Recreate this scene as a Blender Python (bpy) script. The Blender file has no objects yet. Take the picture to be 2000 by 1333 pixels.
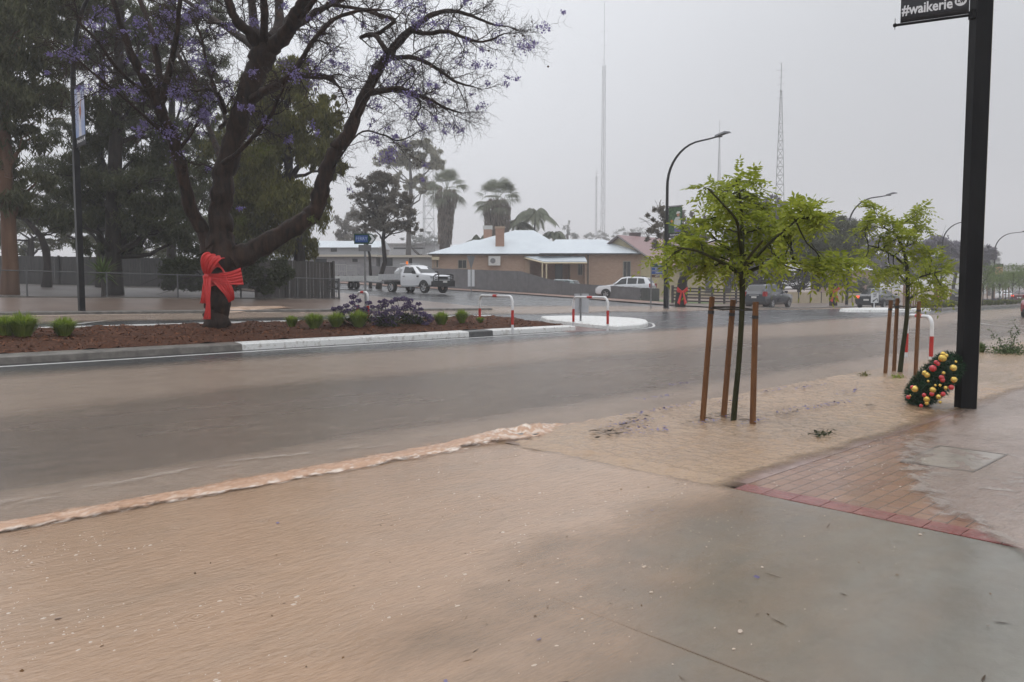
import bpy, math, random
import numpy as np
from mathutils import Vector, Matrix

# ------------------------------------------------------------------ camera, sky, sun, exposure
# World axes: X runs along the main street (to the right and away), Y runs across it, Z is up, metres.
SC = bpy.context.scene
COL = SC.collection
CAM_H, F_PX, PITCH = 1.6, 1532.0, math.radians(3.976)
YAW = math.radians(43.8)
cam_data = bpy.data.cameras.new("camera")
cam_data.sensor_width = 36.0
cam_data.lens = F_PX / 2000 * 36
cam_data.clip_start, cam_data.clip_end = 0.05, 3000
cam = bpy.data.objects.new("camera", cam_data)
cam.location = (0, 0, CAM_H)
cam.rotation_euler = (math.radians(90) - PITCH, 0, -YAW)
COL.objects.link(cam)
SC.camera = cam

world = bpy.data.worlds.new("World")
SC.world = world
world.use_nodes = True
nt = world.node_tree
bg = nt.nodes["Background"]
bg.inputs["Strength"].default_value = 0.1
sky = nt.nodes.new("ShaderNodeTexSky")
sky.sky_type = 'NISHITA'
sky.sun_disc = False
sky.sun_elevation = math.radians(62)
sky.sun_rotation = math.radians(200)
sky.air_density, sky.dust_density = 1.0, 3.0
hsv = nt.nodes.new("ShaderNodeHueSaturation")
hsv.inputs["Saturation"].default_value = 0.2
nt.links.new(sky.outputs[0], hsv.inputs["Color"])
tc = nt.nodes.new("ShaderNodeTexCoord")
sep = nt.nodes.new("ShaderNodeSeparateXYZ")
nt.links.new(tc.outputs["Generated"], sep.inputs[0])
cl_n = nt.nodes.new("ShaderNodeTexNoise")          # the cloud deck: brighter overhead, faintly uneven
cl_n.inputs["Scale"].default_value = 2.2
cl_n.inputs["Detail"].default_value = 3
nt.links.new(tc.outputs["Generated"], cl_n.inputs["Vector"])
def wmath(op, a, b):
    n = nt.nodes.new("ShaderNodeMath"); n.operation = op
    for i, v in enumerate((a, b)):
        if isinstance(v, (int, float)): n.inputs[i].default_value = v
        else: nt.links.new(v, n.inputs[i])
    return n.outputs[0]
up = wmath('MAXIMUM', sep.outputs["Z"], 0.0)
lum = wmath('ADD', wmath('MULTIPLY', up, 8.2), 7.6)
lum = wmath('MULTIPLY', lum, wmath('ADD', wmath('MULTIPLY', cl_n.outputs["Fac"], 0.16), 0.92))
comb = nt.nodes.new("ShaderNodeCombineColor")
mr = nt.nodes.new("ShaderNodeMapRange"); mr.interpolation_type = 'SMOOTHSTEP'       # heavier rain curtain down the street
for i, v_ in ((1, .62), (2, 1.02), (3, 1.0), (4, .62)): mr.inputs[i].default_value = v_
nt.links.new(sep.outputs["X"], mr.inputs[0])
lum = wmath('MULTIPLY', lum, mr.outputs[0])
nt.links.new(wmath('MULTIPLY', lum, 0.972), comb.inputs[0])
nt.links.new(wmath('MULTIPLY', lum, 1.0), comb.inputs[1])
nt.links.new(wmath('MULTIPLY', lum, 1.055), comb.inputs[2])
mixw = nt.nodes.new("ShaderNodeMixRGB")
mixw.inputs[0].default_value = 0.9
nt.links.new(hsv.outputs[0], mixw.inputs[1])
nt.links.new(comb.outputs[0], mixw.inputs[2])
nt.links.new(mixw.outputs[0], bg.inputs["Color"])

sun_l = bpy.data.lights.new("sun", 'SUN')
sun_l.energy = 0.6
sun_l.angle = math.radians(50)
sun_l.color = (1.0, 0.97, 0.93)
sun = bpy.data.objects.new("sun", sun_l)
sun.rotation_euler = (math.radians(28), 0, math.radians(200))
COL.objects.link(sun)

SC.view_settings.view_transform = 'Standard'
SC.view_settings.look = 'None'
SC.view_settings.exposure = 0.0
SC.view_settings.gamma = 1.0
SC.cycles.volume_bounces = 1
SC.cycles.max_bounces = 8
SC.cycles.transparent_max_bounces = 24
SC.cycles.use_denoising = True

# ------------------------------------------------------------------ places
FWD = Vector((math.sin(YAW), math.cos(YAW), 0))
RGT = Vector((math.cos(YAW), -math.sin(YAW), 0))
def ray(px, py):
    u, v = (px - 1000) / F_PX, (666.5 - py) / F_PX
    fy = math.cos(PITCH) + v * math.sin(PITCH)
    fz = v * math.cos(PITCH) - math.sin(PITCH)
    return u / fy, fz / fy
def at(px, py, d):
    a, b = ray(px, py)
    p = RGT * (a * d) + FWD * d
    return Vector((p.x, p.y, CAM_H + b * d))

TS = [-60, 6, 17, 22, 26, 31, 38, 45, 80, 200]
SS = [-60, 5, 18, 36, 54, 67, 97, 220]
HT = np.array([
 [0,   0,   0,   0,   0,   0,   0,  -0.1],
 [-.15,-.15,-.15,-.15,-.15,-.17,-.22,-.5],
 [.12, .10, .12, .10, .05, .03, -.05,-.4],
 [.45, .42, .36, .22, .04, .0, -.12,-.6],
 [.80, .76, .60, .36, .0,  -.06,-.35,-.9],
 [1.2, 1.13,.92, .52, .12, .0, -.35,-.9],
 [1.45,1.42,1.25,.90, .40, .2, -.1,-.7],
 [1.5, 1.5, 1.45,1.2, .70, .5, .2,-.4],
 [2.2, 2.2, 2.3, 2.3, 2.1, 1.6,1.0,.2],
 [2.2, 2.2, 2.3, 2.3, 2.1, 1.6,1.0,.2]])
def H(s, t):
    s = min(max(s, SS[0]), SS[-1]); t = min(max(t, TS[0]), TS[-1])
    i = max(0, min(len(TS) - 2, int(np.searchsorted(TS, t, side='right')) - 1))
    j = max(0, min(len(SS) - 2, int(np.searchsorted(SS, s, side='right')) - 1))
    a = (t - TS[i]) / (TS[i+1] - TS[i]); b = (s - SS[j]) / (SS[j+1] - SS[j])
    if t < 6 and i == 0: return 0.0 if s < 200 else -0.1
    return (HT[i,j]*(1-b)+HT[i,j+1]*b)*(1-a) + (HT[i+1,j]*(1-b)+HT[i+1,j+1]*b)*a
def gp(px, py, dz=0.0, dmax=160):
    """ground point (terrain + dz) under a pixel of the photograph"""
    a, b = ray(px, py)
    d, last = 2.5, None
    while d < dmax:
        p = RGT * (a * d) + FWD * d
        z = CAM_H + b * d
        if z <= H(p.x, p.y) + dz: break
        d *= 1.004
    return Vector((p.x, p.y, H(p.x, p.y) + dz))
def on(px, d, dz=0.0):
    """ground point in the direction of pixel column px at depth d"""
    a = (px - 1000) / F_PX
    p = RGT * (a * d) + FWD * d
    return Vector((p.x, p.y, H(p.x, p.y) + dz))

# ------------------------------------------------------------------ objects
def tag(o, label=None, cat=None, group=None, kind=None):
    if label: o["label"] = label
    if cat: o["category"] = cat
    if group: o["group"] = group
    if kind: o["kind"] = kind
    return o
def thing(name, label, cat, loc=(0, 0, 0), rz=0.0, group=None):
    o = bpy.data.objects.new(name, None)
    o.empty_display_size = 0.3
    o.location = loc; o.rotation_euler = (0, 0, rz)
    COL.objects.link(o)
    return tag(o, label, cat, group)
def link(name, me, parent=None, mats=()):
    o = bpy.data.objects.new(name, me)
    for m in mats: me.materials.append(m)
    COL.objects.link(o)
    if parent is not None: o.parent = parent
    return o
def copy_tree(o, parent=None):
    c = o.copy(); COL.objects.link(c)
    if parent is not None:
        c.parent = parent
        for k in ("label", "category", "group"):
            pass
    for ch in list(o.children): copy_tree(ch, c)
    return c

class MB:
    def __init__(self): self.v, self.f, self.m = [], [], []
    def add(self, vs, fs, mi=0):
        b = len(self.v); self.v.extend([tuple(p) for p in vs])
        self.f.extend([tuple(i + b for i in q) for q in fs]); self.m.extend([mi] * len(fs)); return self
    def box(self, c, size, rz=0.0, mi=0, M=None):
        x, y, z = [q / 2 for q in size]
        vs = [Vector((a, b, d)) for d in (-z, z) for a, b in ((-x, -y), (x, -y), (x, y), (-x, y))]
        if M is not None: vs = [M @ q for q in vs]
        if rz: R = Matrix.Rotation(rz, 3, 'Z'); vs = [R @ q for q in vs]
        c = Vector(c); vs = [q + c for q in vs]
        return self.add(vs, [(3,2,1,0),(4,5,6,7),(0,1,5,4),(1,2,6,5),(2,3,7,6),(3,0,4,7)], mi)
    def tube(self, pts, rad, n=8, mi=0, caps=True, roll=0.0):
        pts = [Vector(p) for p in pts]
        if isinstance(rad, (int, float)): rad = [rad] * len(pts)
        vs, fs = [], []
        prev = None
        for i, p in enumerate(pts):
            t = (pts[min(i+1, len(pts)-1)] - pts[max(i-1, 0)])
            if t.length < 1e-9: t = Vector((0, 0, 1))
            t.normalize()
            if prev is None:
                a = Vector((0, 0, 1)) if abs(t.z) < 0.9 else Vector((1, 0, 0))
                u = t.cross(a).normalized()
            else:
                u = prev - t * prev.dot(t)
                u = u.normalized() if u.length > 1e-6 else t.orthogonal().normalized()
            prev = u
            w = t.cross(u)
            for k in range(n):
                an = 2 * math.pi * k / n + roll
                vs.append(p + (u * math.cos(an) + w * math.sin(an)) * rad[i])
        for i in range(len(pts) - 1):
            for k in range(n):
                a, b = i*n + k, i*n + (k+1) % n
                fs.append((a, b, b + n, a + n))
        if caps:
            fs.append(tuple(range(n-1, -1, -1))); fs.append(tuple((len(pts)-1)*n + k for k in range(n)))
        return self.add(vs, fs, mi)
    def prism(self, poly, z0, z1, mi=0):
        """poly in xy, extruded in z; z0/z1 numbers or functions of (x, y)"""
        g0 = z0 if callable(z0) else (lambda x, y: z0)
        g1 = z1 if callable(z1) else (lambda x, y: z1)
        n = len(poly)
        vs = [(x, y, g0(x, y)) for x, y in poly] + [(x, y, g1(x, y)) for x, y in poly]
        fs = [tuple(range(n-1, -1, -1)), tuple(range(n, 2*n))] + [(i, (i+1) % n, n + (i+1) % n, n + i) for i in range(n)]
        return self.add(vs, fs, mi)
    def sheet(self, pts, th, nrm, mi=0):
        """planar polygon of points given a thickness th along nrm"""
        nrm = Vector(nrm).normalized() * th
        n = len(pts); a = [Vector(p) for p in pts]; b = [p + nrm for p in a]
        return self.add(a + b, [tuple(range(n-1, -1, -1)), tuple(range(n, 2*n))] + [(i, (i+1) % n, n + (i+1) % n, n + i) for i in range(n)], mi)
    def ball(self, c, r, nu=10, nv=7, mi=0, sc=(1, 1, 1)):
        c = Vector(c); vs = [c + Vector((0, 0, -r*sc[2]))]; fs = []
        for j in range(1, nv):
            ph = -math.pi/2 + math.pi*j/nv
            for i in range(nu):
                th = 2*math.pi*i/nu
                vs.append(c + Vector((math.cos(ph)*math.cos(th)*r*sc[0], math.cos(ph)*math.sin(th)*r*sc[1], math.sin(ph)*r*sc[2])))
        vs.append(c + Vector((0, 0, r*sc[2])))
        for i in range(nu):
            fs.append((0, 1 + (i+1) % nu, 1 + i))
            for j in range(nv - 2):
                a = 1 + j*nu + i; b = 1 + j*nu + (i+1) % nu
                fs.append((a, b, b + nu, a + nu))
            fs.append((1 + (nv-2)*nu + i, 1 + (nv-2)*nu + (i+1) % nu, len(vs)-1))
        return self.add(vs, fs, mi)
    def build(self, name, mats, parent=None, smooth=None):
        me = bpy.data.meshes.new(name)
        me.from_pydata(self.v, [], self.f)
        if not isinstance(mats, (list, tuple)): mats = [mats]
        for m in mats: me.materials.append(m)
        if len(mats) > 1: me.polygons.foreach_set("material_index", self.m)
        if smooth is not None:
            me.polygons.foreach_set("use_smooth", [True] * len(me.polygons))
            if smooth < 180: me.set_sharp_from_angle(angle=math.radians(smooth))
        me.update()
        o = bpy.data.objects.new(name, me); COL.objects.link(o)
        if parent is not None: o.parent = parent
        return o
def np_mesh(name, verts, faces, mats, parent=None, smooth=False):
    me = bpy.data.meshes.new(name)
    verts = np.asarray(verts, dtype=np.float32); faces = np.asarray(faces, dtype=np.int32)
    k = faces.shape[1]
    me.vertices.add(len(verts)); me.vertices.foreach_set("co", verts.ravel())
    me.loops.add(faces.size); me.loops.foreach_set("vertex_index", faces.ravel())
    me.polygons.add(len(faces)); me.polygons.foreach_set("loop_start", np.arange(0, faces.size, k, dtype=np.int32))
    if smooth: me.polygons.foreach_set("use_smooth", np.ones(len(faces), dtype=bool))
    me.update(calc_edges=True); me.validate()
    for m in (mats if isinstance(mats, (list, tuple)) else [mats]): me.materials.append(m)
    o = bpy.data.objects.new(name, me); COL.objects.link(o)
    if parent is not None: o.parent = parent
    return o
def lettering(text, size, M, mat, parent, name="lettering", depth=0.002, sx=1.0, bold=0.0, align='CENTER'):
    """flat raised letters; M places the text plane (x right, y up, z towards the reader) in the parent's space"""
    cu = bpy.data.curves.new(name, 'FONT'); cu.body = text; cu.size = size; cu.extrude = depth; cu.offset = bold
    cu.align_x = align; cu.align_y = 'CENTER'; cu.resolution_u = 2
    o = bpy.data.objects.new(name, cu); COL.objects.link(o)
    dg = bpy.context.evaluated_depsgraph_get()
    me = bpy.data.meshes.new_from_object(o.evaluated_get(dg))
    bpy.data.objects.remove(o); bpy.data.curves.remove(cu)
    me.transform(M @ Matrix.Diagonal((sx, 1, 1, 1)))
    me.materials.clear(); me.materials.append(mat); me.name = name
    o = bpy.data.objects.new(name, me); COL.objects.link(o)
    if parent is not None: o.parent = parent
    return o
def plane_matrix(origin, right, up):
    r = Vector(right).normalized(); u = Vector(up).normalized(); n = r.cross(u)
    return Matrix(((r.x, u.x, n.x, origin[0]), (r.y, u.y, n.y, origin[1]), (r.z, u.z, n.z, origin[2]), (0, 0, 0, 1)))

# ------------------------------------------------------------------ materials
def rgb(r, g, b):
    f = lambda c: c/12.92 if c <= 0.04045 else ((c+0.055)/1.055)**2.4
    return (f(r/255), f(g/255), f(b/255), 1)
def lin(r, g, b): return (r, g, b, 1)
MATS = {}
class NT:
    def __init__(self, name):
        self.m = bpy.data.materials.new(name); self.m.use_nodes = True
        self.t = self.m.node_tree; self.b = self.t.nodes["Principled BSDF"]; self.out = self.t.nodes["Material Output"]
    def n(self, typ, **kw):
        nd = self.t.nodes.new(typ)
        for k, v in kw.items(): setattr(nd, k, v)
        return nd
    def l(self, a, b): self.t.links.new(a, b)
    def setv(self, sock, v):
        if isinstance(v, (int, float, tuple)): sock.default_value = v
        else: self.l(v, sock)
    def math(self, op, a, b=0.0, clamp=False):
        nd = self.n("ShaderNodeMath", operation=op, use_clamp=clamp)
        self.setv(nd.inputs[0], a); self.setv(nd.inputs[1], b); return nd.outputs[0]
    def noise(self, scale, detail=4, rough=0.55, vec=None, scl=None):
        nd = self.n("ShaderNodeTexNoise"); nd.inputs["Scale"].default_value = scale
        nd.inputs["Detail"].default_value = detail; nd.inputs["Roughness"].default_value = rough
        if vec is None: vec = self.obj()
        if scl:
            mp = self.n("ShaderNodeMapping"); mp.inputs["Scale"].default_value = scl; self.l(vec, mp.inputs[0]); vec = mp.outputs[0]
        self.l(vec, nd.inputs["Vector"]); return nd.outputs["Fac"]
    def obj(self):
        if not hasattr(self, "_tc"): self._tc = self.n("ShaderNodeTexCoord")
        return self._tc.outputs["Object"]
    def ramp(self, fac, lo, hi):
        nd = self.n("ShaderNodeMapRange"); nd.inputs[1].default_value = lo; nd.inputs[2].default_value = hi
        self.setv(nd.inputs[0], fac); return nd.outputs[0]
    def mix(self, fac, a, b, typ='MIX'):
        nd = self.n("ShaderNodeMixRGB", blend_type=typ)
        self.setv(nd.inputs[0], fac); self.setv(nd.inputs[1], a); self.setv(nd.inputs[2], b); return nd.outputs[0]
    def bump(self, h, strength=0.3, dist=0.02):
        nd = self.n("ShaderNodeBump"); nd.inputs["Strength"].default_value = strength; nd.inputs["Distance"].default_value = dist
        self.l(h, nd.inputs["Height"]); self.l(nd.outputs[0], self.b.inputs["Normal"]); return nd
    def col(self, c): self.setv(self.b.inputs["Base Color"], c)
    def rough(self, r): self.setv(self.b.inputs["Roughness"], r)
def mat(name, c1, c2=None, rough=0.6, scale=6.0, detail=4, bump=0.0, bscale=None, metal=0.0, spec=0.5, scl=None, emit=None, estr=0.0, coat=0.0, contrast=(0.35, 0.65)):
    if name in MATS: return MATS[name]
    k = NT(name)
    if c2 is None: k.col(c1)
    else: k.col(k.mix(k.ramp(k.noise(scale, detail, scl=scl), *contrast), c1, c2))
    k.rough(rough); k.b.inputs["Metallic"].default_value = metal
    k.b.inputs["Specular IOR Level"].default_value = spec
    k.b.inputs["Coat Weight"].default_value = coat
    if bump: k.bump(k.noise(bscale or scale*2, 4, scl=scl), bump, 0.02)
    if emit: k.b.inputs["Emission Color"].default_value = emit; k.b.inputs["Emission Strength"].default_value = estr
    MATS[name] = k.m
    return k.m
def leafmat(name, c1, c2, trans=0.25, rough=0.5):
    if name in MATS: return MATS[name]
    k = NT(name)
    g = k.n("ShaderNodeNewGeometry")
    c = k.mix(g.outputs["Random Per Island"], c1, c2)
    big = k.ramp(k.noise(0.7, 2), 0.35, 0.65)
    c = k.mix(k.math('MULTIPLY', big, 0.35), c, c2)
    k.col(c); k.rough(rough); k.b.inputs["Specular IOR Level"].default_value = 0.15
    tr = k.n("ShaderNodeBsdfTranslucent"); k.l(c, tr.inputs[0])
    mx = k.n("ShaderNodeMixShader"); mx.inputs[0].default_value = trans
    k.l(k.b.outputs[0], mx.inputs[1]); k.l(tr.outputs[0], mx.inputs[2]); k.l(mx.outputs[0], k.out.inputs["Surface"])
    MATS[name] = k.m
    return k.m
RNG = np.random.default_rng(7)
random.seed(7)
# ------------------------------------------------------------------ ground, roads, water
def grid(xs, ys, zf):
    X, Y = np.meshgrid(np.asarray(xs, float), np.asarray(ys, float), indexing='ij')
    Z = zf(X, Y)
    n, m = X.shape
    v = np.stack([X, Y, Z], -1).reshape(-1, 3)
    i, j = np.meshgrid(np.arange(n-1), np.arange(m-1), indexing='ij')
    a = (i*m + j).ravel()
    f = np.stack([a, a+m, a+m+1, a+1], -1)
    return v, f
Hv = np.vectorize(H)
def spaced(*segs):
    out = []
    for a, b, st in segs: out.extend(np.arange(a, b - 1e-6, st))
    out.append(segs[-1][1]); return np.array(out)

# materials of the setting
def asphalt_mat():
    k = NT("wet_asphalt")
    fine = k.noise(55, 3, 0.7); pat = k.ramp(k.noise(0.35, 4, 0.6, scl=(0.5, 1.6, 1)), 0.35, 0.7)
    c = k.mix(pat, lin(.028, .029, .031), lin(.055, .055, .057))
    c = k.mix(k.math('MULTIPLY', fine, 0.5), c, lin(.085, .083, .08))
    k.col(c); k.rough(k.math('ADD', k.math('MULTIPLY', pat, 0.12), 0.2))
    h = k.math('ADD', k.math('MULTIPLY', fine, 0.5), k.noise(9, 3, 0.6, scl=(1, 2.2, 1)))
    k.bump(h, 0.35, 0.02)
    return k.m
M_ASPH = asphalt_mat()
def concrete_mat():
    k = NT("wet_concrete")
    big = k.ramp(k.noise(1.1, 7, 0.68), 0.35, 0.65); fine = k.noise(90, 3, 0.7); mid = k.noise(6, 5, 0.65)
    c = k.mix(big, lin(.140, .131, .106), lin(.200, .189, .157))
    c = k.mix(k.math('MULTIPLY', k.ramp(mid, 0.45, 0.75), 0.35), c, lin(.10, .087, .067))
    c = k.mix(k.math('MULTIPLY', fine, 0.35), c, lin(.225, .208, .178))
    k.col(c)
    k.rough(k.math('ADD', k.math('MULTIPLY', big, 0.12), 0.12))
    k.b.inputs["Specular IOR Level"].default_value = 0.45
    k.bump(k.math('ADD', k.noise(14, 3, 0.6), k.math('MULTIPLY', fine, 0.3)), 0.25, 0.01)
    return k.m
M_CONC = concrete_mat()
def paver_mat():
    k = NT("wet_pavers")
    br = k.n("ShaderNodeTexBrick"); k.l(k.obj(), br.inputs["Vector"])
    br.inputs["Scale"].default_value = 1.0; br.inputs["Brick Width"].default_value = 0.23; br.inputs["Row Height"].default_value = 0.115
    br.inputs["Mortar Size"].default_value = 0.007; br.inputs["Mortar Smooth"].default_value = 0.4
    br.inputs["Color1"].default_value = lin(.24, .115, .07); br.inputs["Color2"].default_value = lin(.33, .175, .105)
    br.inputs["Mortar"].default_value = lin(.12, .065, .045)
    c = k.mix(k.math('MULTIPLY', k.ramp(k.noise(1.6, 5, 0.6), 0.35, 0.7), 0.5), br.outputs["Color"], lin(.22, .135, .085))
    k.col(c); k.rough(0.2)
    k.bump(k.math('ADD', k.math('MULTIPLY', br.outputs["Fac"], -0.6), k.math('MULTIPLY', k.noise(11, 3), 0.6)), 0.3, 0.01)
    return k.m
M_PAVE = paver_mat()
M_BAND = mat("red_paver_band", lin(.20, .045, .04), lin(.27, .085, .07), 0.2, 5, 4, 0.15, 20)
M_BAND2 = mat("mauve_paver_band", lin(.30, .20, .17), lin(.36, .25, .215), 0.22, 5, 4, 0.15, 20)
M_EARTH = mat("wet_earth", lin(.16, .105, .075), lin(.23, .16, .12), 0.55, 0.9, 6, 0.5, 6)
M_PARK = mat("park_mulch", lin(.045, .03, .024), lin(.12, .105, .095), 0.4, 0.35, 6, 0.5, 5, contrast=(.42, .58))
M_MULCH = mat("bark_mulch", lin(.022, .009, .005), lin(.115, .042, .018), 0.8, 22, 6, 1.0, 30, contrast=(.3, .7), spec=.15)
M_KERB = mat("kerb_concrete", lin(.10, .09, .08), lin(.19, .175, .155), 0.45, 5, 5, 0.3, 20)
M_KERBW = mat("kerb_white", lin(.70, .70, .68), lin(.30, .27, .23), 0.45, 9, 8, 0.3, 30, contrast=(.52, .78))
M_KERBD = mat("kerb_black", lin(.05, .05, .05), lin(.09, .09, .088), 0.4, 9, 5, 0.2, 30)
M_FOOT = mat("wet_footpath", lin(.15, .105, .085), lin(.21, .155, .125), 0.3, 1.2, 5, 0.2, 12)
M_LINE = mat("road_paint", lin(.62, .62, .6), lin(.4, .4, .39), 0.35, 12, 5, 0.1, 30, contrast=(.5, .75))
M_GRASS_GROUND = mat("wet_lawn", lin(.06, .10, .02), lin(.12, .16, .05), 0.7, 3, 5, 0.6, 40)

# terrain: one sheet to the horizon, held below the roads laid on it
xs = spaced((-900, -60, 60), (-60, 120, 2.0), (120, 300, 15), (300, 1200, 90))
ys = spaced((-400, -40, 40), (-40, 5.9, 1.0), (5.9, 45, 0.65), (45, 110, 5), (110, 1200, 90))
def terr(X, Y):
    Z = Hv(X, Y)
    return Z - np.where(Y < 26.4, 0.14, 0.02) - np.where(Y > 26.4, np.where((X > 20.0) & (X < 47.5), 0.14, 0), 0)
v, f = grid(xs, ys, terr)
tag(np_mesh("ground", v, f, M_EARTH, smooth=True), kind="structure")
# the carriageways and the side road
v, f = grid(spaced((-60, 110, 1.5), (110, 400, 20)), spaced((6.04, 26.2, 0.6),), lambda X, Y: Hv(X, Y))
tag(np_mesh("road", v, f, M_ASPH, smooth=True), kind="structure")
def side(X, Y):
    return Hv(X, Y)
v, f = grid(spaced((24.2, 43.2, 1.0),), spaced((26.2, 120, 0.8),), lambda X, Y: Hv(X, Y) - 0.004)
tag(np_mesh("side_road", v, f, M_ASPH, smooth=True), kind="structure")
# far footpaths and verges
v, f = grid(spaced((-60, 23.9, 1.5),), spaced((26.35, 31.6, 0.5),), lambda X, Y: Hv(X, Y) + 0.09)
tag(np_mesh("footpath", v, f, M_FOOT, smooth=True), kind="structure")
v, f = grid(spaced((43.5, 110, 1.5), (110, 220, 10)), spaced((26.35, 32.5, 0.5),), lambda X, Y: Hv(X, Y) + 0.08)
tag(np_mesh("footpath", v, f, M_FOOT, smooth=True), kind="structure")
v, f = grid(spaced((43.5, 48.4, 0.6),), spaced((32.55, 90, 0.8),), lambda X, Y: Hv(X, Y) + 0.07)
tag(np_mesh("verge", v, f, mat("verge_earth", lin(.20, .115, .085), lin(.28, .17, .13), 0.5, 1.0, 5, 0.3, 8), smooth=True), kind="structure")
v, f = grid(spaced((-60, 19.2, 1.2),), spaced((31.7, 60, 0.8),), lambda X, Y: Hv(X, Y) + 0.03)
tag(np_mesh("park_ground", v, f, M_PARK, smooth=True), kind="structure")
v, f = grid(spaced((19.3, 23.9, 0.6),), spaced((31.7, 90, 0.8),), lambda X, Y: Hv(X, Y) + 0.07)
tag(np_mesh("verge", v, f, M_FOOT, smooth=True), kind="structure")
v, f = grid(spaced((48.6, 56, 0.6),), spaced((32.6, 42, 0.6),), lambda X, Y: Hv(X, Y) + 0.05)
tag(np_mesh("lawn", v, f, M_GRASS_GROUND, smooth=True), kind="structure")
# far kerbs
def kerb_run(name, x0, x1, y0, y1, top, m, st=1.2):
    b = MB()
    n = max(1, int((x1 - x0) / st)); X = np.linspace(x0, x1, n + 1)
    prof = lambda x: [(y0, H(x, y0) - .12), (y0 + .02 * (1 if y1 > y0 else -1), H(x, y0) + top - .02), (y0 + .05 * (1 if y1 > y0 else -1), H(x, y0) + top), (y1, H(x, y1) + top), (y1, H(x, y1) - .12)]
    vs, fs = [], []
    for i, x in enumerate(X):
        vs += [(x, y, z) for y, z in prof(x)]
        if i:
            for k in range(4): fs.append((5*i-5+k, 5*i-4+k, 5*i+1+k, 5*i+k))
    fs += [(0,1,2,3,4), tuple(5*n + q for q in (4,3,2,1,0))]
    b.add(vs, fs)
    return tag(b.build(name, m), kind="structure")
kerb_run("kerb", -60, 23.9, 26.18, 26.36, 0.10, M_KERB)
kerb_run("kerb", 43.5, 200, 26.18, 26.36, 0.09, M_KERB, 2.0)

# near side: concrete crossover, pavers with a red border band, tree verge
v, f = grid(spaced((-30, 5.5, 0.5),), spaced((-25, -2, 1.0), (-2, 5.2, 0.4), (5.2, 6.04, 0.21)), lambda X, Y: np.where(Y > 5.2, -(Y - 5.2) / .84 * .13, 0.0))
tag(np_mesh("driveway", v, f, M_CONC, smooth=True), kind="structure")
v, f = grid(spaced((5.72, 60, 1.5),), spaced((-25, 3.2, 0.8),), lambda X, Y: 0.0 * X)
tag(np_mesh("paving", v, f, M_PAVE, smooth=True), kind="structure")
b = MB()                                                    # one block of the border is one raised tile of the same band
y = 3.2
while y > -20:
    b.box((5.61, y - 0.115, -0.02), (0.205, 0.225, 0.046 + 0.002 * random.random())); y -= 0.232
tag(b.build("paving_band", M_BAND), kind="structure")
b = MB(); x = 5.72
while x < 40:
    b.box((x + 0.115, 3.305, -0.02), (0.225, 0.2, 0.044 + 0.002 * random.random())); x += 0.232
tag(b.build("paving_edge", M_BAND2), kind="structure")
v, f = grid(spaced((5.52, 100, 1.0),), spaced((3.42, 5.88, 0.4),), lambda X, Y: -0.015 + 0 * X)
tag(np_mesh("verge", v, f, M_EARTH, smooth=True), kind="structure")
kb = MB(); kb.box((55, 5.965, -0.09), (98.4, 0.16, 0.19))
tag(kb.build("kerb", M_KERB), kind="structure")
jm = mat("joint_mud_grout", lin(.085, .068, .05), lin(.14, .115, .09), 0.5, 20)  # mud-coloured filling of the driveway joints
b = MB(); b.box((2.88, -1.6, 0.002), (0.008, 9.6, 0.004)); b.box((-3.2, 0, 0.002), (0.008, 10.4, 0.004)); 
tag(b.build("driveway_joint", jm), kind="structure")

# ---- median (left): kerb ring, mulch; end cut square across the street
def ring_kerb(name, outer, w, top, m, parent=None):
    """closed kerb along polygon `outer` (counter-clockwise), w wide inwards"""
    n = len(outer); c = [Vector((p[0], p[1])) for p in outer]; inner = []
    for i in range(n):
        a, p, q = c[i-1], c[i], c[(i+1) % n]
        d1 = (p - a).normalized(); d2 = (q - p).normalized()
        n1 = Vector((-d1.y, d1.x)); n2 = Vector((-d2.y, d2.x)); bis = (n1 + n2); bis = bis / max(bis.length_squared, .2) * 2
        inner.append(p + bis * w * 0.5 * 1.0 if False else p + bis * (w / 1.0) * 0.5 * 2 / 2)
    b = MB(); vs, fs = [], []
    for p, q in zip(c, inner):
        hz = H(p.x, p.y); e = (q - p); 
        i1 = p + e * 0.12
        vs += [(p.x, p.y, hz - .12), (p.x + e.x*.05, p.y + e.y*.05, hz + top - .03), (p.x + e.x*.18, p.y + e.y*.18, hz + top), (q.x, q.y, H(q.x, q.y) + top), (q.x, q.y, H(q.x, q.y) - .12)]
    for i in range(n):
        j = (i + 1) % n
        for k in range(4): fs.append((5*i+k, 5*j+k, 5*j+k+1, 5*i+k+1))
    b.add(vs, fs)
    return b.build(name, m, parent), inner
# street-space outline of the left median
tip = gp(1097, 643); cutr = gp(928, 622)
fr = [gp(p, q) for p, q in ((-200, 731), (0, 717), (300, 695), (495, 682), (700, 669), (925, 660), (975, 656), (1100, 648))]
T0 = float(np.mean([q.y for q in fr[1:6]]))
def line_t(s): return T0 + (0.0 if s < 12 else -0.0)
S1 = tip.x; SW0 = gp(495, 690).x; SD0 = gp(925, 660).x; SD1 = gp(972, 657).x
T1 = T0 + 5.0
def kerb_piece(x0, x1, m, name="kerb", y0=None, wid=0.42, top=0.15, st=0.6):
    y0 = T0 if y0 is None else y0
    return kerb_run(name, x0, x1, y0, y0 + wid, top, m, st)
kerb_piece(-60, SW0, M_KERB); kerb_piece(SW0 + .01, SD0, M_KERBW); kerb_piece(SD0 + .01, SD1, M_KERBD); kerb_piece(SD1 + .01, S1, M_KERBW)
kerb_run("kerb", -60, S1 + 0.6, T1, T1 - 0.2, 0.14, M_KERBW)
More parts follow.
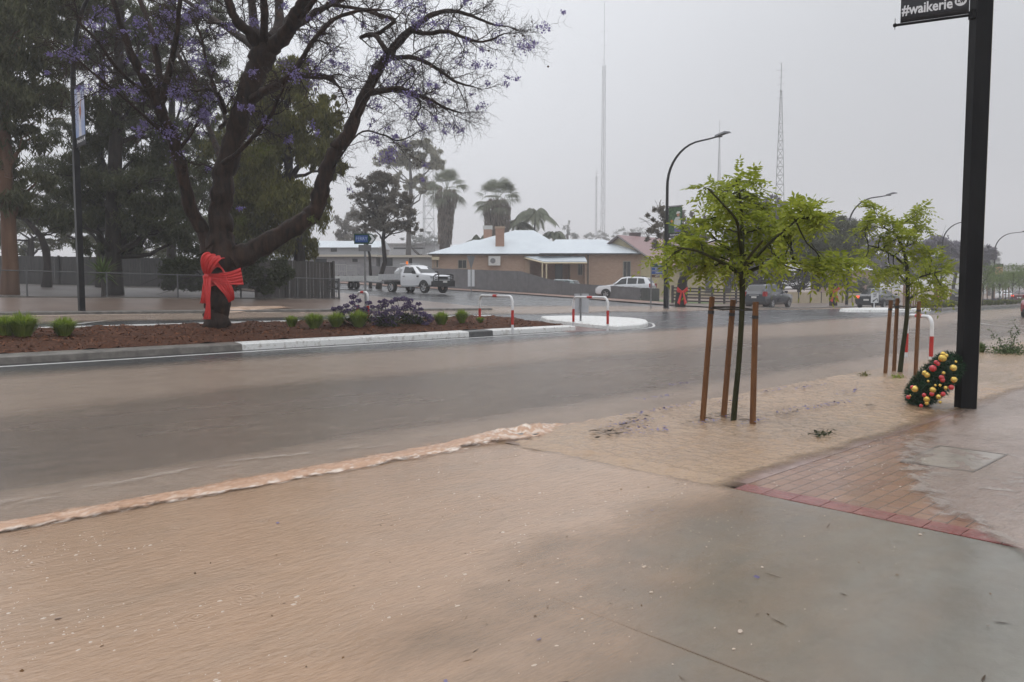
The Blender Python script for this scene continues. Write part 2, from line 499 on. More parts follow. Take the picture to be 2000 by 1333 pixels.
# squared end of the bed, a thin white upstand
b = MB(); b.tube([Vector((S1 - .02 + .5*a, T0 + .42 + (T1 - T0 - .62) * a, H(S1, T0 + 4.4*a) + .10)) for a in np.linspace(0, 1, 8)], 0.06, 4, roll=math.pi/4)
tag(b.build("kerb", M_KERBW), kind="structure")
def mulchz(X, Y):
    n = 0.02*np.sin(X*3.1+Y*2.0)+0.015*np.sin(X*7.3-Y*5.1)+0.012*np.sin(X*13+Y*17)
    cr = np.clip(1 - ((Y - (T0+T1)/2) / (T1-T0) * 2)**2, 0, 1)
    return Hv(X, Y) + 0.12 + 0.08 * cr + n
v, f = grid(spaced((-60, -8, 1.0), (-8, S1 - .05, 0.12)), spaced((T0 + .4, T1 - .18, 0.12),), mulchz)
# loose chips on the surface
rngm = np.random.default_rng(3)
def MZ(s, t): return float(mulchz(np.array([s]), np.array([t]))[0])
def shards(cx, cy, cz, L, W, rng, tilt=0.5):
    n = len(cx); a = rng.uniform(0, 2*np.pi, n); b = rng.normal(0, tilt, n)
    dx = np.stack([np.cos(a)*np.cos(b), np.sin(a)*np.cos(b), np.sin(b)], -1) * (L * rng.uniform(.5, 1.3, n))[:, None] / 2
    dy = np.stack([-np.sin(a), np.cos(a), rng.normal(0, .4, n)], -1) * (W * rng.uniform(.5, 1.3, n))[:, None] / 2
    c = np.stack([cx, cy, cz], -1)
    vv = np.stack([c - dx, c + dy*.9 - dx*.2, c + dx, c - dy*.9 + dx*.2], 1).reshape(-1, 3)
    return vv, np.arange(4*n).reshape(-1, 4)
o = tag(np_mesh("garden_bed", v, f, M_MULCH, smooth=True), kind="structure")
n = 9000; cx = rngm.uniform(-6, S1 - .2, n); cy = rngm.uniform(T0 + .45, T1 - .25, n)
vv, ff = shards(cx, cy, mulchz(cx, cy) + .012, 0.11, 0.035, rngm, 0.35)
tag(np_mesh("bark_chips", vv, ff, leafmat("bark_chip", lin(.025, .010, .006), lin(.20, .075, .032), 0.0, 0.6)), kind="stuff")
# white edge line beside the kerb
def stripe(name, pts, w, dz=0.005):
    b = MB(); vs, fs = [], []
    for i, (x, y) in enumerate(pts):
        a = Vector(pts[max(i-1, 0)]); c = Vector(pts[min(i+1, len(pts)-1)]); d = (c - a).normalized()
        nx, ny = -d.y * w / 2, d.x * w / 2
        vs += [(x - nx, y - ny, H(x - nx, y - ny) + dz), (x + nx, y + ny, H(x + nx, y + ny) + dz)]
        if i: fs.append((2*i-2, 2*i-1, 2*i+1, 2*i))
    b.add(vs, fs)
    return tag(b.build(name, M_LINE), kind="structure")
stripe("edge_line", [(x, T0 - 0.28) for x in np.arange(-60, S1 + .5, 0.7)], 0.10)
a0, a1 = gp(150, 634), gp(240, 623)
stripe("lane_line", [(a0.x + (a1.x - a0.x)*q, a0.y + (a1.y - a0.y)*q) for q in np.linspace(0, 1, 8)], 0.12)
stripe("edge_line", [(x, T1 + 0.2) for x in np.arange(-60, S1 + .5, 0.7)], 0.08)
# ---- white painted island right of the crossing gap
A, B, C = gp(1028, 626), gp(1197, 646), gp(1268, 638)
isl = [(B.x, B.y)]
mid = [gp(1235, 643), gp(1258, 641), gp(1268, 637), gp(1262, 631), gp(1225, 627), gp(1130, 623)]
isl += [(q.x, q.y) for q in mid] + [(A.x, A.y)]
def smooth_poly(poly, closed=True, it=1):
    for _ in range(it):
        out = []
        for i in range(len(poly)):
            p, q = poly[i], poly[(i+1) % len(poly)]
            out += [(p[0]*.75+q[0]*.25, p[1]*.75+q[1]*.25), (p[0]*.25+q[0]*.75, p[1]*.25+q[1]*.75)]
        poly = out
    return poly
isl_s = smooth_poly(isl, it=1)
ins = []
cx_, cy_ = sum(p[0] for p in isl_s)/len(isl_s), sum(p[1] for p in isl_s)/len(isl_s)
b = MB(); n = len(isl_s); vs = []
for k, (fac, dz) in enumerate(((1.0, -.1), (.985, .11), (.96, .145))):
    vs += [(cx_ + (x-cx_)*fac, cy_ + (y-cy_)*fac, H(x, y) + dz) for x, y in isl_s]
vs.append((cx_, cy_, H(cx_, cy_) + .15))
fs = [(k*n + i, k*n + (i+1) % n, (k+1)*n + (i+1) % n, (k+1)*n + i) for k in range(2) for i in range(n)] + [(2*n + i, 2*n + (i+1) % n, 3*n) for i in range(n)]
b.add(vs, fs); tag(b.build("traffic_island", M_KERBW), kind="structure")
loopl = smooth_poly([(cx_ + (x-cx_)*1.09 + .1, cy_ + (y-cy_)*1.09 - .05) for x, y in isl])
stripe("edge_line", loopl[1:14], 0.09)
# red-paved gap between bed and island
g0, g1, g2, g3 = gp(1110, 650), gp(1192, 646), gp(1045, 628), gp(985, 628)
b = MB(); b.add([(q.x, q.y, H(q.x, q.y) + .006) for q in (g0, g1, g2, g3)], [(0, 1, 2, 3)])
tag(b.build("crossing_path", mat("red_crossing", lin(.13, .05, .045), lin(.2, .12, .1), 0.3, 3, 5, .2, 20)), kind="structure")

# ---- right median
R0 = gp(1655, 611); RT0 = gp(1810, 609).y; RT1 = RT0 + 4.2
kerb_run("kerb", R0.x + 9.5, 200, RT0, RT0 + .3, .15, M_KERB, 1.5); kerb_run("kerb", R0.x + 9.5, 200, RT1, RT1 - .2, .15, M_KERB, 1.5)
nose = smooth_poly([(R0.x, RT0 + 2.6), (R0.x + 3.5, RT0 + .2), (R0.x + 9.6, RT0 - .05), (R0.x + 9.6, RT1), (R0.x + 4, RT1)], it=2)
b = MB(); n = len(nose); mx_, my_ = sum(p[0] for p in nose)/n, sum(p[1] for p in nose)/n
vs = [(x, y, H(x, y) - .1) for x, y in nose] + [(mx_ + (x-mx_)*.97, my_ + (y-my_)*.97, H(x, y) + .15) for x, y in nose]
b.add(vs, [(i, (i+1) % n, n + (i+1) % n, n + i) for i in range(n)] + [tuple(range(n, 2*n))])
tag(b.build("traffic_island", M_KERBW), kind="structure")
v, f = grid(spaced((R0.x + 9.55, 200, 1.5),), spaced((RT0 + .25, RT1 - .2, 0.5),), lambda X, Y: Hv(X, Y) + .13)
tag(np_mesh("garden_bed", v, f, mat("far_mulch", lin(.05, .035, .028), lin(.10, .07, .055), .7, 3), smooth=True), kind="structure")
# lane line of the near carriageway at the right
la, lb = gp(1912, 633), gp(2000, 643)
stripe("lane_line", [(la.x + (lb.x - la.x)*q, la.y + (lb.y - la.y)*q) for q in np.linspace(-.6, 1.6, 12)], 0.14, .02)

# ------------------------------------------------------------------ flood water
def sm(x, a, b):
    q = np.clip((x - a) / (b - a), 0, 1); return q*q*(3 - 2*q)
def wob(X, Y, s=1.0, ph=0.0):
    return (np.sin(X*1.7*s + Y*.9*s + ph) + np.sin(-X*.8*s + Y*2.3*s + 1.3 + ph) + np.sin(X*3.3*s - Y*2.9*s + 2.1 + ph)*.6) / 2.6
def water_mat(name, c1, c2, rough=0.16, bump=0.35, bs=16, scl=(1, 1, 1), streak=None):
    k = NT(name)
    at_ = k.n("ShaderNodeAttribute"); at_.attribute_name = "mud"
    nz = k.noise(3.0, 5, 0.6, scl=scl); n2 = k.noise(0.6, 4, 0.6)
    c = k.mix(k.ramp(n2, .35, .68), c1, c2)
    c = k.mix(k.math('MULTIPLY', k.ramp(k.noise(.9, 6, .65, scl=(.7, 1.5, 1)), .48, .72), .38), c, lin(.29, .235, .18))
    c = k.mix(k.math('MULTIPLY', k.ramp(k.noise(75, 2, .7), .62, .78), .35), c, lin(.52, .44, .37))
    c = k.mix(k.math('MULTIPLY', k.ramp(k.noise(7, 6, .65, scl=scl), .45, .8), .35), c, lin(.33, .23, .155))
    c = k.mix(k.math('MULTIPLY', k.ramp(k.noise(34, 4, .7, scl=(scl[0]*.6, scl[1]*1.3, 1)), .44, .66), .30), c, lin(.20, .138, .098))
    k.col(c); k.rough(rough); k.b.inputs["Specular IOR Level"].default_value = 0.4
    h = k.math('ADD', k.noise(bs, 4, 0.55, scl=scl), k.math('MULTIPLY', k.noise(bs*3.3, 3, 0.6, scl=scl), .5))
    vo = k.n("ShaderNodeTexVoronoi"); vo.inputs["Scale"].default_value = 4.5; k.l(k.obj(), vo.inputs["Vector"])       # rings left by rain drops
    dd_ = vo.outputs["Distance"]; sp_ = k.n("ShaderNodeSeparateColor"); k.l(vo.outputs["Color"], sp_.inputs[0])
    ring = k.math('MULTIPLY', k.math('SINE', k.math('MULTIPLY', dd_, 52.0)), k.math('MULTIPLY', k.ramp(dd_, .42, .05), k.math('GREATER_THAN', sp_.outputs[0], .55)))
    h = k.math('ADD', h, k.math('MULTIPLY', ring, .22))
    k.bump(h, bump, 0.03)
    tr = k.n("ShaderNodeBsdfTransparent")
    fac = k.math('ADD', at_.outputs["Fac"], k.math('MULTIPLY', k.math('SUBTRACT', nz, .5), 0.45), True)
    fac = k.math('MULTIPLY', k.ramp(fac, .02, .98), k.ramp(at_.outputs["Fac"], 0.0, 0.12))
    mx = k.n("ShaderNodeMixShader"); k.l(fac, mx.inputs[0]); k.l(tr.outputs[0], mx.inputs[1]); k.l(k.b.outputs[0], mx.inputs[2])
    k.l(mx.outputs[0], k.out.inputs["Surface"])
    return k.m
MUD1, MUD2 = lin(.385, .255, .165), lin(.44, .30, .20)
M_MUD = water_mat("muddy_water", MUD1, MUD2, .11, .26, 13, (.6, 1.7, 1))
M_MUDR = water_mat("muddy_water_running", lin(.385, .255, .155), lin(.44, .30, .185), 0.14, 0.6, 10, (1, 1.8, 1))
M_FILM = water_mat("muddy_film_on_road", lin(.325, .245, .187), lin(.365, .28, .215), 0.2, 0.7, 26, (.8, 1.7, 1))
def water(name, xs, ys, zf, mudf, m):
    v, f = grid(xs, ys, zf)
    mud = np.clip(mudf(v[:, 0], v[:, 1]), 0, 1.5)
    keep = mud[f].max(1) > .02
    o = np_mesh(name, v, f[keep], m, smooth=True)
    at_ = o.data.attributes.new("mud", 'FLOAT', 'POINT'); at_.data.foreach_set("value", mud.astype(np.float32))
    return tag(o, kind="structure")
def vn(x, y, sd=0.0):
    """smooth value noise, 0..1"""
    xi, yi = np.floor(x), np.floor(y); u, w = x - xi, y - yi; u, w = u*u*(3-2*u), w*w*(3-2*w)
    h = lambda a, b: np.mod(np.abs(np.sin(a*127.1 + b*311.7 + sd*74.7)*43758.5453), 1.0)
    return (h(xi, yi)*(1-u) + h(xi+1, yi)*u)*(1-w) + (h(xi, yi+1)*(1-u) + h(xi+1, yi+1)*u)*w
def fb(x, y, o=4, sd=0.0):
    r, a, t = 0, .5, 0
    for k in range(o): r = r + a*vn(x*2.03**k, y*2.03**k, sd + k*3.7); t += a; a *= .52
    return r / t
# sheet over the concrete crossover: thick with mud to the left, thinning out to clear wet concrete
def mud_drive(X, Y):
    e = Y - (2.25 + .27*(X - 2.0)) + 1.3*(fb(X*.9, Y*.9, 4, 2) - .5)
    left = sm(X, 1.2, -1.0)
    return np.maximum(1.0*np.maximum(sm(e, -.8, .8), .95*left*sm(Y, -1.5, 1.0)), .25*sm(e, -2.6, -.6)) * np.where(X > 5.3, sm(X, 5.56, 5.3)**.3, 1) + .4*sm(Y, 5.3, 5.8)*sm(X, 5.5, 5.3)
def z_drive(X, Y):
    return .006 + np.where(Y > 5.2, -(Y - 5.2)/.84*.038, 0) + .004*(fb(X*7, Y*11, 3, 1) - .5)
water("floodwater", spaced((-14, -4, .2), (-4, 5.5, .05)), spaced((-2, 1, .1), (1, 6.04, .05)), z_drive, mud_drive, M_MUD)
# rippled sheet over the tree verge
def z_verge(X, Y):
    wx, wy = X + .25*fb(X*1.5, Y*1.5, 2, 9), Y + .25*fb(X*1.5, Y*1.5, 2, 5)
    rip = np.abs(fb(wx*13, wy*7, 3, 4) - .5)*2; rip2 = fb(wx*26, wy*17, 2, 6) - .5
    amp = sm(X, 60, 8)*.9 + .1
    edge = .012*np.exp(-((X - 5.66 - .25*(fb(Y*4, Y*0, 3, 8) - .5))/.06)**2) * (.3 + fb(Y*9, X*9, 2, 7))
    rim = sm(X, 5.38, 5.75)
    return .004 + rim*(.012 + (.022*rip + .007*rip2)*amp + .012*(fb(X*1.2, Y*1.2, 2, 3) - .5)) + edge - .045*sm(Y, 5.25, 6.0)*sm(X, 6.6, 5.5)
def mud_verge(X, Y):
    dd = Y - (3.43 + .25*(fb(X*2.5, Y*2.5, 3, 12) - .5))
    return np.clip(sm(dd, -.30, .10), 0, 1) * np.where(X < 5.52, sm(X, 5.38, 5.50), 1) * 1.25
water("floodwater", spaced((5.38, 14, .03), (14, 30, .25), (30, 100, 1.5)), spaced((2.9, 6.0, .035),), z_verge, mud_verge, M_MUDR)
# silty sheet spilling round the pole and over the pavers towards the viewer
def t_edge(X): return np.interp(X, [5.2, 5.8, 6.2, 7.0, 8.4, 10, 11.4, 13], [1.16, 1.64, 1.98, 2.45, 2.92, 3.12, 3.3, 3.5])
def mud_pave(X, Y):
    e = t_edge(X) - Y + .35*(fb(X*2.2, Y*3.2, 4, 21) - .5)
    body = sm(e, -.10, .22)*(.62 + .5*fb(X*.9, Y*1.6, 3, 23))
    return np.clip(np.maximum(body, .20*fb(X*1.1, Y*1.1, 3, 25)), 0, 1.2)
def z_pave(X, Y): return .010 + .009*(fb(X*8, Y*13, 3, 31) - .5) + .008*np.exp(-((t_edge(X) - Y - .05)/.07)**2)
M_SILT = water_mat("silty_water_on_pavers", lin(.36, .285, .24), lin(.43, .345, .30), .16, .45, 15, (1, 2.2, 1))
water("floodwater", spaced((5.1, 14, .045), (14, 60, .8)), spaced((-10, -1, .3), (-1, 3.4, .045)), z_pave, lambda X, Y: mud_pave(X, Y)*np.where(X < 5.5, sm(t_edge(X) - Y, 0, .25)*sm(X, 5.1, 5.5), 1), M_SILT)
def mud_lace(X, Y):
    e = t_edge(X) - Y + .35*(fb(X*2.2, Y*3.2, 4, 21) - .5)
    st = fb(X*5.0 + Y*9, Y*6 - X*11, 5, 41)
    return np.clip(np.exp(-((e - .10)/.13)**2)*sm(st, .40, .62) + .5*sm(e, .1, .9)*sm(e, 2.0, .9)*sm(st, .56, .72), 0, .42)*sm(X, 5.2, 5.7)*sm(X, 10, 8)
water("floodwater", spaced((5.2, 10, .04),), spaced((-.6, 3.4, .04),), lambda X, Y: z_pave(X, Y) + .004, mud_lace, water_mat("white_water_lace", lin(.52, .46, .41), lin(.60, .54, .49), .3, .5, 30))
# running film over the near carriageway
def z_road(X, Y):
    lev = np.maximum(Hv(X, np.maximum(Y, 6.04)) + .006, -.035)
    return lev + .003*wob(X, Y, 5) + .002*wob(X, Y, 13, 2)
def mud_road(X, Y):
    w = .7*wob(X, Y, .22)
    gut = sm(Y, 8.3, 6.7)
    mid = .50 + .08*wob(X, Y, .5)
    band = sm(Y + w, 9.4, 12.6) * sm(Y + .5*w, T0 - .8, T0 - 2.4)
    return np.clip(np.maximum(np.maximum(gut*.95, band*.86), mid * sm(Y + .5*w, T0 - .8, T0 - 2.4)), 0, 1)
water("floodwater", spaced((-40, -8, .6), (-8, 14, .14), (14, 60, .5), (60, 160, 4)), spaced((5.98, 8.5, .1), (8.5, T0 - .4, .22)), z_road, mud_road, M_FILM)
# far gutter and the runoff spreading over the side-road mouth
def mud_far(X, Y):
    w = .25*wob(X, Y, .5)
    g = sm(Y + w, 23.9, 24.8) * sm(X, 24, 20)
    mouth = sm(Y + w*2, 23.2 , 24.6) * sm(X, 19, 24) * sm(Y - w*2, 29.8 + .0*X, 27.6)
    right = sm(Y + w, 24.4, 25.4) * sm(X, 43, 46)
    return np.clip(np.maximum(np.maximum(g, mouth), right)*.9, 0, 1)
water("floodwater", spaced((-50, 110, .5),), spaced((22.9, 30, .25),), lambda X, Y: Hv(X, Y) + .012 + np.where((Y > 26.2) & ((X < 24) | (X > 43.4)), -.4, 0), mud_far, M_FILM)

# foam: tumbling water along the near gutter and the surge at the crossover corner
def foam_mat():
    k = NT("muddy_foam")
    at_ = k.n("ShaderNodeAttribute"); at_.attribute_name = "mud"; a2 = k.n("ShaderNodeAttribute"); a2.attribute_name = "froth"
    g = k.ramp(k.noise(16, 5, .65, scl=(.6, 1.2, 1)), .42, .7)
    c = k.mix(k.math('MULTIPLY', g, .6), lin(.46, .27, .165), lin(.60, .41, .29)); c = k.mix(a2.outputs["Fac"], c, lin(.78, .69, .60))
    k.col(c); k.rough(.25); k.b.inputs["Specular IOR Level"].default_value = .5
    k.bump(k.math('ADD', k.noise(36, 4, .6), k.noise(90, 2, .6)), .45, .015)
    tr = k.n("ShaderNodeBsdfTransparent"); mx = k.n("ShaderNodeMixShader")
    k.l(k.math('ADD', at_.outputs["Fac"], k.math('MULTIPLY', k.math('SUBTRACT', k.noise(30, 4, .6), .5), .5), True), mx.inputs[0]); k.l(tr.outputs[0], mx.inputs[1]); k.l(k.b.outputs[0], mx.inputs[2]); k.l(mx.outputs[0], k.out.inputs["Surface"])
    return k.m
M_FOAM = foam_mat()
def foam_z(X, Y):
    c0 = 6.10 + .10*(fb(X*1.1, X*0, 3, 51) - .5)
    base = np.maximum(Hv(X, np.maximum(Y, 6.04)), -.035)
    base = np.where(Y < 6.04, -(np.clip(Y, 5.2, 6.04) - 5.2)/.84*.038, base) + .006
    q = (Y - c0); wdt = np.where(q < 0, .15, .20)*(.75 + .5*fb(X*2.3, X*0, 3, 57)) * (1.25 - .2*sm(X, -4, 3))
    prof = np.exp(-(q/wdt)**2)
    rid = 1 - np.abs(fb(X*5.5 - Y*3, Y*9 + X*1.5, 3, 61)*2 - 1)*1.6; fine = fb(X*15 + Y*6, Y*48 - X*5, 4, 63)
    live = sm(X, 5.9, 5.4)
    h = prof*live*(.004 + .024*np.clip(rid, 0, 1) + .016*fine)
    sg = np.exp(-(((X - 6.0)/.55)**2 + ((Y - 6.12)/.27)**2))
    r2 = np.clip(1 - np.abs(fb(X*5, Y*6, 3, 71)*2 - 1)*1.5, 0, 1)
    tail = np.exp(-((Y - 6.08 - .12*(fb(X*2, X*0, 2, 81) - .5))/.11)**2)*sm(X, 5.9, 6.4)*sm(X, 10.5, 7.0)
    h = h + sg*(.02 + .065*r2 + .04*fb(X*15, Y*15, 3, 73)) + tail*(.012 + .04*np.clip(fb(X*6, Y*8, 3, 83) - .3, 0, 1))
    alpha = np.clip(1.25*np.maximum(np.maximum(sm(prof + .45*(fine - .5) + .8*(fb(X*4.5, Y*7, 3, 65) - .5), .15, .85)*live, sm(sg, .12, .5)), .8*sm(tail, .3, .8)*sm(fb(X*5, Y*8, 3, 85), .35, .6)), 0, 1.3)
    froth = np.clip(np.maximum(sm(q, -.03, -.13)*sm(prof, .10, .3)*sm(fine, .40, .62)*live*.75, sg*sm(fb(X*16, Y*20, 4, 75), .5, .66)*.85), 0, 1) + .30*sm(fine, .58, .74)*prof
    return base + h, alpha, np.clip(froth, 0, 1)
v, f = grid(spaced((-9, -2, .04), (-2, 11, .02)), spaced((5.66, 6.80, .02),), lambda X, Y: foam_z(X, Y)[0])
_, al_, fr_ = foam_z(v[:, 0], v[:, 1]); keep = al_[f].max(1) > .03
o = np_mesh("gutter_foam", v, f[keep], M_FOAM, smooth=True)
for nm, ar in (("mud", al_), ("froth", fr_)): o.data.attributes.new(nm, 'FLOAT', 'POINT').data.foreach_set("value", ar.astype(np.float32))
tag(o, kind="stuff")
# pale wash running on the road side of the gutter
def mud_wash(X, Y):
    c = 6.62 + .30*sm(X, -3, 3)*sm(X, 5, 3) + .25*(fb(X*1.5, X*0, 3, 91) - .5)
    return np.clip(np.exp(-((Y - c)/.09)**2)*sm(fb(X*4, Y*14, 4, 93), .42, .62)*.45, 0, .45)*sm(X, 5.8, 5)
water("floodwater", spaced((-9, 6, .04),), spaced((6.2, 7.3, .03),), lambda X, Y: np.maximum(Hv(X, Y) + .006, -.035) + .012, mud_wash, water_mat("pale_wash", lin(.55, .45, .37), lin(.6, .5, .42), .3, .5, 30))
# white wash beside it, bubbles and scum floating on the mud
rngf = np.random.default_rng(11)
M_BUB = mat("foam_bubbles", lin(.52, .43, .35), lin(.46, .36, .28), .3, 20)
def blobs(P, R, rng, flat=.16):
    vs, fs = [], []
    ang = np.linspace(0, 2*np.pi, 8)[:-1]
    for (x, y, z), r in zip(P, R):
        st = rng.uniform(.7, 1.9); th = rng.uniform(-.5, .5); b0 = len(vs)
        jit = rng.uniform(.65, 1.25, 7)
        for q, j in zip(ang, jit):
            a, b2 = math.cos(q)*r*st*j, math.sin(q)*r*j
            vs.append((x + a*math.cos(th) - b2*math.sin(th), y + a*math.sin(th) + b2*math.cos(th), z - .004))
        vs.append((x, y, z + r*flat))
        fs += [(b0 + i, b0 + (i+1) % 7, b0 + 7) for i in range(7)]
    return vs, fs
P, R = [], []
N_ = 16000; bs_ = rngf.uniform(-5, 5.4, N_); bt_ = rngf.uniform(.2, 5.6, N_)
dn_ = sm(fb(bs_*1.1 + bt_*.3, bt_*2.6, 5, 101), .46, .64) * np.clip(mud_drive(bs_, bt_), 0, 1) * (.25 + .75*sm(bs_, 3.5, -.5))
for s_, t_, q_ in zip(bs_, bt_, dn_):
    if rngf.random() < q_*.85: P.append((s_, t_, .009)); R.append(.0028 + .010*rngf.random()**6.0)
for _ in range(150):
    s_ = rngf.uniform(3.2, 5.3); t_ = rngf.uniform(2.2, 3.9); P.append((s_, t_, .007)); R.append(.0025 + .004*rngf.random()**3)
for _ in range(60):
    s_ = rngf.uniform(5.7, 9); t_ = rngf.uniform(2.3, 3.3); P.append((s_, t_, .014)); R.append(.004 + .006*rngf.random()**3)
vs, fs = blobs(P, R, rngf)
tag(np_mesh("foam_bubbles", vs, fs, M_BUB, smooth=True), kind="stuff")
# jacaranda petals, twigs and leaf litter carried by the flood
def litter(name, pts, L, W, m, rng):
    pts = np.array(pts)
    vv, ff = shards(pts[:, 0], pts[:, 1], pts[:, 2], L, W, rng, .08)
    return tag(np_mesh(name, vv, ff, m), kind="stuff")
pts = []
for c in ((1215, 836), (1240, 832), (1262, 812), (1290, 800), (1330, 800), (1285, 850), (1420, 790), (1500, 770), (1550, 808), (1600, 800), (1625, 797), (1575, 762), (1250, 846), (1330, 770), (1660, 770), (1390, 830), (1480, 830)):
    g = gp(*c)
    for _ in range(34): pts.append((g.x + rngf.normal(0, .22), g.y + rngf.normal(0, .05), .052))
for _ in range(14): pts.append((rngf.uniform(-1, 5), rngf.uniform(1.6, 5), .012))
litter("petal_litter", pts, .042, .026, leafmat("fallen_petal", lin(.13, .11, .20), lin(.22, .19, .30), .1), rngf)
pts = []
for c in ((1195, 853), (1210, 855), (1170, 849), (1190, 851), (1225, 835), (1230, 828), (1280, 779), (1380, 818), (1410, 815), (1440, 822), (1470, 826), (1400, 822), (1350, 833), (1600, 853), (1780, 780), (1700, 800), (1540, 815)):
    g = gp(*c)
    for _ in range(20): pts.append((g.x + rngf.normal(0, .17), g.y + rngf.normal(0, .03), .054))
for _ in range(60): pts.append((rngf.uniform(.6, 5.4), rngf.uniform(-.6, 3.2), .004))
litter("leaf_litter", pts, .10, .013, leafmat("leaf_litter", lin(.02, .014, .01), lin(.07, .045, .03), .0), rngf)
pts = [(rngf.uniform(.6, 5.4), rngf.uniform(-.6, 4.5), .009) for _ in range(110)]
litter("seed_litter", pts, .018, .014, leafmat("seed_litter", lin(.03, .02, .012), lin(.16, .08, .03), .0), rngf)
pts = []
for c in ((1070, 660), (1090, 662), (1110, 660), (1150, 657), (1185, 656), (1050, 664), (990, 668), (1300, 646), (1190, 668)):
    g = gp(*c)
    for _ in range(16): pts.append((g.x + rngf.normal(0, .35), g.y + rngf.normal(0, .22), H(g.x, g.y) + .03))
litter("leaf_litter", pts, .07, .03, leafmat("leaf_litter_dark", lin(.015, .011, .009), lin(.06, .04, .03), .0), rngf)
# runoff surging out of the far footpath and the broken white edge of the far gutter flow
fa_, fbb = gp(400, 606, .1), gp(560, 601, .1)
def far_foam(X, Y):
    u = (X - fa_.x)/(fbb.x - fa_.x); c = fa_.y + (fbb.y - fa_.y)*u
    e = sm(u, 0, .25)*sm(u, 1.25, .7)*np.exp(-((Y - c)/(.55))**2); n = fb(X*3, Y*4, 4, 201)
    al = np.clip(1.2*sm(e*(.5 + n), .25, .6), 0, 1.2)
    w = .9*np.exp(-((Y - 25.9 - .15*(fb(X*.7, X*0, 3, 203) - .5))/.10)**2)*sm(fb(X*1.6, Y*2, 3, 205), .40, .58)*sm(X, 22, 18)
    return np.maximum(Hv(X, Y) + np.where(Y > 26.2, .10, .02), 0) + .10*e*n, np.maximum(al, w), np.clip(.5*n + .6*w, 0, 1)
v, f = grid(spaced((-4, 22, .10),), spaced((25.4, 28.6, .08),), lambda X, Y: far_foam(X, Y)[0])
_, al_, fr_ = far_foam(v[:, 0], v[:, 1]); keep = al_[f].max(1) > .05
o = np_mesh("gutter_foam", v, f[keep], M_FOAM, smooth=True)
for nm, ar in (("mud", al_), ("froth", fr_)): o.data.attributes.new(nm, 'FLOAT', 'POINT').data.foreach_set("value", ar.astype(np.float32))
tag(o, kind="stuff")
# service pit lid set in the pavers
q = [gp(1777, 906), gp(1910, 926), gp(1950, 890), gp(1842, 868)]
lid = thing("pit_lid", "pale rectangular concrete service pit lid set in the wet pavers", "pit lid", ((q[0].x + q[2].x)/2, (q[0].y + q[2].y)/2, 0.0))
b = MB(); b.box((0, 0, .0), (0.98, .56, .022)); b.build("lid_slab", mat("lid_concrete", lin(.27, .235, .195), lin(.34, .30, .255), .22, 6, 5, .2, 40), lid)
b = MB()
for sx, sy, w, d in ((.505, 0, .02, .60), (-.505, 0, .02, .60)): b.box((sx, sy, .0), (w, d, .026))
for sy in (.292, -.292): b.box((0, sy, .0), (.98, .018, .026))
b.build("lid_frame", mat("lid_steel", lin(.15, .125, .105), None, .4, metal=.3), lid)
# ------------------------------------------------------------------ trees
def bark_mat(name, c1, c2, bump=0.8, sc=7, stretch=.22, rough=.55):
    k = NT(name)
    n = k.noise(sc, 6, .65, scl=(1, 1, stretch)); n2 = k.noise(1.3, 3, .5)
    c = k.mix(k.ramp(n, .35, .7), c1, c2); c = k.mix(k.math('MULTIPLY', k.ramp(n2, .4, .7), .5), c, c1)
    k.col(c); k.rough(rough); k.b.inputs['Specular IOR Level'].default_value = .15; k.bump(n, bump, .05)
    return k.m
BK_JAC = bark_mat("jacaranda_bark", lin(.006, .004, .0032), lin(.060, .031, .020), 1.0, 8)
BK_DARK = bark_mat("dark_bark", lin(.014, .011, .010), lin(.045, .035, .03), 1.0, 6)
BK_GUM = bark_mat("gum_bark", lin(.10, .055, .035), lin(.19, .115, .075), .5, 3, .12)
BK_GREY = bark_mat("grey_bark", lin(.05, .043, .04), lin(.11, .10, .09), .7, 6)
BK_YOUNG = bark_mat("green_stem_bark", lin(.02, .022, .007), lin(.05, .05, .018), .4, 12)

def leaf_arrays(C, L, W, rng, droop=0.0, lr=(.6, 1.3)):
    """one rhombus leaf per centre C (n,3); droop 0..1 pulls the leaf's axis downwards"""
    n = len(C)
    d = rng.normal(0, 1, (n, 3)); d /= np.linalg.norm(d, axis=1)[:, None]
    d = d * (1 - droop) + np.array([0, 0, -1.0]) * droop; d /= np.linalg.norm(d, axis=1)[:, None]
    e = np.cross(d, rng.normal(0, 1, (n, 3))); e /= np.linalg.norm(e, axis=1)[:, None] + 1e-9
    f = rng.uniform(*lr, n)[:, None]
    a, b = d * (L/2) * f, e * (W/2) * f
    v = np.stack([C - a, C + b - a*.1, C + a, C - b - a*.1], 1).reshape(-1, 3)
    return v, np.arange(4*n).reshape(-1, 4)
def clump_points(clumps, n, rng, shell=.45, lump=5):
    """points in lobed ellipsoids: (centre, (rx, ry, rz)); each lobe is broken into smaller sprays"""
    vol = np.array([c[1][0]*c[1][1]*c[1][2] for c in clumps]) ** .75; vol /= vol.sum()
    out = []
    for (c, r), w in zip(clumps, vol):
        m = max(8, int(n*w)); sub = max(3, int(m/ (lump*14)))
        q = rng.normal(0, 1, (sub, 3)); q /= np.linalg.norm(q, axis=1)[:, None]
        q *= (shell + (1-shell)*rng.random(sub))[:, None]
        srad = rng.uniform(.14, .36, sub)
        pick = rng.integers(0, sub, m)
        p = q[pick] + rng.normal(0, 1, (m, 3)) * srad[pick][:, None] * .55
        out.append(np.array(c) + p * np.array(r))
    return np.concatenate(out)
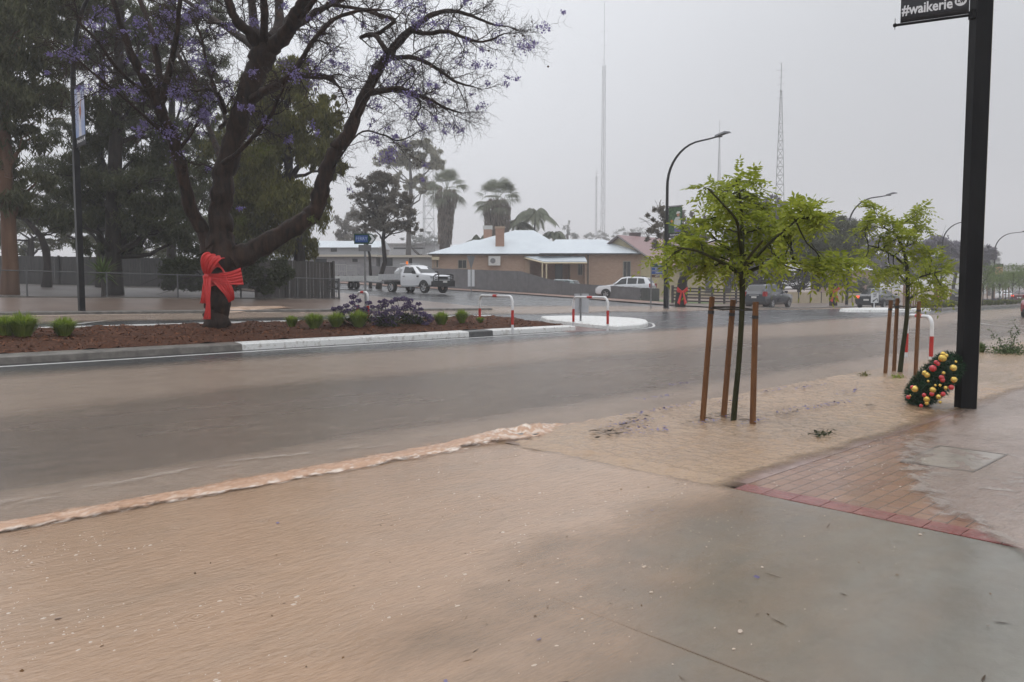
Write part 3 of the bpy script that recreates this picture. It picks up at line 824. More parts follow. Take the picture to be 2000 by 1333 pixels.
def limb(mb, p0, p1, r0, r1, n=6, sag=.12, rng=RNG, sides=6):
    p0, p1 = Vector(p0), Vector(p1); L = (p1 - p0).length
    pts = []; off = Vector(rng.normal(0, 1, 3)) * L * sag
    for i in range(n + 1):
        q = i / n
        p = p0.lerp(p1, q) + off * math.sin(math.pi*q) * .6 + Vector(rng.normal(0, 1, 3)) * L * .025 * (0 < i < n)
        pts.append(p)
    mb.tube(pts, [r0 + (r1 - r0) * (i/n) for i in range(n + 1)], sides)
    return pts
def px_r(rp, d): return rp * d / F_PX
def tree(name, label, cat, px, d, trunk, tw, clumps, n, L, W, lm, bm, droop=.3, group=None, shell=.45, dd=None, twigs=2, seed=1, depth_jit=1.0, base_dz=0.0, loc=None):
    """trunk: [(px, py, radius_px)], clumps: [(px, py, rx_px[, ry_px])] read at depth d; each clump gets its own depth in the crown"""
    rng = np.random.default_rng(seed)
    base = on(px, d, base_dz) if loc is None else Vector(loc)
    root = thing(name, label, cat, base, 0, group)
    mb = MB()
    tp = [base - base] + [at(x, y, d) - base for x, y, r in trunk]
    tr = [px_r(tw, d) * 1.15] + [px_r(r, d) for x, y, r in trunk]
    tp[0] = Vector((0, 0, -.05))
    mb.tube(tp, tr, 10)
    cl = []
    for i, c in enumerate(clumps):
        rx = px_r(c[2], d); rz = px_r(c[3] if len(c) > 3 else c[2]*.8, d)
        jit = rng.uniform(-1, 1) * depth_jit * max(1.2, rx)
        cc = at(c[0], c[1], d + jit) - base
        cl.append((cc, (rx, rx, rz)))
        j = min(range(1, len(tp)), key=lambda q: (tp[q] - cc).length + (0 if tp[q].z < cc.z else 3))
        pts = limb(mb, tp[j], cc, tr[j]*.45, max(.012, tr[j]*.12), 6, .08, rng)
        for _ in range(twigs):
            q = rng.normal(0, .8, 3) * np.array([rx, rx, rz]); limb(mb, pts[rng.integers(3, 6)], cc + Vector(q), max(.012, tr[j]*.12), .008, 4, .1, rng, 4)
    mb.build("trunk", bm, root, 60)
    P = clump_points(cl, n, rng, shell)
    v, f = leaf_arrays(P, L, W, rng, droop)
    np_mesh("crown", v, f, lm, root)
    return root
# ---- the park trees left of the jacaranda
LF_GUM = leafmat("gum_leaf", lin(.048, .057, .028), lin(.12, .124, .062), .3)
LF_PINE = leafmat("pine_needle", lin(.034, .046, .023), lin(.098, .105, .050), .25)
LF_OLIVE = leafmat("olive_leaf", lin(.062, .070, .017), lin(.175, .168, .042), .35)
LF_SHRUB = leafmat("shrub_leaf", lin(.025, .035, .015), lin(.055, .065, .025), .25)
tree("gum_tree", "tall gum tree with smooth orange brown trunk behind the low wire fence", "tree", 20, 30,
     [(20, 520, 14), (16, 430, 13), (10, 330, 12), (8, 220, 11), (20, 100, 9), (45, -40, 7)], 16,
     [(40, 60, 75, 60), (95, 120, 45), (15, 200, 65, 50), (60, 270, 45, 30), (100, 40, 45), (5, 330, 55, 40), (60, -50, 90), (-40, 100, 80), (-60, 260, 70), (120, 175, 30, 22), (20, 130, 60, 40), (70, 190, 45, 35), (35, 390, 45, 30), (75, 350, 35, 25), (-20, 20, 80, 60)],
     42000, .30, .055, LF_GUM, BK_GUM, .55, seed=3, depth_jit=.8)
tree("pine_tree", "big dark pine with thick straight trunk behind the wire fence", "tree", 222, 33,
     [(220, 500, 15), (222, 400, 14), (226, 280, 12), (230, 150, 9), (236, 20, 7), (240, -100, 4)], 18,
     [(160, 330, 55, 35), (195, 420, 50, 30), (275, 300, 55, 35), (320, 400, 50, 32), (180, 215, 50, 30), (262, 190, 50, 30), (335, 255, 50, 30), (370, 335, 45, 28), (130, 430, 45, 25), (250, 70, 50, 30), (185, 90, 45, 28), (290, 455, 50, 28), (345, 470, 40, 26), (330, 150, 45, 28), (300, 30, 50, 30), (160, 0, 50, 30), (250, -60, 70, 50), (250, 480, 35, 25), (180, 480, 35, 20), (260, 370, 50, 35), (230, 250, 40, 30), (300, 340, 50, 35), (205, 355, 45, 30), (150, 385, 45, 26), (340, 435, 45, 30), (265, 430, 45, 30), (200, 290, 45, 28)],
     62000, .34, .042, LF_PINE, BK_DARK, .5, seed=4, depth_jit=1.3)
tree("pine_tree", "slender open pine between the gum and the big dark pine", "tree", 197, 44,
     [(196, 480, 7), (195, 380, 6), (197, 250, 6), (200, 120, 5), (203, 10, 4), (205, -80, 3)], 8,
     [(130, 260, 40, 26), (100, 330, 45, 28), (150, 110, 45, 28), (110, 190, 35, 22), (225, 20, 50, 30), (60, 420, 40, 25), (120, 395, 45, 28), (150, 30, 45, 28), (260, 130, 45, 25), (180, 440, 40, 25), (160, 290, 35, 20), (240, 240, 40, 22), (110, 60, 40, 30)],
     19000, .42, .05, LF_PINE, BK_DARK, .45, seed=5, depth_jit=1.5)
tree("pine_tree", "slender open pine whose crown shows between the jacaranda limbs", "tree", 335, 46,
     [(335, 470, 8), (333, 380, 7), (335, 250, 6), (338, 120, 5), (340, 0, 4), (340, -80, 3)], 9,
     [(300, 240, 40, 26), (380, 290, 40, 28), (395, 210, 35, 26), (390, 150, 38, 26), (300, 100, 45, 26), (370, 60, 50, 30), (350, 390, 50, 30), (310, 320, 40, 24), (400, 380, 40, 28), (420, 120, 35, 24), (280, 400, 40, 26), (430, 260, 30, 22), (330, 180, 40, 24), (410, 20, 40, 24)],
     19000, .42, .05, LF_PINE, BK_DARK, .45, seed=6, depth_jit=1.5)
tree("small_tree", "low forking tree with bare dark limbs beside the board fence", "tree", 93, 42,
     [(93, 520, 7), (90, 490, 7), (80, 462, 6), (60, 440, 5), (32, 412, 4)], 9,
     [(60, 400, 36, 22), (120, 415, 34, 22), (95, 360, 40, 24), (30, 375, 34, 22), (140, 380, 30, 20), (20, 420, 24, 16), (120, 450, 24, 14)],
     6000, .28, .05, LF_GUM, BK_DARK, .45, seed=7, twigs=5)
tree("broad_tree", "bushy olive green tree with rounded top behind the jacaranda", "tree", 585, 38,
     [(585, 500, 11), (575, 430, 10), (565, 350, 9), (560, 260, 7), (560, 190, 5)], 13,
     [(500, 200, 50, 36), (560, 165, 50, 34), (605, 225, 45, 32), (560, 285, 60, 40), (495, 320, 55, 40), (620, 300, 36, 34), (480, 420, 55, 45), (560, 400, 60, 45), (605, 430, 36, 36), (530, 470, 50, 40), (600, 485, 34, 26), (648, 270, 26, 28), (655, 330, 22, 24), (660, 235, 22, 18), (505, 150, 30, 24), (575, 135, 34, 20), (520, 370, 50, 36), (450, 480, 40, 36), (630, 390, 22, 26), (440, 300, 40, 36), (460, 240, 36, 30), (640, 200, 24, 18), (530, 235, 50, 30), (470, 370, 45, 30)],
     75000, .27, .06, LF_OLIVE, BK_DARK, .6, seed=8, depth_jit=1.2)
tree("dark_shrub", "dense dark shrub against the board fence beside the red bow", "shrub", 400, 33,
     [(400, 540, 4), (402, 500, 3)], 5,
     [(405, 500, 36, 30), (355, 520, 36, 26), (465, 535, 36, 26), (520, 552, 30, 24), (335, 545, 26, 18), (430, 555, 30, 20), (385, 555, 30, 18), (490, 500, 34, 26), (550, 530, 24, 24)],
     22000, .19, .055, LF_SHRUB, BK_DARK, .35, seed=9)
for i, (px, d, cl, n, lab) in enumerate(((60, 64, [(20, 440, 40, 26), (70, 430, 44, 30), (120, 445, 40, 26), (150, 470, 36, 22), (40, 480, 40, 22), (95, 480, 36, 20), (-20, 460, 40, 26), (160, 430, 34, 24)], 5000, "dark tree mass beyond the grey board fence near the gum trunk"),
   (-80, 62, [(-60, 440, 46, 34), (-110, 430, 50, 36), (-20, 480, 40, 24), (-90, 485, 44, 24), (-150, 460, 44, 30)], 4500, "dark tree mass beyond the grey board fence at the left picture edge"),
   (260, 66, [(210, 450, 40, 28), (260, 440, 44, 30), (310, 455, 42, 28), (235, 485, 36, 22), (290, 490, 36, 20), (345, 470, 36, 26)], 5000, "dark tree mass beyond the grey board fence behind the big pine"),
   (430, 62, [(380, 440, 40, 30), (430, 430, 44, 34), (480, 445, 40, 30), (400, 480, 36, 24), (455, 490, 36, 22), (520, 470, 36, 26)], 5000, "dark tree mass beyond the grey board fence behind the red bow"))):
    tree("broad_tree", lab, "tree", px, d, [(px, 500, 6), (px, 470, 5)], 7, cl, n, .5, .12, LF_GUM, BK_DARK, .4, seed=90 + i, twigs=1)
# ---- the yucca by the wire fence
yb = on(203, 30.5)
yu = thing("yucca", "green spiky yucca on a pale stump behind the wire fence", "plant", yb)
mb = MB(); mb.tube([(0, 0, -.05), (.02, 0, .4), (0, .02, .85)], [.09, .08, .08], 8); mb.build("stem", BK_GREY, yu, 60)
rngy = np.random.default_rng(2); mb = MB()
for i in range(110):
    a = rngy.uniform(0, 2*math.pi); e = rngy.uniform(-.35, 1.4); L = rngy.uniform(.7, 1.15)
    d = Vector((math.cos(a)*math.cos(e), math.sin(a)*math.cos(e), math.sin(e))); s = d.cross(Vector((0, 0, 1))); s = (s.normalized() if s.length > .01 else Vector((1, 0, 0))) * .03
    p0 = Vector((0, 0, .85 + rngy.uniform(-.1, .15))); p1 = p0 + d*L*.5; p2 = p0 + d*L + Vector((0, 0, -.12*L))
    mb.add([p0 - s, p0 + s, p1 + s*.9, p1 - s*.9, p2], [(0, 1, 2, 3), (3, 2, 4)])
mb.build("leaves", leafmat("yucca_leaf", lin(.05, .085, .02), lin(.13, .19, .05), .3), yu)

def rough_tube(mb, P, R, n, amp, sd):
    b0 = len(mb.v); mb.tube(P, R, n); m = len(P)
    cs = np.repeat(np.array([tuple(p) for p in P]), n, 0); vv = np.array(mb.v[b0:b0 + m*n])
    ang = np.tile(np.arange(n)/n*6.283, m); L = np.concatenate([[0], np.cumsum([(P[i+1]-P[i]).length for i in range(m-1)])]); L = np.repeat(L, n)
    k = 1 + amp*(fb(np.cos(ang)*1.8 + 5 + np.sin(ang)*1.1, L*2.2 + np.sin(ang)*1.8, 4, sd) - .5)*2 + amp*.6*(fb(ang*3.5, L*6, 2, sd + 1) - .5)
    vv = cs + (vv - cs)*k[:, None]; mb.v[b0:b0 + m*n] = [tuple(q) for q in vv]
# ---- the jacaranda in the median
JD = gp(420, 652); JDEP = JD.dot(FWD); JB = JD + Vector((0, 0, .12))
jac = thing("jacaranda_tree", "large spreading jacaranda with purple blossom and black limbs in the median bed", "tree", JB)
rj = np.random.default_rng(21)
def J(px, py, dd=0.0): return at(px, py, JDEP + dd) - JB
kJ = JDEP / F_PX
limbs = []
def jl(pts, sides=8):
    P = [J(p[0], p[1], p[3] if len(p) > 3 else 0.0) for p in pts]; R = [p[2]*kJ for p in pts]
    # refine with a smooth curve
    Q, S = [], []
    for i in range(len(P) - 1):
        p0, p1, p2, p3 = P[max(i-1, 0)], P[i], P[i+1], P[min(i+2, len(P)-1)]
        for u in (0, .17, .34, .5, .67, .83):
            Q.append(.5*((2*p1) + (p2-p0)*u + (2*p0-5*p1+4*p2-p3)*u*u + (3*p1-p0-3*p2+p3)*u**3)); S.append(R[i]*(1-u)+R[i+1]*u)
    Q.append(P[-1]); S.append(R[-1])
    S = [s*(.95 + .06*math.sin(i*1.1 + pts[0][0]) + rj.normal(0, .02)) for i, s in enumerate(S)]; Q = [q + Vector(rj.normal(0, 1, 3))*.09*sv for q, sv in zip(Q, S)]
    limbs.append((Q, S)); return Q, S
trunk_mb = MB()
Q, S = jl([(419, 668, 34), (420, 645, 28), (424, 610, 25), (430, 565, 26), (432, 520, 31), (432, 480, 29), (432, 450, 23), (432, 390, 22), (440, 330, 21), (463, 250, 20), (490, 170, 21), (512, 110, 24), (525, 85, 20)])
rough_tube(trunk_mb, Q, S, 22, .12, 3)
main = [
 [(408, 495, 16), (396, 450, 14), (376, 415, 13, -.2), (356, 340, 12.5, -.5), (335, 270, 11.5, -.8), (312, 210, 11, -1), (285, 160, 9, -1.2), (262, 120, 8, -1.4), (240, 60, 6, -1.6), (212, -30, 4, -1.8)],
 [(312, 212, 9, -1), (312, 150, 7, -.9), (300, 80, 6, -.8), (285, 30, 5, -.6), (262, -30, 4, -.4)],
 [(316, 200, 8, -1), (330, 140, 6.5, -1.2), (345, 70, 5, -1.6), (352, 0, 4, -1.8), (360, -60, 3, -2)],
 [(450, 515, 26), (492, 492, 21, .1), (550, 458, 19, .3), (600, 428, 18, .5), (620, 402, 17, .6), (632, 352, 16, .6), (650, 302, 15, .7), (680, 262, 14, .8), (702, 208, 12, .9), (730, 152, 11, 1.0), (756, 112, 10, 1.0), (782, 78, 8.5, 1.1), (812, 52, 7, 1.2), (842, 30, 5.5, 1.3), (882, 22, 4.5, 1.4), (922, 32, 3.2, 1.5), (962, 48, 2.2, 1.6), (992, 52, 1.3, 1.7)],
 [(505, 95, 14), (488, 65, 11, -.4), (462, 40, 9, -.7), (446, 5, 8, -.9), (436, -50, 6, -1)],
 [(512, 90, 12), (497, 50, 9, .4), (492, 10, 8, .7), (486, -60, 6, 1)],
 [(515, 90, 10), (516, 40, 7.5, -.7), (514, -40, 6, -1.4)],
 [(528, 90, 15), (544, 50, 10, .6), (546, 0, 9, 1.1), (552, -60, 7, 1.5)],
 [(530, 95, 18), (560, 62, 14, -.3), (582, 25, 13, -.7), (602, -20, 11, -1), (625, -80, 8, -1.2)],
 [(560, 62, 8, -.3), (590, 44, 7, .2), (622, 22, 6, .6), (668, -2, 5.5, 1), (720, -30, 4, 1.4)],
 [(566, 60, 6, -.4), (600, 20, 5.5, -.9), (622, -8, 4, -1.3), (660, -40, 3, -1.6)],
 [(488, 200, 10), (512, 182, 9, -.5), (545, 165, 8, -.9), (570, 150, 6.5, -1.2), (602, 148, 6, -1.4), (640, 152, 5, -1.6), (660, 168, 2.5, -1.7)],
 [(568, 152, 6, -1.2), (592, 112, 5, -1.3), (612, 80, 4.5, -1.4), (650, 40, 4, -1.6), (700, 22, 3, -1.8), (745, 20, 2, -2)],
 [(692, 232, 5, .8), (722, 182, 4.5, .2), (748, 178, 4.5, 0), (782, 172, 4, -.2), (812, 190, 2.5, -.4)],
 [(768, 114, 5.5, 1.1), (802, 112, 5, 1.5), (832, 122, 4.5, 1.9), (862, 140, 4, 2.1), (890, 160, 3, 2.3), (925, 170, 1.5, 2.4)],
 [(712, 186, 7.5, .9), (742, 178, 6.5, 1.3), (782, 175, 6, 1.5), (812, 185, 4.5, 1.7), (842, 196, 3.6, 1.9), (872, 212, 2.5, 2), (905, 222, 1.3, 2.1)],
 [(802, 60, 6, 1.2), (832, 66, 5, .8), (872, 62, 4.5, .5), (902, 72, 3.5, .3), (942, 82, 2.4, .1), (985, 66, 1.4, 0)],
 [(704, 74, 4, .6), (730, 68, 5, .4), (752, 96, 5.5, .2), (756, 118, 5, .8)],
 [(730, 70, 4, .4), (770, 42, 4, .2), (740, 30, 3.4, -.3), (700, 18, 3.4, -.7), (650, 10, 3.5, -1)],
 [(420, 332, 8), (462, 300, 4.5, -.6), (500, 262, 4.5, -1.1), (530, 225, 4, -1.5), (545, 190, 3.2, -1.8)],
 [(430, 250, 5, .1), (440, 235, 4, .3), (425, 190, 3.5, .9), (405, 130, 3.2, 1.3), (395, 80, 3, 1.5), (380, 40, 2.5, 1.6)],
 [(440, 222, 4.5, -.1), (430, 192, 4, -.5), (412, 176, 3.5, -.9), (385, 178, 3, -1.2)],
 [(480, 60, 4, -.4), (460, 50, 4, .5), (430, 46, 3.5, .9), (405, 44, 3, 1.2)],
 [(640, 345, 2, .6), (700, 262, 1.8, .2), (748, 264, 1.8, -.1), (775, 275, 1.5, -.3), (800, 268, 1.2, -.4)],
 [(300, 190, 5, -1), (262, 165, 4, -1.4), (225, 130, 3.4, -1.8), (190, 80, 3, -2.1), (160, 50, 2.4, -2.3)],
 [(335, 275, 4, -.8), (290, 235, 3, -1.3), (240, 190, 2.6, -1.7), (190, 150, 2.2, -2.1), (150, 115, 1.6, -2.3)],
 [(345, 300, 4, -.6), (380, 250, 3, -.3), (400, 200, 2.6, .2), (372, 140, 2.4, .5), (350, 90, 2, .8)],
 # limbs reaching away from and towards the camera, which give the crown its depth
 [(520, 95, 10, .2), (560, 40, 8, 1.6), (620, -10, 6, 2.8), (690, -40, 4, 3.6)],
 [(500, 95, 9, .2), (450, 60, 7, 1.8), (390, 20, 5, 3.0), (330, -20, 3, 3.8)],
 [(440, 330, 8, 0), (400, 230, 6, 1.4), (360, 130, 5, 2.4), (320, 60, 3, 3.2)],
]
for m_ in main:
    Q, S = jl(m_); rough_tube(trunk_mb, Q, S, 14 if m_[0][2] > 8 else 7, .11, m_[0][0])
trunk_mb.build("trunk", BK_JAC, jac, 70)
tw = MB(); tips = []
def jtwig(p, d, L, r, lev, n=None):
    n = n or (6 if lev == 1 else 4)
    pts = [p]; dd = d.copy()
    for i in range(n):
        dd = (dd + Vector(rj.normal(0, .34 if lev > 1 else .28, 3)) + Vector((0, 0, -.03))).normalized()
        pts.append(pts[-1] + dd * (L / n))
    tw.tube(pts, [r * (1 - .75*i/n) for i in range(n + 1)], 4 if lev == 1 else 3, caps=False)
    if lev < 3:
        for i in range(1, n + 1):
            for _ in range(2 if lev == 1 else (1 if rj.random() < .75 else 2)):
                q = Vector(rj.normal(0, 1, 3)); q = (q - dd * q.dot(dd)).normalized()
                nd = (dd*.75 + q*.85).normalized()
                jtwig(pts[i], nd, L * rj.uniform(.32, .6), max(.0045, r*.5), lev + 1)
    else: pass
    tips.append((pts[-1], lev))
for (Q, S), m_ in zip(limbs[1:], main):
    n = len(Q)
    for i in range(0, n, 2):
        if S[i] > .115: continue
        if Q[i].z < 3.0 and S[i] > .06: continue
        k = .55 if S[i] > .06 else .95
        if rj.random() > k: continue
        d = (Q[min(i+1, n-1)] - Q[max(i-1, 0)]).normalized()
        q = Vector(rj.normal(0, 1, 3)); q = (q - d*q.dot(d)).normalized()
        jtwig(Q[i], (d*.65 + q*.8 + Vector((0, 0, .12))).normalized(), rj.uniform(.55, 1.35), max(.009, min(.02, S[i]*.45)), 1)
    d = (Q[-1] - Q[-2]).normalized(); jtwig(Q[-1], d, .8, max(.008, S[-1]*.8), 1)
tw.build("branches", BK_JAC, jac)
LF_BLO = leafmat("jacaranda_blossom", lin(.155, .125, .31), lin(.31, .26, .50), .35)
cents = []
tp_ = [t_[0] for t_ in tips]
def frame_of(v):
    w = v + JB; d = w.dot(FWD); x = w.dot(RGT)/d; return 1000 + x*F_PX, d
pool = [t_ for t_ in tp_]
idx = rj.permutation(len(pool))
nb = 0
for i in idx:
    pxx, d = frame_of(pool[i])
    dens = .9 if pxx < 420 else .55
    if rj.random() < dens: cents.append((pool[i], rj.uniform(.04, .10) if rj.random() < .66 else rj.uniform(.11, .20))); nb += 1
    if nb > 260: break
for x, y, r, dd in ((145, 108, .22, -2.2), (172, 82, .12, -2.2), (120, 105, .12, -2.2), (895, 122, .16, 2), (930, 128, .14, 2), (905, 105, .10, 2), (655, 125, .13, -.9), (675, 132, .14, -.9), (650, 98, .14, -.9), (805, 205, .12, 1), (468, 408, .08, .2), (730, 235, .06, 0), (310, 165, .12, -1), (225, 178, .11, -1.5), (285, 245, .13, -1), (245, 70, .15, -1.4), (190, 55, .14, -1.8), (330, 30, .15, -1), (790, 12, .18, .5), (820, 10, .16, .5), (620, 35, .12, -.5), (405, 215, .12, 0), (270, 45, .16, -1.4), (200, 25, .16, -1.6), (365, 35, .12, -1), (440, 160, .10, 1), (610, 245, .08, -1), (620, 262, .08, -1), (230, 40, .14, -1.5), (300, 80, .13, -1)):
    cents.append((J(x, y, dd), r))
pts = []
for c, r in cents:
    m = int(18 + 620 * r * r * 4 + 60*r)
    pts.append(np.array(c)[None, :] + rj.normal(0, 1, (m, 3)) * np.array([r, r, r*.8]) * .62)
v, f = leaf_arrays(np.concatenate(pts), .066, .036, rj, .45)
np_mesh("blossom", v, f, LF_BLO, jac)
# a few new leaves on the limbs and round brown seed pods at the twig ends
pts = []
for x, y, r in ((385, 185, .16), (395, 195, .12), (340, 330, .10), (365, 325, .10), (500, 300, .2), (520, 290, .15), (610, 430, .08), (470, 430, .12)):
    pts.append(np.array(J(x, y, -.3))[None, :] + rj.normal(0, 1, (70, 3)) * r * .6)
v, f = leaf_arrays(np.concatenate(pts), .07, .025, rj, .3)
np_mesh("foliage", v, f, leafmat("new_jacaranda_leaf", lin(.07, .10, .015), lin(.14, .17, .04), .35), jac)
pod = MB(); pod.ball((0, 0, 0), .032, 8, 6, sc=(1, .5, 1)); pod = pod.build("seed_pod", mat("seed_pod", lin(.03, .014, .009), lin(.09, .035, .02), .5, 20), jac, 180)
for q, i in enumerate(idx[400:470]):
    o = pod if q == 0 else pod.copy()
    if q: COL.objects.link(o); o.parent = jac
    o.location = pool[i] + Vector((0, 0, -.05)); o.rotation_euler = (rj.uniform(-.5, .5), rj.uniform(-.5, .5), rj.uniform(0, 6))

# ---- red bow tied round the jacaranda: a sash, two loops and two tails of gathered cloth
def cloth_mat():
    k = NT("red_ribbon"); n = k.noise(30, 4, .6, scl=(1, 1, .25))
    k.col(k.mix(n, lin(.52, .02, .022), lin(.74, .055, .05))); k.rough(.45); k.bump(n, .5, .02); return k.m
M_RED = cloth_mat()
bow = thing("ribbon_bow", "large red ribbon bow knotted round the thick jacaranda trunk", "ribbon bow", JB + Vector((0, 0, .0)))
TOC = -FWD                                                     # towards the viewer
def fold_strip(name, L, W, path, wid, folds, amp, thick=.012, n=36, m=40, ph=0.0, parent=bow):
    """gathered ribbon: path(u)->centre, wid(u)->(direction, width); folds run along it"""
    vs = []
    for i in range(n + 1):
        u = i / n; c = path(u); wv, w = wid(u); tv = (path(min(1, u + .02)) - path(max(0, u - .02))).normalized(); nv = tv.cross(wv).normalized()
        for j in range(m + 1):
            q = j / m - .5
            a = amp * (math.sin(q*math.pi*folds*2 + ph + 1.7*u) + .5*math.sin(q*math.pi*folds*4.7 + ph*2 - 2.6*u)) * (.4 + .6*min(1, w/.25))
            vs.append(c + wv*q*w + nv*a)
    fs = [(i*(m+1)+j, i*(m+1)+j+1, (i+1)*(m+1)+j+1, (i+1)*(m+1)+j) for i in range(n) for j in range(m)]
    me = bpy.data.meshes.new(name); me.from_pydata([tuple(q) for q in vs], [], fs); me.materials.append(M_RED)
    me.polygons.foreach_set("use_smooth", [True]*len(fs))
    o = bpy.data.objects.new(name, me); COL.objects.link(o); o.parent = parent
    md = o.modifiers.new("cloth", 'SOLIDIFY'); md.thickness = thick
    return o
def bez(*P):
    P = [Vector(p) for p in P]
    def f(u):
        Q = P
        while len(Q) > 1: Q = [Q[i].lerp(Q[i+1], u) for i in range(len(Q)-1)]
        return Q[0]
    return f
def K(px, py, dd): return J(px, py, dd)
kn = K(405, 540, -.52)
# sash round the trunk
trc = lambda z: K(430, 565, 0)
def sash(u):
    a = -2.6 + u*5.2; c = K(433, 548, 0); r = .43
    return c + RGT*math.sin(a)*r*1.0 + TOC*math.cos(a)*r + Vector((0, 0, .10*math.sin(a + .3)))
fold_strip("sash", 1, 1, sash, lambda u: (Vector((0, 0, 1)), .34 + .08*math.sin(u*7)), 4, .016, n=60)
fold_strip("loop", 1, 1, bez(kn, K(398, 520, -.75), K(412, 495, -.8), K(424, 500, -.6)), lambda u: ((RGT*.9 + Vector((0, 0, -.35))).normalized(), .10 + .36*math.sin(min(1, u*1.15)*math.pi*.62)), 3, .02)
fold_strip("loop", 1, 1, bez(kn, K(412, 500, -.62), K(415, 498, -.5), K(440, 535, -.52)), lambda u: ((RGT*.5 + Vector((0, 0, -.8))).normalized(), .12 + .30*math.sin(u*math.pi)), 3, .02, ph=1)
fold_strip("loop", 1, 1, bez(kn, K(430, 548, -.62), K(452, 545, -.55), K(473, 540, -.45)), lambda u: ((Vector((0, 0, -1)) + RGT*.15).normalized(), .14 + .32*u), 5, .022, ph=2)
fold_strip("tail", 1, 1, bez(kn, K(398, 560, -.6), K(399, 590, -.56), K(396, 592, -.5)), lambda u: (RGT, .10 + .06*u), 2, .018, ph=.4)
fold_strip("tail", 1, 1, bez(kn, K(405, 560, -.66), K(409, 600, -.62), K(404, 624, -.55)), lambda u: (RGT, .09 + .14*abs(u-.55)**1.2*2), 2.5, .02, ph=2.2)
fold_strip("tail", 1, 1, bez(kn + RGT*.3, K(440, 560, -.58), K(452, 572, -.52), K(452, 588, -.42)), lambda u: ((RGT + Vector((0, 0, .5))).normalized(), .42 - .26*u), 5, .022, ph=3.1)
mb = MB(); mb.ball(kn, .085, 14, 10, sc=(1.1, .8, 1.15)); mb.build("knot", M_RED, bow, 180)
# ------------------------------------------------------------------ young street trees with stakes
LF_YOUNG = leafmat("young_leaf", lin(.18, .235, .022), lin(.38, .42, .058), .5, .4)
def pinnate(C, D, rng, L=.26, pairs=6, ll=.088, lw=.034):
    """compound leaves: a drooping rachis with paired leaflets; C (n,3) bases, D (n,3) directions"""
    n = len(C); D = D / np.linalg.norm(D, axis=1)[:, None]
    up = np.array([0, 0, 1.0]); S = np.cross(D, up); S /= np.linalg.norm(S, axis=1)[:, None] + 1e-9
    roll = rng.normal(0, .35, n)[:, None]; N = np.cross(S, D); S2 = S*np.cos(roll) + N*np.sin(roll)
    Ls = (L * rng.uniform(.6, 1.2, n))[:, None]
    V = []
    for k in range(pairs + 1):
        u = (k + .8) / (pairs + .8)
        p = C + D*Ls*u + np.array([0, 0, -1.0]) * Ls * (u**2) * .38
        sides = (0,) if k == pairs else (-1, 1)
        for sd in sides:
            a = S2*sd*.9 + D*.45 if sd else D
            a = a + np.array([0, 0, -.35]) + rng.normal(0, .12, (n, 3)); a /= np.linalg.norm(a, axis=1)[:, None]
            b = np.cross(a, rng.normal(0, .35, (n, 3)) + np.cross(S2, D)); b /= np.linalg.norm(b, axis=1)[:, None] + 1e-9
            sz = (1 - .25*abs(u - .5)) * rng.uniform(.8, 1.15, n)[:, None]
            q0, q2 = p, p + a*ll*sz; m1 = p + a*ll*sz*.42
            V.append(np.stack([q0, m1 + b*lw*sz*.5, q2, m1 - b*lw*sz*.5], 1))
    V = np.concatenate(V, 0).reshape(-1, 3)
    return V, np.arange(len(V)).reshape(-1, 4)
def young_tree(label, bx, by, trunk, branches, clumps, seed, leaf=.30, lscale=1.0, yaw_depth=1.0):
    g = gp(bx, by); d = g.dot(FWD); base = Vector((g.x, g.y, 0.0)); k = d / F_PX
    rng = np.random.default_rng(seed)
    root = thing("young_tree", label, "tree", base)
    Jp = lambda x, y, dd=0.0: at(x, y, d + dd) - base
    mb = MB(); nodes = []
    def run(pts, sides=8):
        P = [Jp(p[0], p[1], p[3] if len(p) > 3 else 0) for p in pts]; R = [p[2]*k for p in pts]
        Q, S = [], []
        for i in range(len(P)-1):
            p0, p1, p2, p3 = P[max(i-1, 0)], P[i], P[i+1], P[min(i+2, len(P)-1)]
            for u in (0, .33, .66):
                Q.append(.5*((2*p1) + (p2-p0)*u + (2*p0-5*p1+4*p2-p3)*u*u + (3*p1-p0-3*p2+p3)*u**3)); S.append(R[i]*(1-u)+R[i+1]*u)
        Q.append(P[-1]); S.append(R[-1]); mb.tube(Q, S, sides); nodes.extend(Q); return Q
    run(trunk, 10)
    for b_ in branches: run(b_, 6)
    Cs, Ds, Cl = [], [], []
    for c in clumps:
        px, py, rx, n = c[:4]; dd = c[4] if len(c) > 4 else rng.uniform(-.55, .55)*yaw_depth
        cc = Jp(px, py, dd); r = rx*k
        cand = [q for q in nodes if q.z > .55*Jp(px, py).z]
        nb = min(cand, key=lambda q: (q - cc).length)
        limb(mb, nb, cc, .011, .005, 5, .08, rng, 5)
        m = int(n*1.4*lscale)
        for _ in range(max(3, m // 6)):
            q = Vector(rng.normal(0, .5, 3)); q.z *= .6
            e = cc + q*r*.78; P = limb(mb, cc.lerp(nb, rng.uniform(0, .5)), e, .005, .0025, 4, .1, rng, 4)
            for w in range(6):
                j = rng.integers(2, 5); o = P[j]
                dr = (o - nb).normalized()*.5 + Vector(rng.normal(0, 1, 3))*.8; dr.z = dr.z*.7 + .06
                Cs.append(tuple(o)); Ds.append(tuple(dr))
    mb.build("trunk", BK_YOUNG, root, 80)
    v, f = pinnate(np.array(Cs), np.array(Ds), rng, leaf)
    np_mesh("foliage", v, f, LF_YOUNG, root)
    return root, base, d
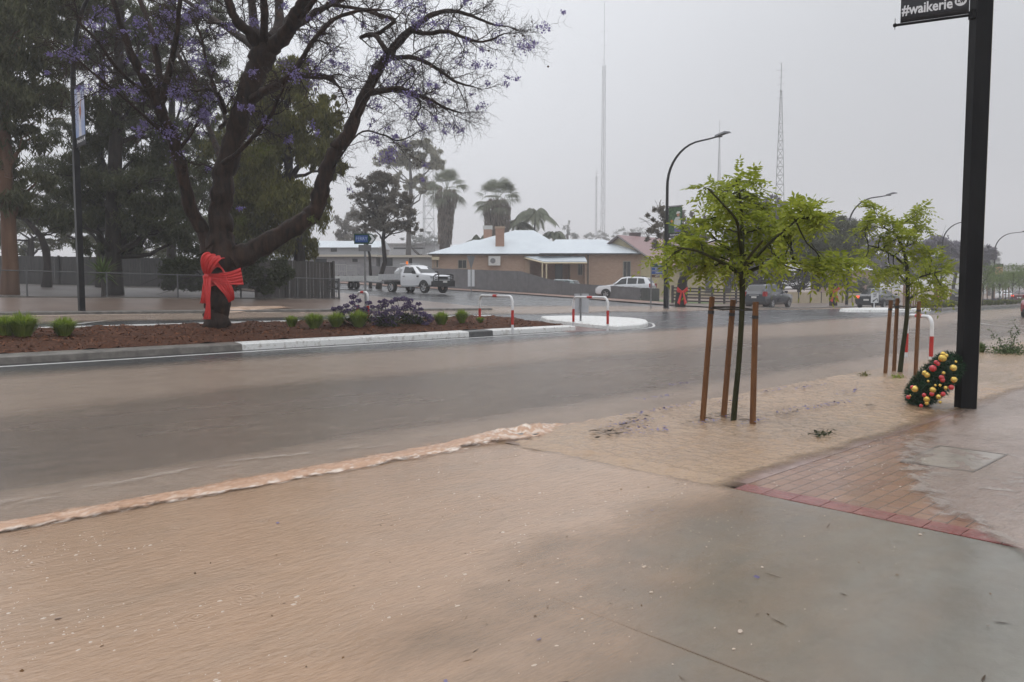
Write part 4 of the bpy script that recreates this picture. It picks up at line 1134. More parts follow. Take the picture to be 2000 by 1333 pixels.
yt1, yb1, yd1 = young_tree("young tree with wide bright green feathery crown, nearest to the viewer", 1432, 826,
 [(1432, 832, 6), (1436, 780, 5.5), (1442, 720, 5.2), (1447, 650, 5.2), (1450, 580, 5.5), (1449, 535, 6)],
 [[(1449, 540, 5), (1428, 524, 3.6, -.1), (1400, 508, 3, -.2), (1360, 490, 2.4, -.3), (1322, 484, 1.6, -.35)],
  [(1449, 540, 5), (1478, 524, 3.8, .1), (1512, 516, 3.2, .2), (1552, 514, 2.6, .3), (1600, 516, 2, .35), (1648, 508, 1.2, .4)],
  [(1449, 535, 5), (1450, 490, 4.2), (1449, 440, 3.6, .1), (1446, 390, 2.6, .1), (1438, 352, 1.5)],
  [(1449, 500, 4), (1444, 465, 3.4, -.2), (1438, 430, 2.8, -.3), (1408, 395, 2, -.4), (1382, 368, 1.3, -.4)],
  [(1451, 530, 4), (1470, 510, 3.4, -.2), (1500, 478, 3, -.3), (1532, 450, 2.4, -.4), (1562, 425, 1.5, -.4)],
  [(1449, 525, 4), (1435, 500, 3, .5), (1400, 470, 2.4, .7), (1372, 440, 1.5, .8)],
  [(1451, 525, 4), (1465, 500, 3, -.6), (1490, 470, 2, -.9)]],
 [(1382, 372, 24, 13), (1408, 378, 22, 10), (1434, 352, 22, 12), (1462, 360, 20, 10), (1478, 384, 24, 12), (1442, 384, 26, 12), (1412, 402, 22, 8), (1368, 430, 24, 11), (1398, 440, 30, 15), (1432, 420, 30, 15), (1470, 412, 26, 13), (1500, 402, 22, 9), (1345, 462, 22, 9), (1370, 476, 30, 14), (1412, 476, 32, 15), (1450, 470, 28, 10), (1486, 446, 26, 11), (1520, 432, 26, 12), (1548, 438, 24, 11), (1574, 424, 22, 11), (1562, 405, 16, 7), (1594, 436, 18, 8), (1600, 425, 14, 4), (1330, 496, 24, 12), (1312, 502, 18, 8), (1355, 502, 26, 13), (1388, 505, 26, 13), (1420, 502, 30, 16), (1456, 500, 32, 17), (1492, 500, 28, 15), (1522, 506, 24, 12), (1498, 470, 22, 8), (1540, 468, 20, 6), (1612, 516, 20, 9), (1636, 508, 22, 11), (1652, 518, 16, 7), (1596, 530, 14, 4), (1372, 520, 18, 6), (1440, 520, 20, 6), (1545, 415, 14, 4)], 31)
yt2, yb2, yd2 = young_tree("young tree with sparse lopsided green crown, between the bow-tied trees and black pole", 1757, 730,
 [(1757, 735, 5), (1762, 690, 4.6), (1770, 630, 4.2), (1773, 575, 4), (1772, 530, 3.8), (1766, 495, 3), (1752, 462, 2.4), (1728, 446, 1.6)],
 [[(1773, 560, 3), (1760, 540, 2, .2), (1738, 532, 1.6, .3), (1712, 534, 1, .4)], [(1773, 562, 3), (1790, 545, 2, -.2), (1815, 536, 1.6, -.3), (1846, 528, 1)],
  [(1770, 520, 2.6), (1745, 500, 2, -.2), (1715, 485, 1.4, -.3), (1696, 480, 1, -.4)], [(1765, 490, 2.4), (1780, 460, 1.8, .3), (1792, 430, 1.2, .4)], [(1774, 585, 3), (1796, 572, 1.8, .3), (1830, 565, 1, .4)]],
 [(1712, 418, 20, 9), (1732, 430, 20, 9), (1705, 406, 12, 4), (1750, 444, 22, 8), (1785, 430, 20, 10), (1796, 412, 12, 6), (1800, 446, 18, 7), (1690, 446, 22, 9), (1720, 462, 22, 9), (1760, 464, 24, 9), (1790, 470, 18, 6), (1700, 490, 24, 10), (1735, 486, 18, 6), (1690, 512, 16, 6), (1740, 522, 26, 11), (1715, 540, 20, 8), (1772, 516, 24, 10), (1805, 520, 22, 9), (1835, 516, 20, 8), (1850, 530, 18, 8), (1822, 546, 22, 10), (1792, 556, 22, 9), (1840, 562, 20, 8), (1802, 578, 20, 8), (1758, 540, 20, 6), (1815, 492, 14, 4), (1695, 430, 10, 3), (1782, 492, 16, 4)], 32, .30, .7)
# a small side shoot low on the first trunk
WOOD = bark_mat("stake_timber", lin(.09, .036, .014), lin(.30, .15, .065), .3, 5, .15, .4)
def stake_set(root_tree, tops, bots, w, treename):
    for (tx, ty), (bx, by), lab in zip(tops, bots, treename):
        g = gp(bx, by); d = g.dot(FWD); top = at(tx, ty, d)
        st = thing("timber_stake", lab, "stake", (g.x, g.y, 0), 0, "timber tree stakes")
        mb = MB(); v = top - Vector((g.x, g.y, 0)); mb.tube([v*-.06, v*.5 + Vector((.004, .003, 0)), v*.995, v], [w*.72, w*.70, w*.68, w*.62], 4, roll=random.uniform(.3, .9))
        mb.build("post", WOOD, st)
        mb = MB(); kx = Vector((0, 0, 1))
        h = .865 if v.length > 1.2 else .9
        mb.tube([v*(h), v*(h + .025)], w*.80, 8); mb.build("tie_wrap", M_BLACK, st)
M_BLACK = mat("black_rubber", lin(.015, .015, .015), lin(.03, .03, .03), .5, 20)
stake_set(yt1, [(1391, 580), (1432, 586), (1476, 590)], [(1372, 825), (1413, 819), (1470, 832)], .048,
  ["reddish timber stake left of the nearest young trunk, leaning right", "knotty timber stake close behind the nearest young trunk", "straight light brown timber stake right of the nearest young trunk"])
stake_set(yt2, [(1740, 587), (1753, 583), (1795, 589)], [(1729, 732), (1746, 727), (1788, 737)], .05,
  ["outermost left timber stake at the young tree beside the black pole", "timber stake just left of the farther young trunk", "timber stake standing before the white hoop rail"])
for nm, pts, d in (("nearest young tree", [(1388, 602), (1410, 605), (1434, 604), (1450, 606), (1476, 606), (1452, 602), (1430, 600), (1390, 600)], yd1), ("young tree beside the black pole", [(1738, 600), (1754, 598), (1773, 600), (1795, 600), (1774, 603), (1752, 602), (1739, 602)], yd2)):
    dz = [0, .12, .03, -.04, .0, .05, .12, .02]
    P = [at(x, y, d + dz[i % 8]) for i, (x, y) in enumerate(pts)]
    mb = MB(); mb.tube(P, .009, 5); 
    tag(mb.build("tree_tie", M_BLACK), "black tie strap joining the stakes around the " + nm, "strap")
# ------------------------------------------------------------------ hoop rails
M_WHITE = mat("white_gloss_paint", lin(.74, .74, .74), lin(.62, .62, .62), .25, 3, 5)
M_REDP = mat("red_reflective_tape", lin(.50, .02, .015), lin(.42, .02, .015), .3, 6)
def hoop(label, pa, pb, h, r=.04, feet=.0, dz=.13, corner=.2):
    a = Vector((pa.x, pa.y, H(pa.x, pa.y) + dz)); c = Vector((pb.x, pb.y, H(pb.x, pb.y) + dz)); base = (a + c)/2
    root = thing("hoop_rail", label, "hoop rail", base, 0, "red and white hoop rails")
    a -= base; c -= base; ax = (c - a); ax.z = 0; ax.normalize()
    za, zc = a.z, c.z; top = max(za, zc) + h
    arc = lambda o, s: [Vector((o.x, o.y, top - corner)) + ax*s*corner*(1 - math.cos(q)) + Vector((0, 0, corner*math.sin(q))) for q in np.linspace(0, math.pi/2, 7)]
    P1, P2 = arc(a, 1), arc(c, -1)
    full = [a - Vector((0, 0, .06))] + P1 + P2[::-1] + [c - Vector((0, 0, .06))]
    mb = MB(); mb.tube(full, r, 12); mb.build("hoop", M_WHITE, root, 60)
    for o in (a, c):
        mb = MB(); z1 = top - h*.44; z0 = top - h*.90
        mb.tube([Vector((o.x, o.y, z0)), Vector((o.x, o.y, z1))], r + .003, 12); mb.build("red_band", M_REDP, root, 60)
        if feet: mb = MB(); mb.tube([Vector((o.x, o.y, o.z - .02)), Vector((o.x, o.y, o.z + .03))], r*1.8, 10); mb.build("foot", M_WHITE, root, 60)
    m_ = Vector(((a.x + c.x)/2, (a.y + c.y)/2, top)); w = min(.14, (a - c).length*.16)
    mb = MB(); mb.tube([m_ - ax*w, m_ + ax*w], r + .003, 12); mb.build("red_band", M_REDP, root, 60)
    return root
hoop("red and white hoop rail at the end of the mulch bed", on(937, 25.6), on(1001, 23.6), .95)
hoop("red and white hoop rail on the white traffic island", on(1120, 27.0), on(1187, 25.4), .95)
ha, hb_ = gp(1769, 706), gp(1818, 704)
hoop("red and white hoop rail in the flood behind the farther stakes", ha, hb_, .96, dz=-.02, feet=1)
hoop("white hoop rail seen edge-on behind the purple flowers", on(699, 25.4), on(719, 24.8), .95, dz=.1, corner=.16)
# ------------------------------------------------------------------ black banner pole on the right
M_POLE = mat("black_pole_paint", lin(.006, .006, .007), lin(.013, .013, .014), .4, 4, 5, .1, 30, scl=(1, 1, .2), spec=.08)
M_BANK = mat("black_banner_cloth", lin(.012, .012, .016), lin(.02, .02, .026), .6, 30)
M_WTXT = mat("white_print", lin(.72, .72, .74), None, .5)
pg = gp(1885, 800); pd = pg.dot(FWD)
pole = thing("banner_pole", "thick square black pole standing in the flood with the hashtag banner", "pole", (pg.x, pg.y, 0), -YAW)
mb = MB(); mb.box((0, 0, 4.45), (.205, .16, 9.0)); mb.build("shaft", M_POLE, pole)
mb = MB(); mb.box((0, 0, -.02), (.30, .26, .05)); mb.build("base_plate", M_POLE, pole)
M_LITEDGE = mat("pole_lit_edge", lin(.30, .27, .20), None, .4)  # pale strip paints the light caught along the pole's right edge
mb = MB(); mb.box((.107, -.055, 4.45), (.008, .035, 8.95)); mb.build("lit_edge", M_LITEDGE, pole)
# banner bracket and cloth: the arm reaches left and towards the viewer
arm_z = at(1905, 30, pd).z; bandir = Vector((-1.0, -.30, 0)).normalized()
e1 = at(1748, 50, pd + .71); R_ = Matrix.Rotation(YAW, 3, 'Z')
e1l = R_ @ (e1 - Vector((pg.x, pg.y, 0)))
a0 = Vector((-.10, -.02, arm_z)); 
mb = MB(); mb.tube([a0, e1l], .018, 8); mb.ball(e1l, .028, 10, 6); mb.tube([e1l + Vector((0, 0, -.06)), e1l + Vector((0, 0, .09))], .004, 5)
mb.build("bracket", M_POLE, pole, 60); mb = MB(); mb.tube([a0 + Vector((0, 0, 1.9)), e1l + Vector((0, 0, 1.9))], .018, 8); mb.build("bracket", M_POLE, pole, 60)
mb = MB(); mb.box((-.11, -.02, arm_z), (.07, .1, .10)); mb.build("clamp", M_POLE, pole); mb = MB(); mb.box((-.11, -.02, arm_z + 1.9), (.07, .1, .10)); mb.build("clamp", M_POLE, pole)
ban = thing("banner", "black hashtag banner hanging from the thick black pole", "banner", (pg.x, pg.y, 0), -YAW)
bd = (e1l - a0); bl = bd.length; bd.normalize()
B0 = a0 + bd*.06; wB = bl - .13
nb_ = 24; vs = []; hts = [0.02, .12, .30, .42, .8, 1.2, 1.6, 1.88]
bn = bd.cross(Vector((0, 0, 1))).normalized()
if bn.y > 0: bn = -bn
for z in hts:
    for i in range(nb_ + 1):
        u = i/nb_; vs.append(B0 + bd*wB*u + Vector((0, 0, z)) + bn*(.008*math.sin(u*11 + z*3)*math.sin(math.pi*min(1, z/1.9 + .05))))
fs_lo = [(j*(nb_+1)+i, j*(nb_+1)+i+1, (j+1)*(nb_+1)+i+1, (j+1)*(nb_+1)+i) for j in range(3) for i in range(nb_)]
fs_hi = [(j*(nb_+1)+i, j*(nb_+1)+i+1, (j+1)*(nb_+1)+i+1, (j+1)*(nb_+1)+i) for j in range(3, 7) for i in range(nb_)]
def photo_mat():
    k = NT("banner_picture"); c = k.mix(k.ramp(k.noise(5, 5, .7), .4, .6), lin(.10, .08, .06), lin(.42, .33, .20)); k.col(k.mix(k.ramp(k.noise(3, 2), .55, .6), c, lin(.30, .05, .03))); k.rough(.6); return k.m
mb = MB(); mb.add(vs[:4*(nb_+1)], fs_lo); o_ = mb.build("lower_panel", M_BANK, ban, 180); o_.modifiers.new("cloth", 'SOLIDIFY').thickness = .004
mb = MB(); mb.add(vs[3*(nb_+1):], [tuple(q - 3*(nb_+1) for q in f_) for f_ in fs_hi]); o_ = mb.build("picture_panel", photo_mat(), ban, 180); o_.modifiers.new("cloth", 'SOLIDIFY').thickness = .004
rd = -bd; tu = Vector((0, 0, 1)); nrm = rd.cross(tu)
mid_ = B0 + bd*wB*.60 + Vector((0, 0, .175)) + nrm*.012
lettering("#waikerie", .185, plane_matrix(mid_, rd, tu), M_WTXT, ban, sx=.86, bold=.004)
cc = B0 + bd*wB*.115 + Vector((0, 0, .195)) + nrm*.012
mb = MB(); PM = plane_matrix(cc, rd, tu)
mb.add([PM @ Vector((.072*math.cos(q), .066*math.sin(q), 0)) for q in np.linspace(0, 2*math.pi, 29)[:-1]], [tuple(range(28))]); mb.build("logo_disc", M_WTXT, ban)
lettering("Lw", .085, plane_matrix(cc + nrm*.003, rd, tu), M_BANK, ban, name="logo_letters", bold=.002)
# ------------------------------------------------------------------ christmas wreath leaning on the pole
wg = gp(1800, 796); wd = wg.dot(FWD)
wr = thing("wreath", "thick green christmas wreath with red and gold baubles leaning against the black pole", "wreath", (wg.x, wg.y, 0))
c0, c1 = at(1798, 772, wd), at(1852, 712, wd)
ctr = (c0 + c1)/2 - Vector((wg.x, wg.y, 0))
# seen almost edge-on: the ring's plane holds the viewing direction; it leans to the right onto the pole
lean = (c1 - c0); lean.normalize()
ax1 = lean; ax2 = (FWD*.93 + RGT*.28).normalized(); ax2 = (ax2 - ax1*ax2.dot(ax1)).normalized(); axn = ax1.cross(ax2)
RR = (c1 - c0).length/2 + .02; rt = .155
rw = np.random.default_rng(8); n = 9000
th = rw.uniform(0, 2*math.pi, n); ph = rw.uniform(0, 2*math.pi, n); rr = rt*np.sqrt(rw.uniform(.25, 1, n))
A1, A2, AN, CT = [np.array(q) for q in (ax1, ax2, axn, ctr)]
rad = np.cos(th)[:, None]*A1 + np.sin(th)[:, None]*A2
P = CT + rad*(RR + (rr*np.cos(ph))[:, None]) + AN*(rr*np.sin(ph))[:, None]
out = rad*np.cos(ph)[:, None] + AN*np.sin(ph)[:, None]
dv = out*.8 + rw.normal(0, .6, (n, 3)); dv /= np.linalg.norm(dv, axis=1)[:, None]
ev = np.cross(dv, rw.normal(0, 1, (n, 3))); ev /= np.linalg.norm(ev, axis=1)[:, None]
v = np.stack([P - dv*.012, P + ev*.0055, P + dv*.05, P - ev*.0055], 1).reshape(-1, 3)
v[:, 2] = np.maximum(v[:, 2], .004)
np_mesh("needles", v, np.arange(4*n).reshape(-1, 4), leafmat("tinsel_needle", lin(.006, .022, .010), lin(.02, .065, .025), .1), wr)
mb = MB(); mb.tube([Vector(CT + (math.cos(q)*A1 + math.sin(q)*A2)*RR) for q in np.linspace(0, 2*math.pi, 40)], rt*.62, 10, caps=False)
mb.build("ring", mat("wreath_core", lin(.008, .02, .010), None, .8), wr, 180)
M_GOLD = mat("gold_bauble", lin(.62, .42, .09), lin(.70, .52, .16), .22, 3, metal=.75)
M_RBAU = mat("red_bauble", lin(.45, .012, .02), lin(.55, .03, .04), .18, 3, coat=.6)
for bx, by, br, mk in ((1842, 692, 5, 0), (1848, 695, 4, 0), (1841, 700, 7.5, 0), (1828, 708, 4, 1), (1832, 711, 4, 1), (1822, 720, 6.5, 1), (1806, 729, 5, 0), (1811, 733, 5.5, 0), (1839, 738, 5, 1), (1841, 743, 4.5, 1), (1843, 729, 3.4, 0), (1862, 719, 6.5, 0), (1863, 742, 6, 0), (1813, 745, 2.6, 0), (1787, 760, 6.5, 0), (1782, 757, 4, 1), (1822, 762, 6, 0), (1836, 753, 3, 0), (1827, 753, 2.6, 0), (1820, 770, 4.5, 1), (1805, 772, 4, 1), (1810, 780, 6, 0), (1833, 775, 5, 0), (1842, 770, 4.5, 1), (1774, 776, 4, 1), (1778, 773, 2, 0), (1847, 758, 4, 0), (1810, 788, 4, 0), (1799, 793, 3.6, 1), (1836, 786, 3, 0), (1858, 757, 5, 1), (1867, 707, 2.5, 0)):
    # put each ball on the ring's near surface along its line of sight
    a_, b_ = ray(bx, by); dr = RGT*a_ + FWD + Vector((0, 0, b_)); dr.normalize(); o = Vector((0, 0, CAM_H)) - Vector((wg.x, wg.y, 0)); best = None
    for q in np.arange(wd - 1.3, wd + 1.0, .01):
        p = o + dr*q; w_ = np.array(p) - CT; h_ = w_ @ AN; pl = w_ - AN*h_; L_ = np.linalg.norm(pl) - RR; dist = math.hypot(L_, h_)
        if dist < rt*.98: best = p; break
        if best is None or dist < best_d: best_d = dist; bestp = p
    p = best or bestp
    mb = MB(); mb.ball(p, br*wd/F_PX, 14, 10); mb.build("bauble", M_RBAU if mk else M_GOLD, wr, 180)
# ------------------------------------------------------------------ plants of the median
LF_TUFT = leafmat("tuft_leaf", lin(.12, .19, .015), lin(.30, .38, .06), .45)
def tuft(name, label, cat, p, h, w, n, lm, seed, group=None, lw=.012, erect=.9):
    rng = np.random.default_rng(seed); V, Fc = [], []
    for i in range(n):
        a = rng.uniform(0, 2*math.pi); r0 = w*.22*math.sqrt(rng.random()); sp = rng.uniform(.05, 1)*w
        L = h*rng.uniform(.65, 1.15); b = Vector((math.cos(a)*r0, math.sin(a)*r0, -.02)); d = Vector((math.cos(a), math.sin(a), 0))
        p1 = b + d*sp*.35 + Vector((0, 0, L*.62)); p2 = b + d*sp*.85 + Vector((0, 0, L*(1 - .35*sp/w))); s = Vector((-d.y, d.x, 0))*lw*rng.uniform(.6, 1.2)
        k = len(V); V += [b - s*.7, b + s*.7, p1 + s, p1 - s, p2]; Fc += [(k, k+1, k+2, k+3), (k+3, k+2, k+4)]
    me = bpy.data.meshes.new(name); me.from_pydata([tuple(q) for q in V], [], Fc); me.materials.append(lm)
    o = bpy.data.objects.new(name, me); o.location = p; COL.objects.link(o)
    return tag(o, label, cat, group)
GT = "green grass tufts in the mulch bed"
def mp(px, py): 
    g = gp(px, py, .14); return Vector((g.x, g.y, float(mulchz(np.array([g.x]), np.array([g.y]))[0])))
for i, (x, y, h, w, lab) in enumerate(((45, 664, .46, .36, "largest bright green grass tuft in the mulch bed, far left of the jacaranda"), (12, 664, .36, .3, "grass tuft at the left picture edge beside the largest tuft"), (126, 660, .36, .30, "lone round grass tuft midway between the largest tuft and the jacaranda"), (570, 643, .26, .19, "small dark grass tuft nearest right of the jacaranda trunk"), (614, 645, .36, .30, "grass tuft second right of the jacaranda trunk"), (657, 643, .36, .28, "pale grass tuft just left of the purple flowers"), (700, 643, .40, .30, "grass tuft overlapping the left purple flowers"), (862, 638, .34, .26, "yellow green grass tuft first right of the purple flowers"), (902, 636, .34, .24, "yellow green grass tuft by the hoop rail at the bed's end"), (938, 635, .16, .14, "tiny grass sprig at the foot of the hoop rail"))):
    tuft("grass_tuft", lab, "grass tuft", mp(x, y), h*1.3, w*1.7, int(650*w/.3), LF_TUFT, 100 + i, GT)
LF_PUR = leafmat("purple_flower", lin(.055, .035, .095), lin(.13, .09, .20), .25)
LF_STATICE = leafmat("statice_leaf", lin(.02, .03, .012), lin(.05, .06, .025), .2)
def flower_bush(label, px, py, heads, rng, d=None):
    g = mp(px, py); d = g.dot(FWD); root = thing("flower_bush", label, "flowering bush", g, 0, "purple flowering bushes")
    st, P, LV = MB(), [], []
    for x, y, r in heads:
        c = at(x, y, d + rng.uniform(-.4, .4)) - g
        st.tube([Vector((c.x*.3, c.y*.3, 0)), Vector((c.x*.8, c.y*.8, c.z*.6)), c], .007, 4)
        rr = r*d/F_PX; m = int(60 + r*9)
        q = rng.normal(0, 1, (m, 3)); q /= np.linalg.norm(q, axis=1)[:, None]
        P.append(np.array(c) + q * (rr * np.array([1, 1, .62])) * rng.uniform(.5, 1, m)[:, None])
        LV.append(np.array([c.x*.6, c.y*.6, max(.05, c.z*.35)]) + rng.normal(0, 1, (14, 3))*np.array([.14, .14, .08]))
    st.build("stems", LF_STATICE, root)
    v, f = leaf_arrays(np.concatenate(P), .055, .035, rng, .1); np_mesh("flowers", v, f, LF_PUR, root)
    LVc = np.concatenate(LV); LVc[:, 2] = np.maximum(LVc[:, 2], .03)
    v, f = leaf_arrays(LVc, .16, .05, rng, .1); np_mesh("foliage", v, f, LF_STATICE, root)
rb = np.random.default_rng(5)
flower_bush("purple flowering bush in front of the edge-on hoop, with tall loose heads", 700, 640, [(652, 604, 7), (664, 602, 8), (676, 598, 8), (690, 580, 9), (688, 592, 7), (700, 588, 7), (696, 602, 10), (680, 608, 9), (712, 604, 8), (720, 592, 7), (718, 610, 10), (668, 612, 8), (705, 612, 9), (728, 600, 6), (660, 618, 7), (690, 620, 9)], rb)
flower_bush("dense domed purple flowering bush midway along the row", 760, 641, [(742, 600, 9), (752, 596, 8), (736, 612, 9), (748, 614, 11), (765, 590, 8), (760, 610, 11), (772, 602, 10), (730, 624, 10), (744, 630, 10), (758, 626, 11), (772, 620, 11), (768, 634, 9), (735, 634, 9), (752, 588, 6), (780, 612, 9), (742, 590, 5)], rb)
flower_bush("purple flowering bush beside the yellow green tufts, right end of the row", 805, 638, [(775, 585, 8), (788, 584, 9), (800, 588, 8), (795, 596, 9), (805, 600, 9), (790, 602, 10), (812, 610, 10), (818, 594, 6), (822, 604, 6), (826, 614, 9), (836, 618, 9), (840, 624, 9), (800, 620, 12), (786, 618, 10), (815, 626, 11), (830, 632, 9), (792, 632, 11), (808, 634, 9)], rb)
# planting beside the road on the right
sp_ = gp(1916, 690)
tuft("grass_tuft", "small grass tuft right behind the black pole at the road edge", "grass tuft", Vector((sp_.x, sp_.y, .0)), .30, .26, 120, leafmat("edge_leaf", lin(.05, .09, .02), lin(.12, .17, .04), .3), 140)
sb = gp(1972, 692); rs = np.random.default_rng(4)
shr = thing("shrub", "straggly green shrub at the road edge right of the black pole", "shrub", (sb.x, sb.y, 0))
kk = sb.dot(FWD)/F_PX; mb = MB(); C = []
for tx, ty in ((1935, 645), (1952, 660), (1975, 640), (1985, 655), (1978, 628), (1966, 668), (1992, 672), (1945, 678), (1960, 680), (2010, 676)):
    e = (at(tx, ty, sb.dot(FWD) + rs.uniform(-.3, .3)) - Vector((sb.x, sb.y, 0)))
    P_ = limb(mb, (0, 0, 0), e, .008, .003, 6, .06, rs, 4)
    for q in P_[1:]: C += [np.array(q) + rs.normal(0, .035, 3) for _ in range(9)]
for _ in range(900): C.append(np.array([rs.normal(0, .34), rs.normal(0, .24), abs(rs.normal(.05, .08))]))
mb.build("stems", BK_YOUNG, shr); v, f = leaf_arrays(np.array(C), .055, .026, rs, .1); np_mesh("foliage", v, f, leafmat("edge_shrub_leaf", lin(.035, .065, .02), lin(.085, .13, .04), .3), shr)
# sprigs washed down
for i, (x, y, lab) in enumerate(((1607, 856, "dark green sprig floating in the rippled mud water before the stakes"), (1752, 741, "pale leafy sprig at the foot of the farther young tree"), (1688, 737, "small green sprig in the flood left of the farther stakes"))):
    g = gp(x, y); C = np.array([g.x, g.y, .04]) + np.random.default_rng(60 + i).normal(0, 1, (60, 3))*np.array([.09, .05, .02])
    v, f = leaf_arrays(C, .06, .018, rs, 0); o = np_mesh("leaf_sprig", v, f, [LF_SHRUB, LF_TUFT, LF_OLIVE][i]); tag(o, lab, "sprig")
# ------------------------------------------------------------------ street lamps with banners
M_LAMP = mat("dark_lamp_paint", lin(.010, .011, .013), lin(.018, .019, .021), .4, 4, spec=.2)
M_LHEAD = mat("lamp_head_grey", lin(.10, .105, .115), None, .35, metal=.3)
def banner_pic(i, W, Hh, parent, M):
    """flat printed picture built from shapes in the banner's plane (M: x right, y up, z to reader)"""
    def poly(pts, m, z, name):
        mb = MB(); mb.add([M @ Vector((x*W, y*Hh, z)) for x, y in pts], [tuple(range(len(pts)))]); mb.build(name, m, parent)
    ell = lambda cx, cy, rx, ry, n=16, rot=0: [(cx + rx*math.cos(a)*math.cos(rot) - ry*math.sin(a)*math.sin(rot)*Hh/W, cy + rx*math.cos(a)*math.sin(rot)*W/Hh + ry*math.sin(a)*math.cos(rot)) for a in np.linspace(0, 2*math.pi, n+1)[:-1]]
    if i == 0:      # water bird on blue water with a bright reflection
        poly([(-.5, -.36), (.5, -.36), (.5, .47), (-.5, .47)], mat("print_blue", lin(.22, .30, .50), lin(.42, .44, .58), .6, 2.5), .004, "picture")
        poly([(-.16, -.36), (.14, -.36), (.10, .0), (.16, .47), (-.22, .47), (-.12, .0)], mat("print_glitter", lin(.62, .60, .60), lin(.48, .48, .55), .6, 14), .006, "picture_detail")
        poly(ell(.06, .06, .11, .09), mat("print_rust", lin(.26, .07, .035), lin(.34, .13, .07), .6, 9), .008, "picture_detail")
        poly([(.08, .13), (.14, .14), (.24, .25), (.18, .26)], mat("print_rust", None), .009, "picture_detail")
        poly([(.02, -.02), (.12, -.02), (.10, -.12)], mat("print_brown", lin(.14, .06, .05), None, .6), .009, "picture_detail")
    elif i == 1:    # person in a white shirt and hat in front of leaves
        poly([(-.5, -.36), (.5, -.36), (.5, .47), (-.5, .47)], mat("print_leaves", lin(.02, .05, .025), lin(.09, .17, .08), .6, 9), .004, "picture")
        poly([(-.05, -.22), (.38, -.22), (.42, .05), (.32, .16), (.02, .14), (-.12, .0)], mat("print_shirt", lin(.55, .57, .55), lin(.42, .45, .45), .6, 8), .006, "picture_detail")
        poly([(-.05, -.36), (.40, -.36), (.38, -.22), (-.05, -.22)], mat("print_jeans", lin(.08, .14, .32), lin(.2, .1, .3), .6, 6), .006, "picture_detail")
        poly(ell(.22, .22, .11, .055), mat("print_skin", lin(.45, .24, .16), None, .6), .008, "picture_detail")
        poly([(.05, .25), (.40, .27), (.33, .33), (.14, .33)], mat("print_hat", lin(.62, .62, .60), None, .6), .009, "picture_detail")
        poly(ell(-.26, .02, .09, .045), mat("print_fruit", lin(.55, .22, .04), None, .6), .008, "picture_detail")
    else:           # warm orange picture
        poly([(-.5, -.30), (.5, -.30), (.5, .30), (-.5, .30)], mat("print_orange", lin(.50, .22, .10), lin(.62, .40, .22), .6, 5), .004, "picture")
        poly([(-.3, -.15), (.1, .05), (.3, .2), (.2, .22), (-.1, .08), (-.35, -.08)], mat("print_brown", None), .006, "picture_detail")
def street_lamp(label, px, d, ban=None, base=None, sq=.2, arm=True, head=True):
    g = on(px, d, .08)
    L = thing("street_lamp", label, "street lamp", g, 0, "curved arm street lamps")
    mb = MB(); mb.box((0, 0, 2.4), (sq*.8, sq, 4.9)); mb.build("lower_shaft", M_LAMP, L)
    P = [Vector((0, 0, 4.8)), Vector((0, 0, 5.8)), Vector((0, -.0, 6.7))] + [Vector((0, -2.1 + 2.1*math.cos(q), 6.75 + 2.15*math.sin(q))) for q in np.linspace(.1, math.pi/2, 10)] + [Vector((0, -2.6, 8.93)), Vector((0, -3.1, 8.98))]
    n = len(P); mb = MB(); mb.tube(P, [.085 - .045*i/(n-1) for i in range(n)], 10); mb.build("curved_arm", M_LAMP, L, 60)
    mb = MB(); DY = 1.2; DZ = -.34; mb.add([(x, y + DY, z_ + DZ) for x, y, z_ in [(-.14, -4.2, 9.30), (.14, -4.2, 9.30), (.16, -4.75, 9.42), (.09, -5.05, 9.42), (-.09, -5.05, 9.42), (-.16, -4.75, 9.42), (-.10, -4.2, 9.40), (.10, -4.2, 9.40), (.11, -4.75, 9.53), (.05, -5.0, 9.49), (-.05, -5.0, 9.49), (-.11, -4.75, 9.53)]],
      [(5,4,3,2,1,0), (6,7,8,9,10,11), (0,1,7,6), (1,2,8,7), (2,3,9,8), (3,4,10,9), (4,5,11,10), (5,0,6,11)])
    mb.box((0, -4.45 + DY, 9.30 + DZ), (.1, .22, .06)); mb.build("lamp_head", M_LHEAD, L)
    if ban is not None:
        i, z0, hh, w, lab = ban
        B = thing("banner", lab, "banner", g, 0, "pole banners")
        mb = MB()
        for z in (z0 - .03, z0 + hh + .03): mb.tube([(0, -.08, z), (0, -.16 - w, z)], .02, 6)
        mb.build("bracket", M_LAMP, B)
        mb = MB(); mb.box((.0, -.13 - w/2, z0 + hh/2), (.012, w, hh)); mb.build("cloth", M_BANK, B)
        Mx = plane_matrix((-.008, -.13 - w/2, z0 + hh/2), (0, -1, 0), (0, 0, 1))
        banner_pic(i, w, hh, B, Mx)
        if i < 2:
            lettering("#waikerie", .15*w/.9, Mx @ Matrix.Translation((-.06*w, -.43*hh, .004)), M_WTXT, B)
            mb = MB(); mb.add([Mx @ Vector((.39*w + .055*math.cos(q), -.42*hh + .05*math.sin(q), .004)) for q in np.linspace(0, 6.28, 15)[:-1]], [tuple(range(14))]); mb.build("logo_disc", M_WTXT, B)
    return L
street_lamp("black street lamp pole at the left rising past the picture, with a water bird banner", 160, 24.0, (0, 4.95, 1.72, .92, "pale blue banner with a rust coloured water bird on the left pole"))
street_lamp("curved street lamp with a green picture banner, nearest beyond the intersection", 1300, 43.8, (1, 3.9, 1.66, .86, "green banner with a person in white beside the direction sign"))
street_lamp("curved street lamp rising behind the trees right of the nearest young tree", 1653, 67.0)
street_lamp("curved street lamp whose arm meets the thick black pole", 1836, 88)
street_lamp("smallest curved street lamp, right of the thick black pole", 1938, 104, (2, 3.2, 1.7, .9, "orange banner on the smallest street lamp"))
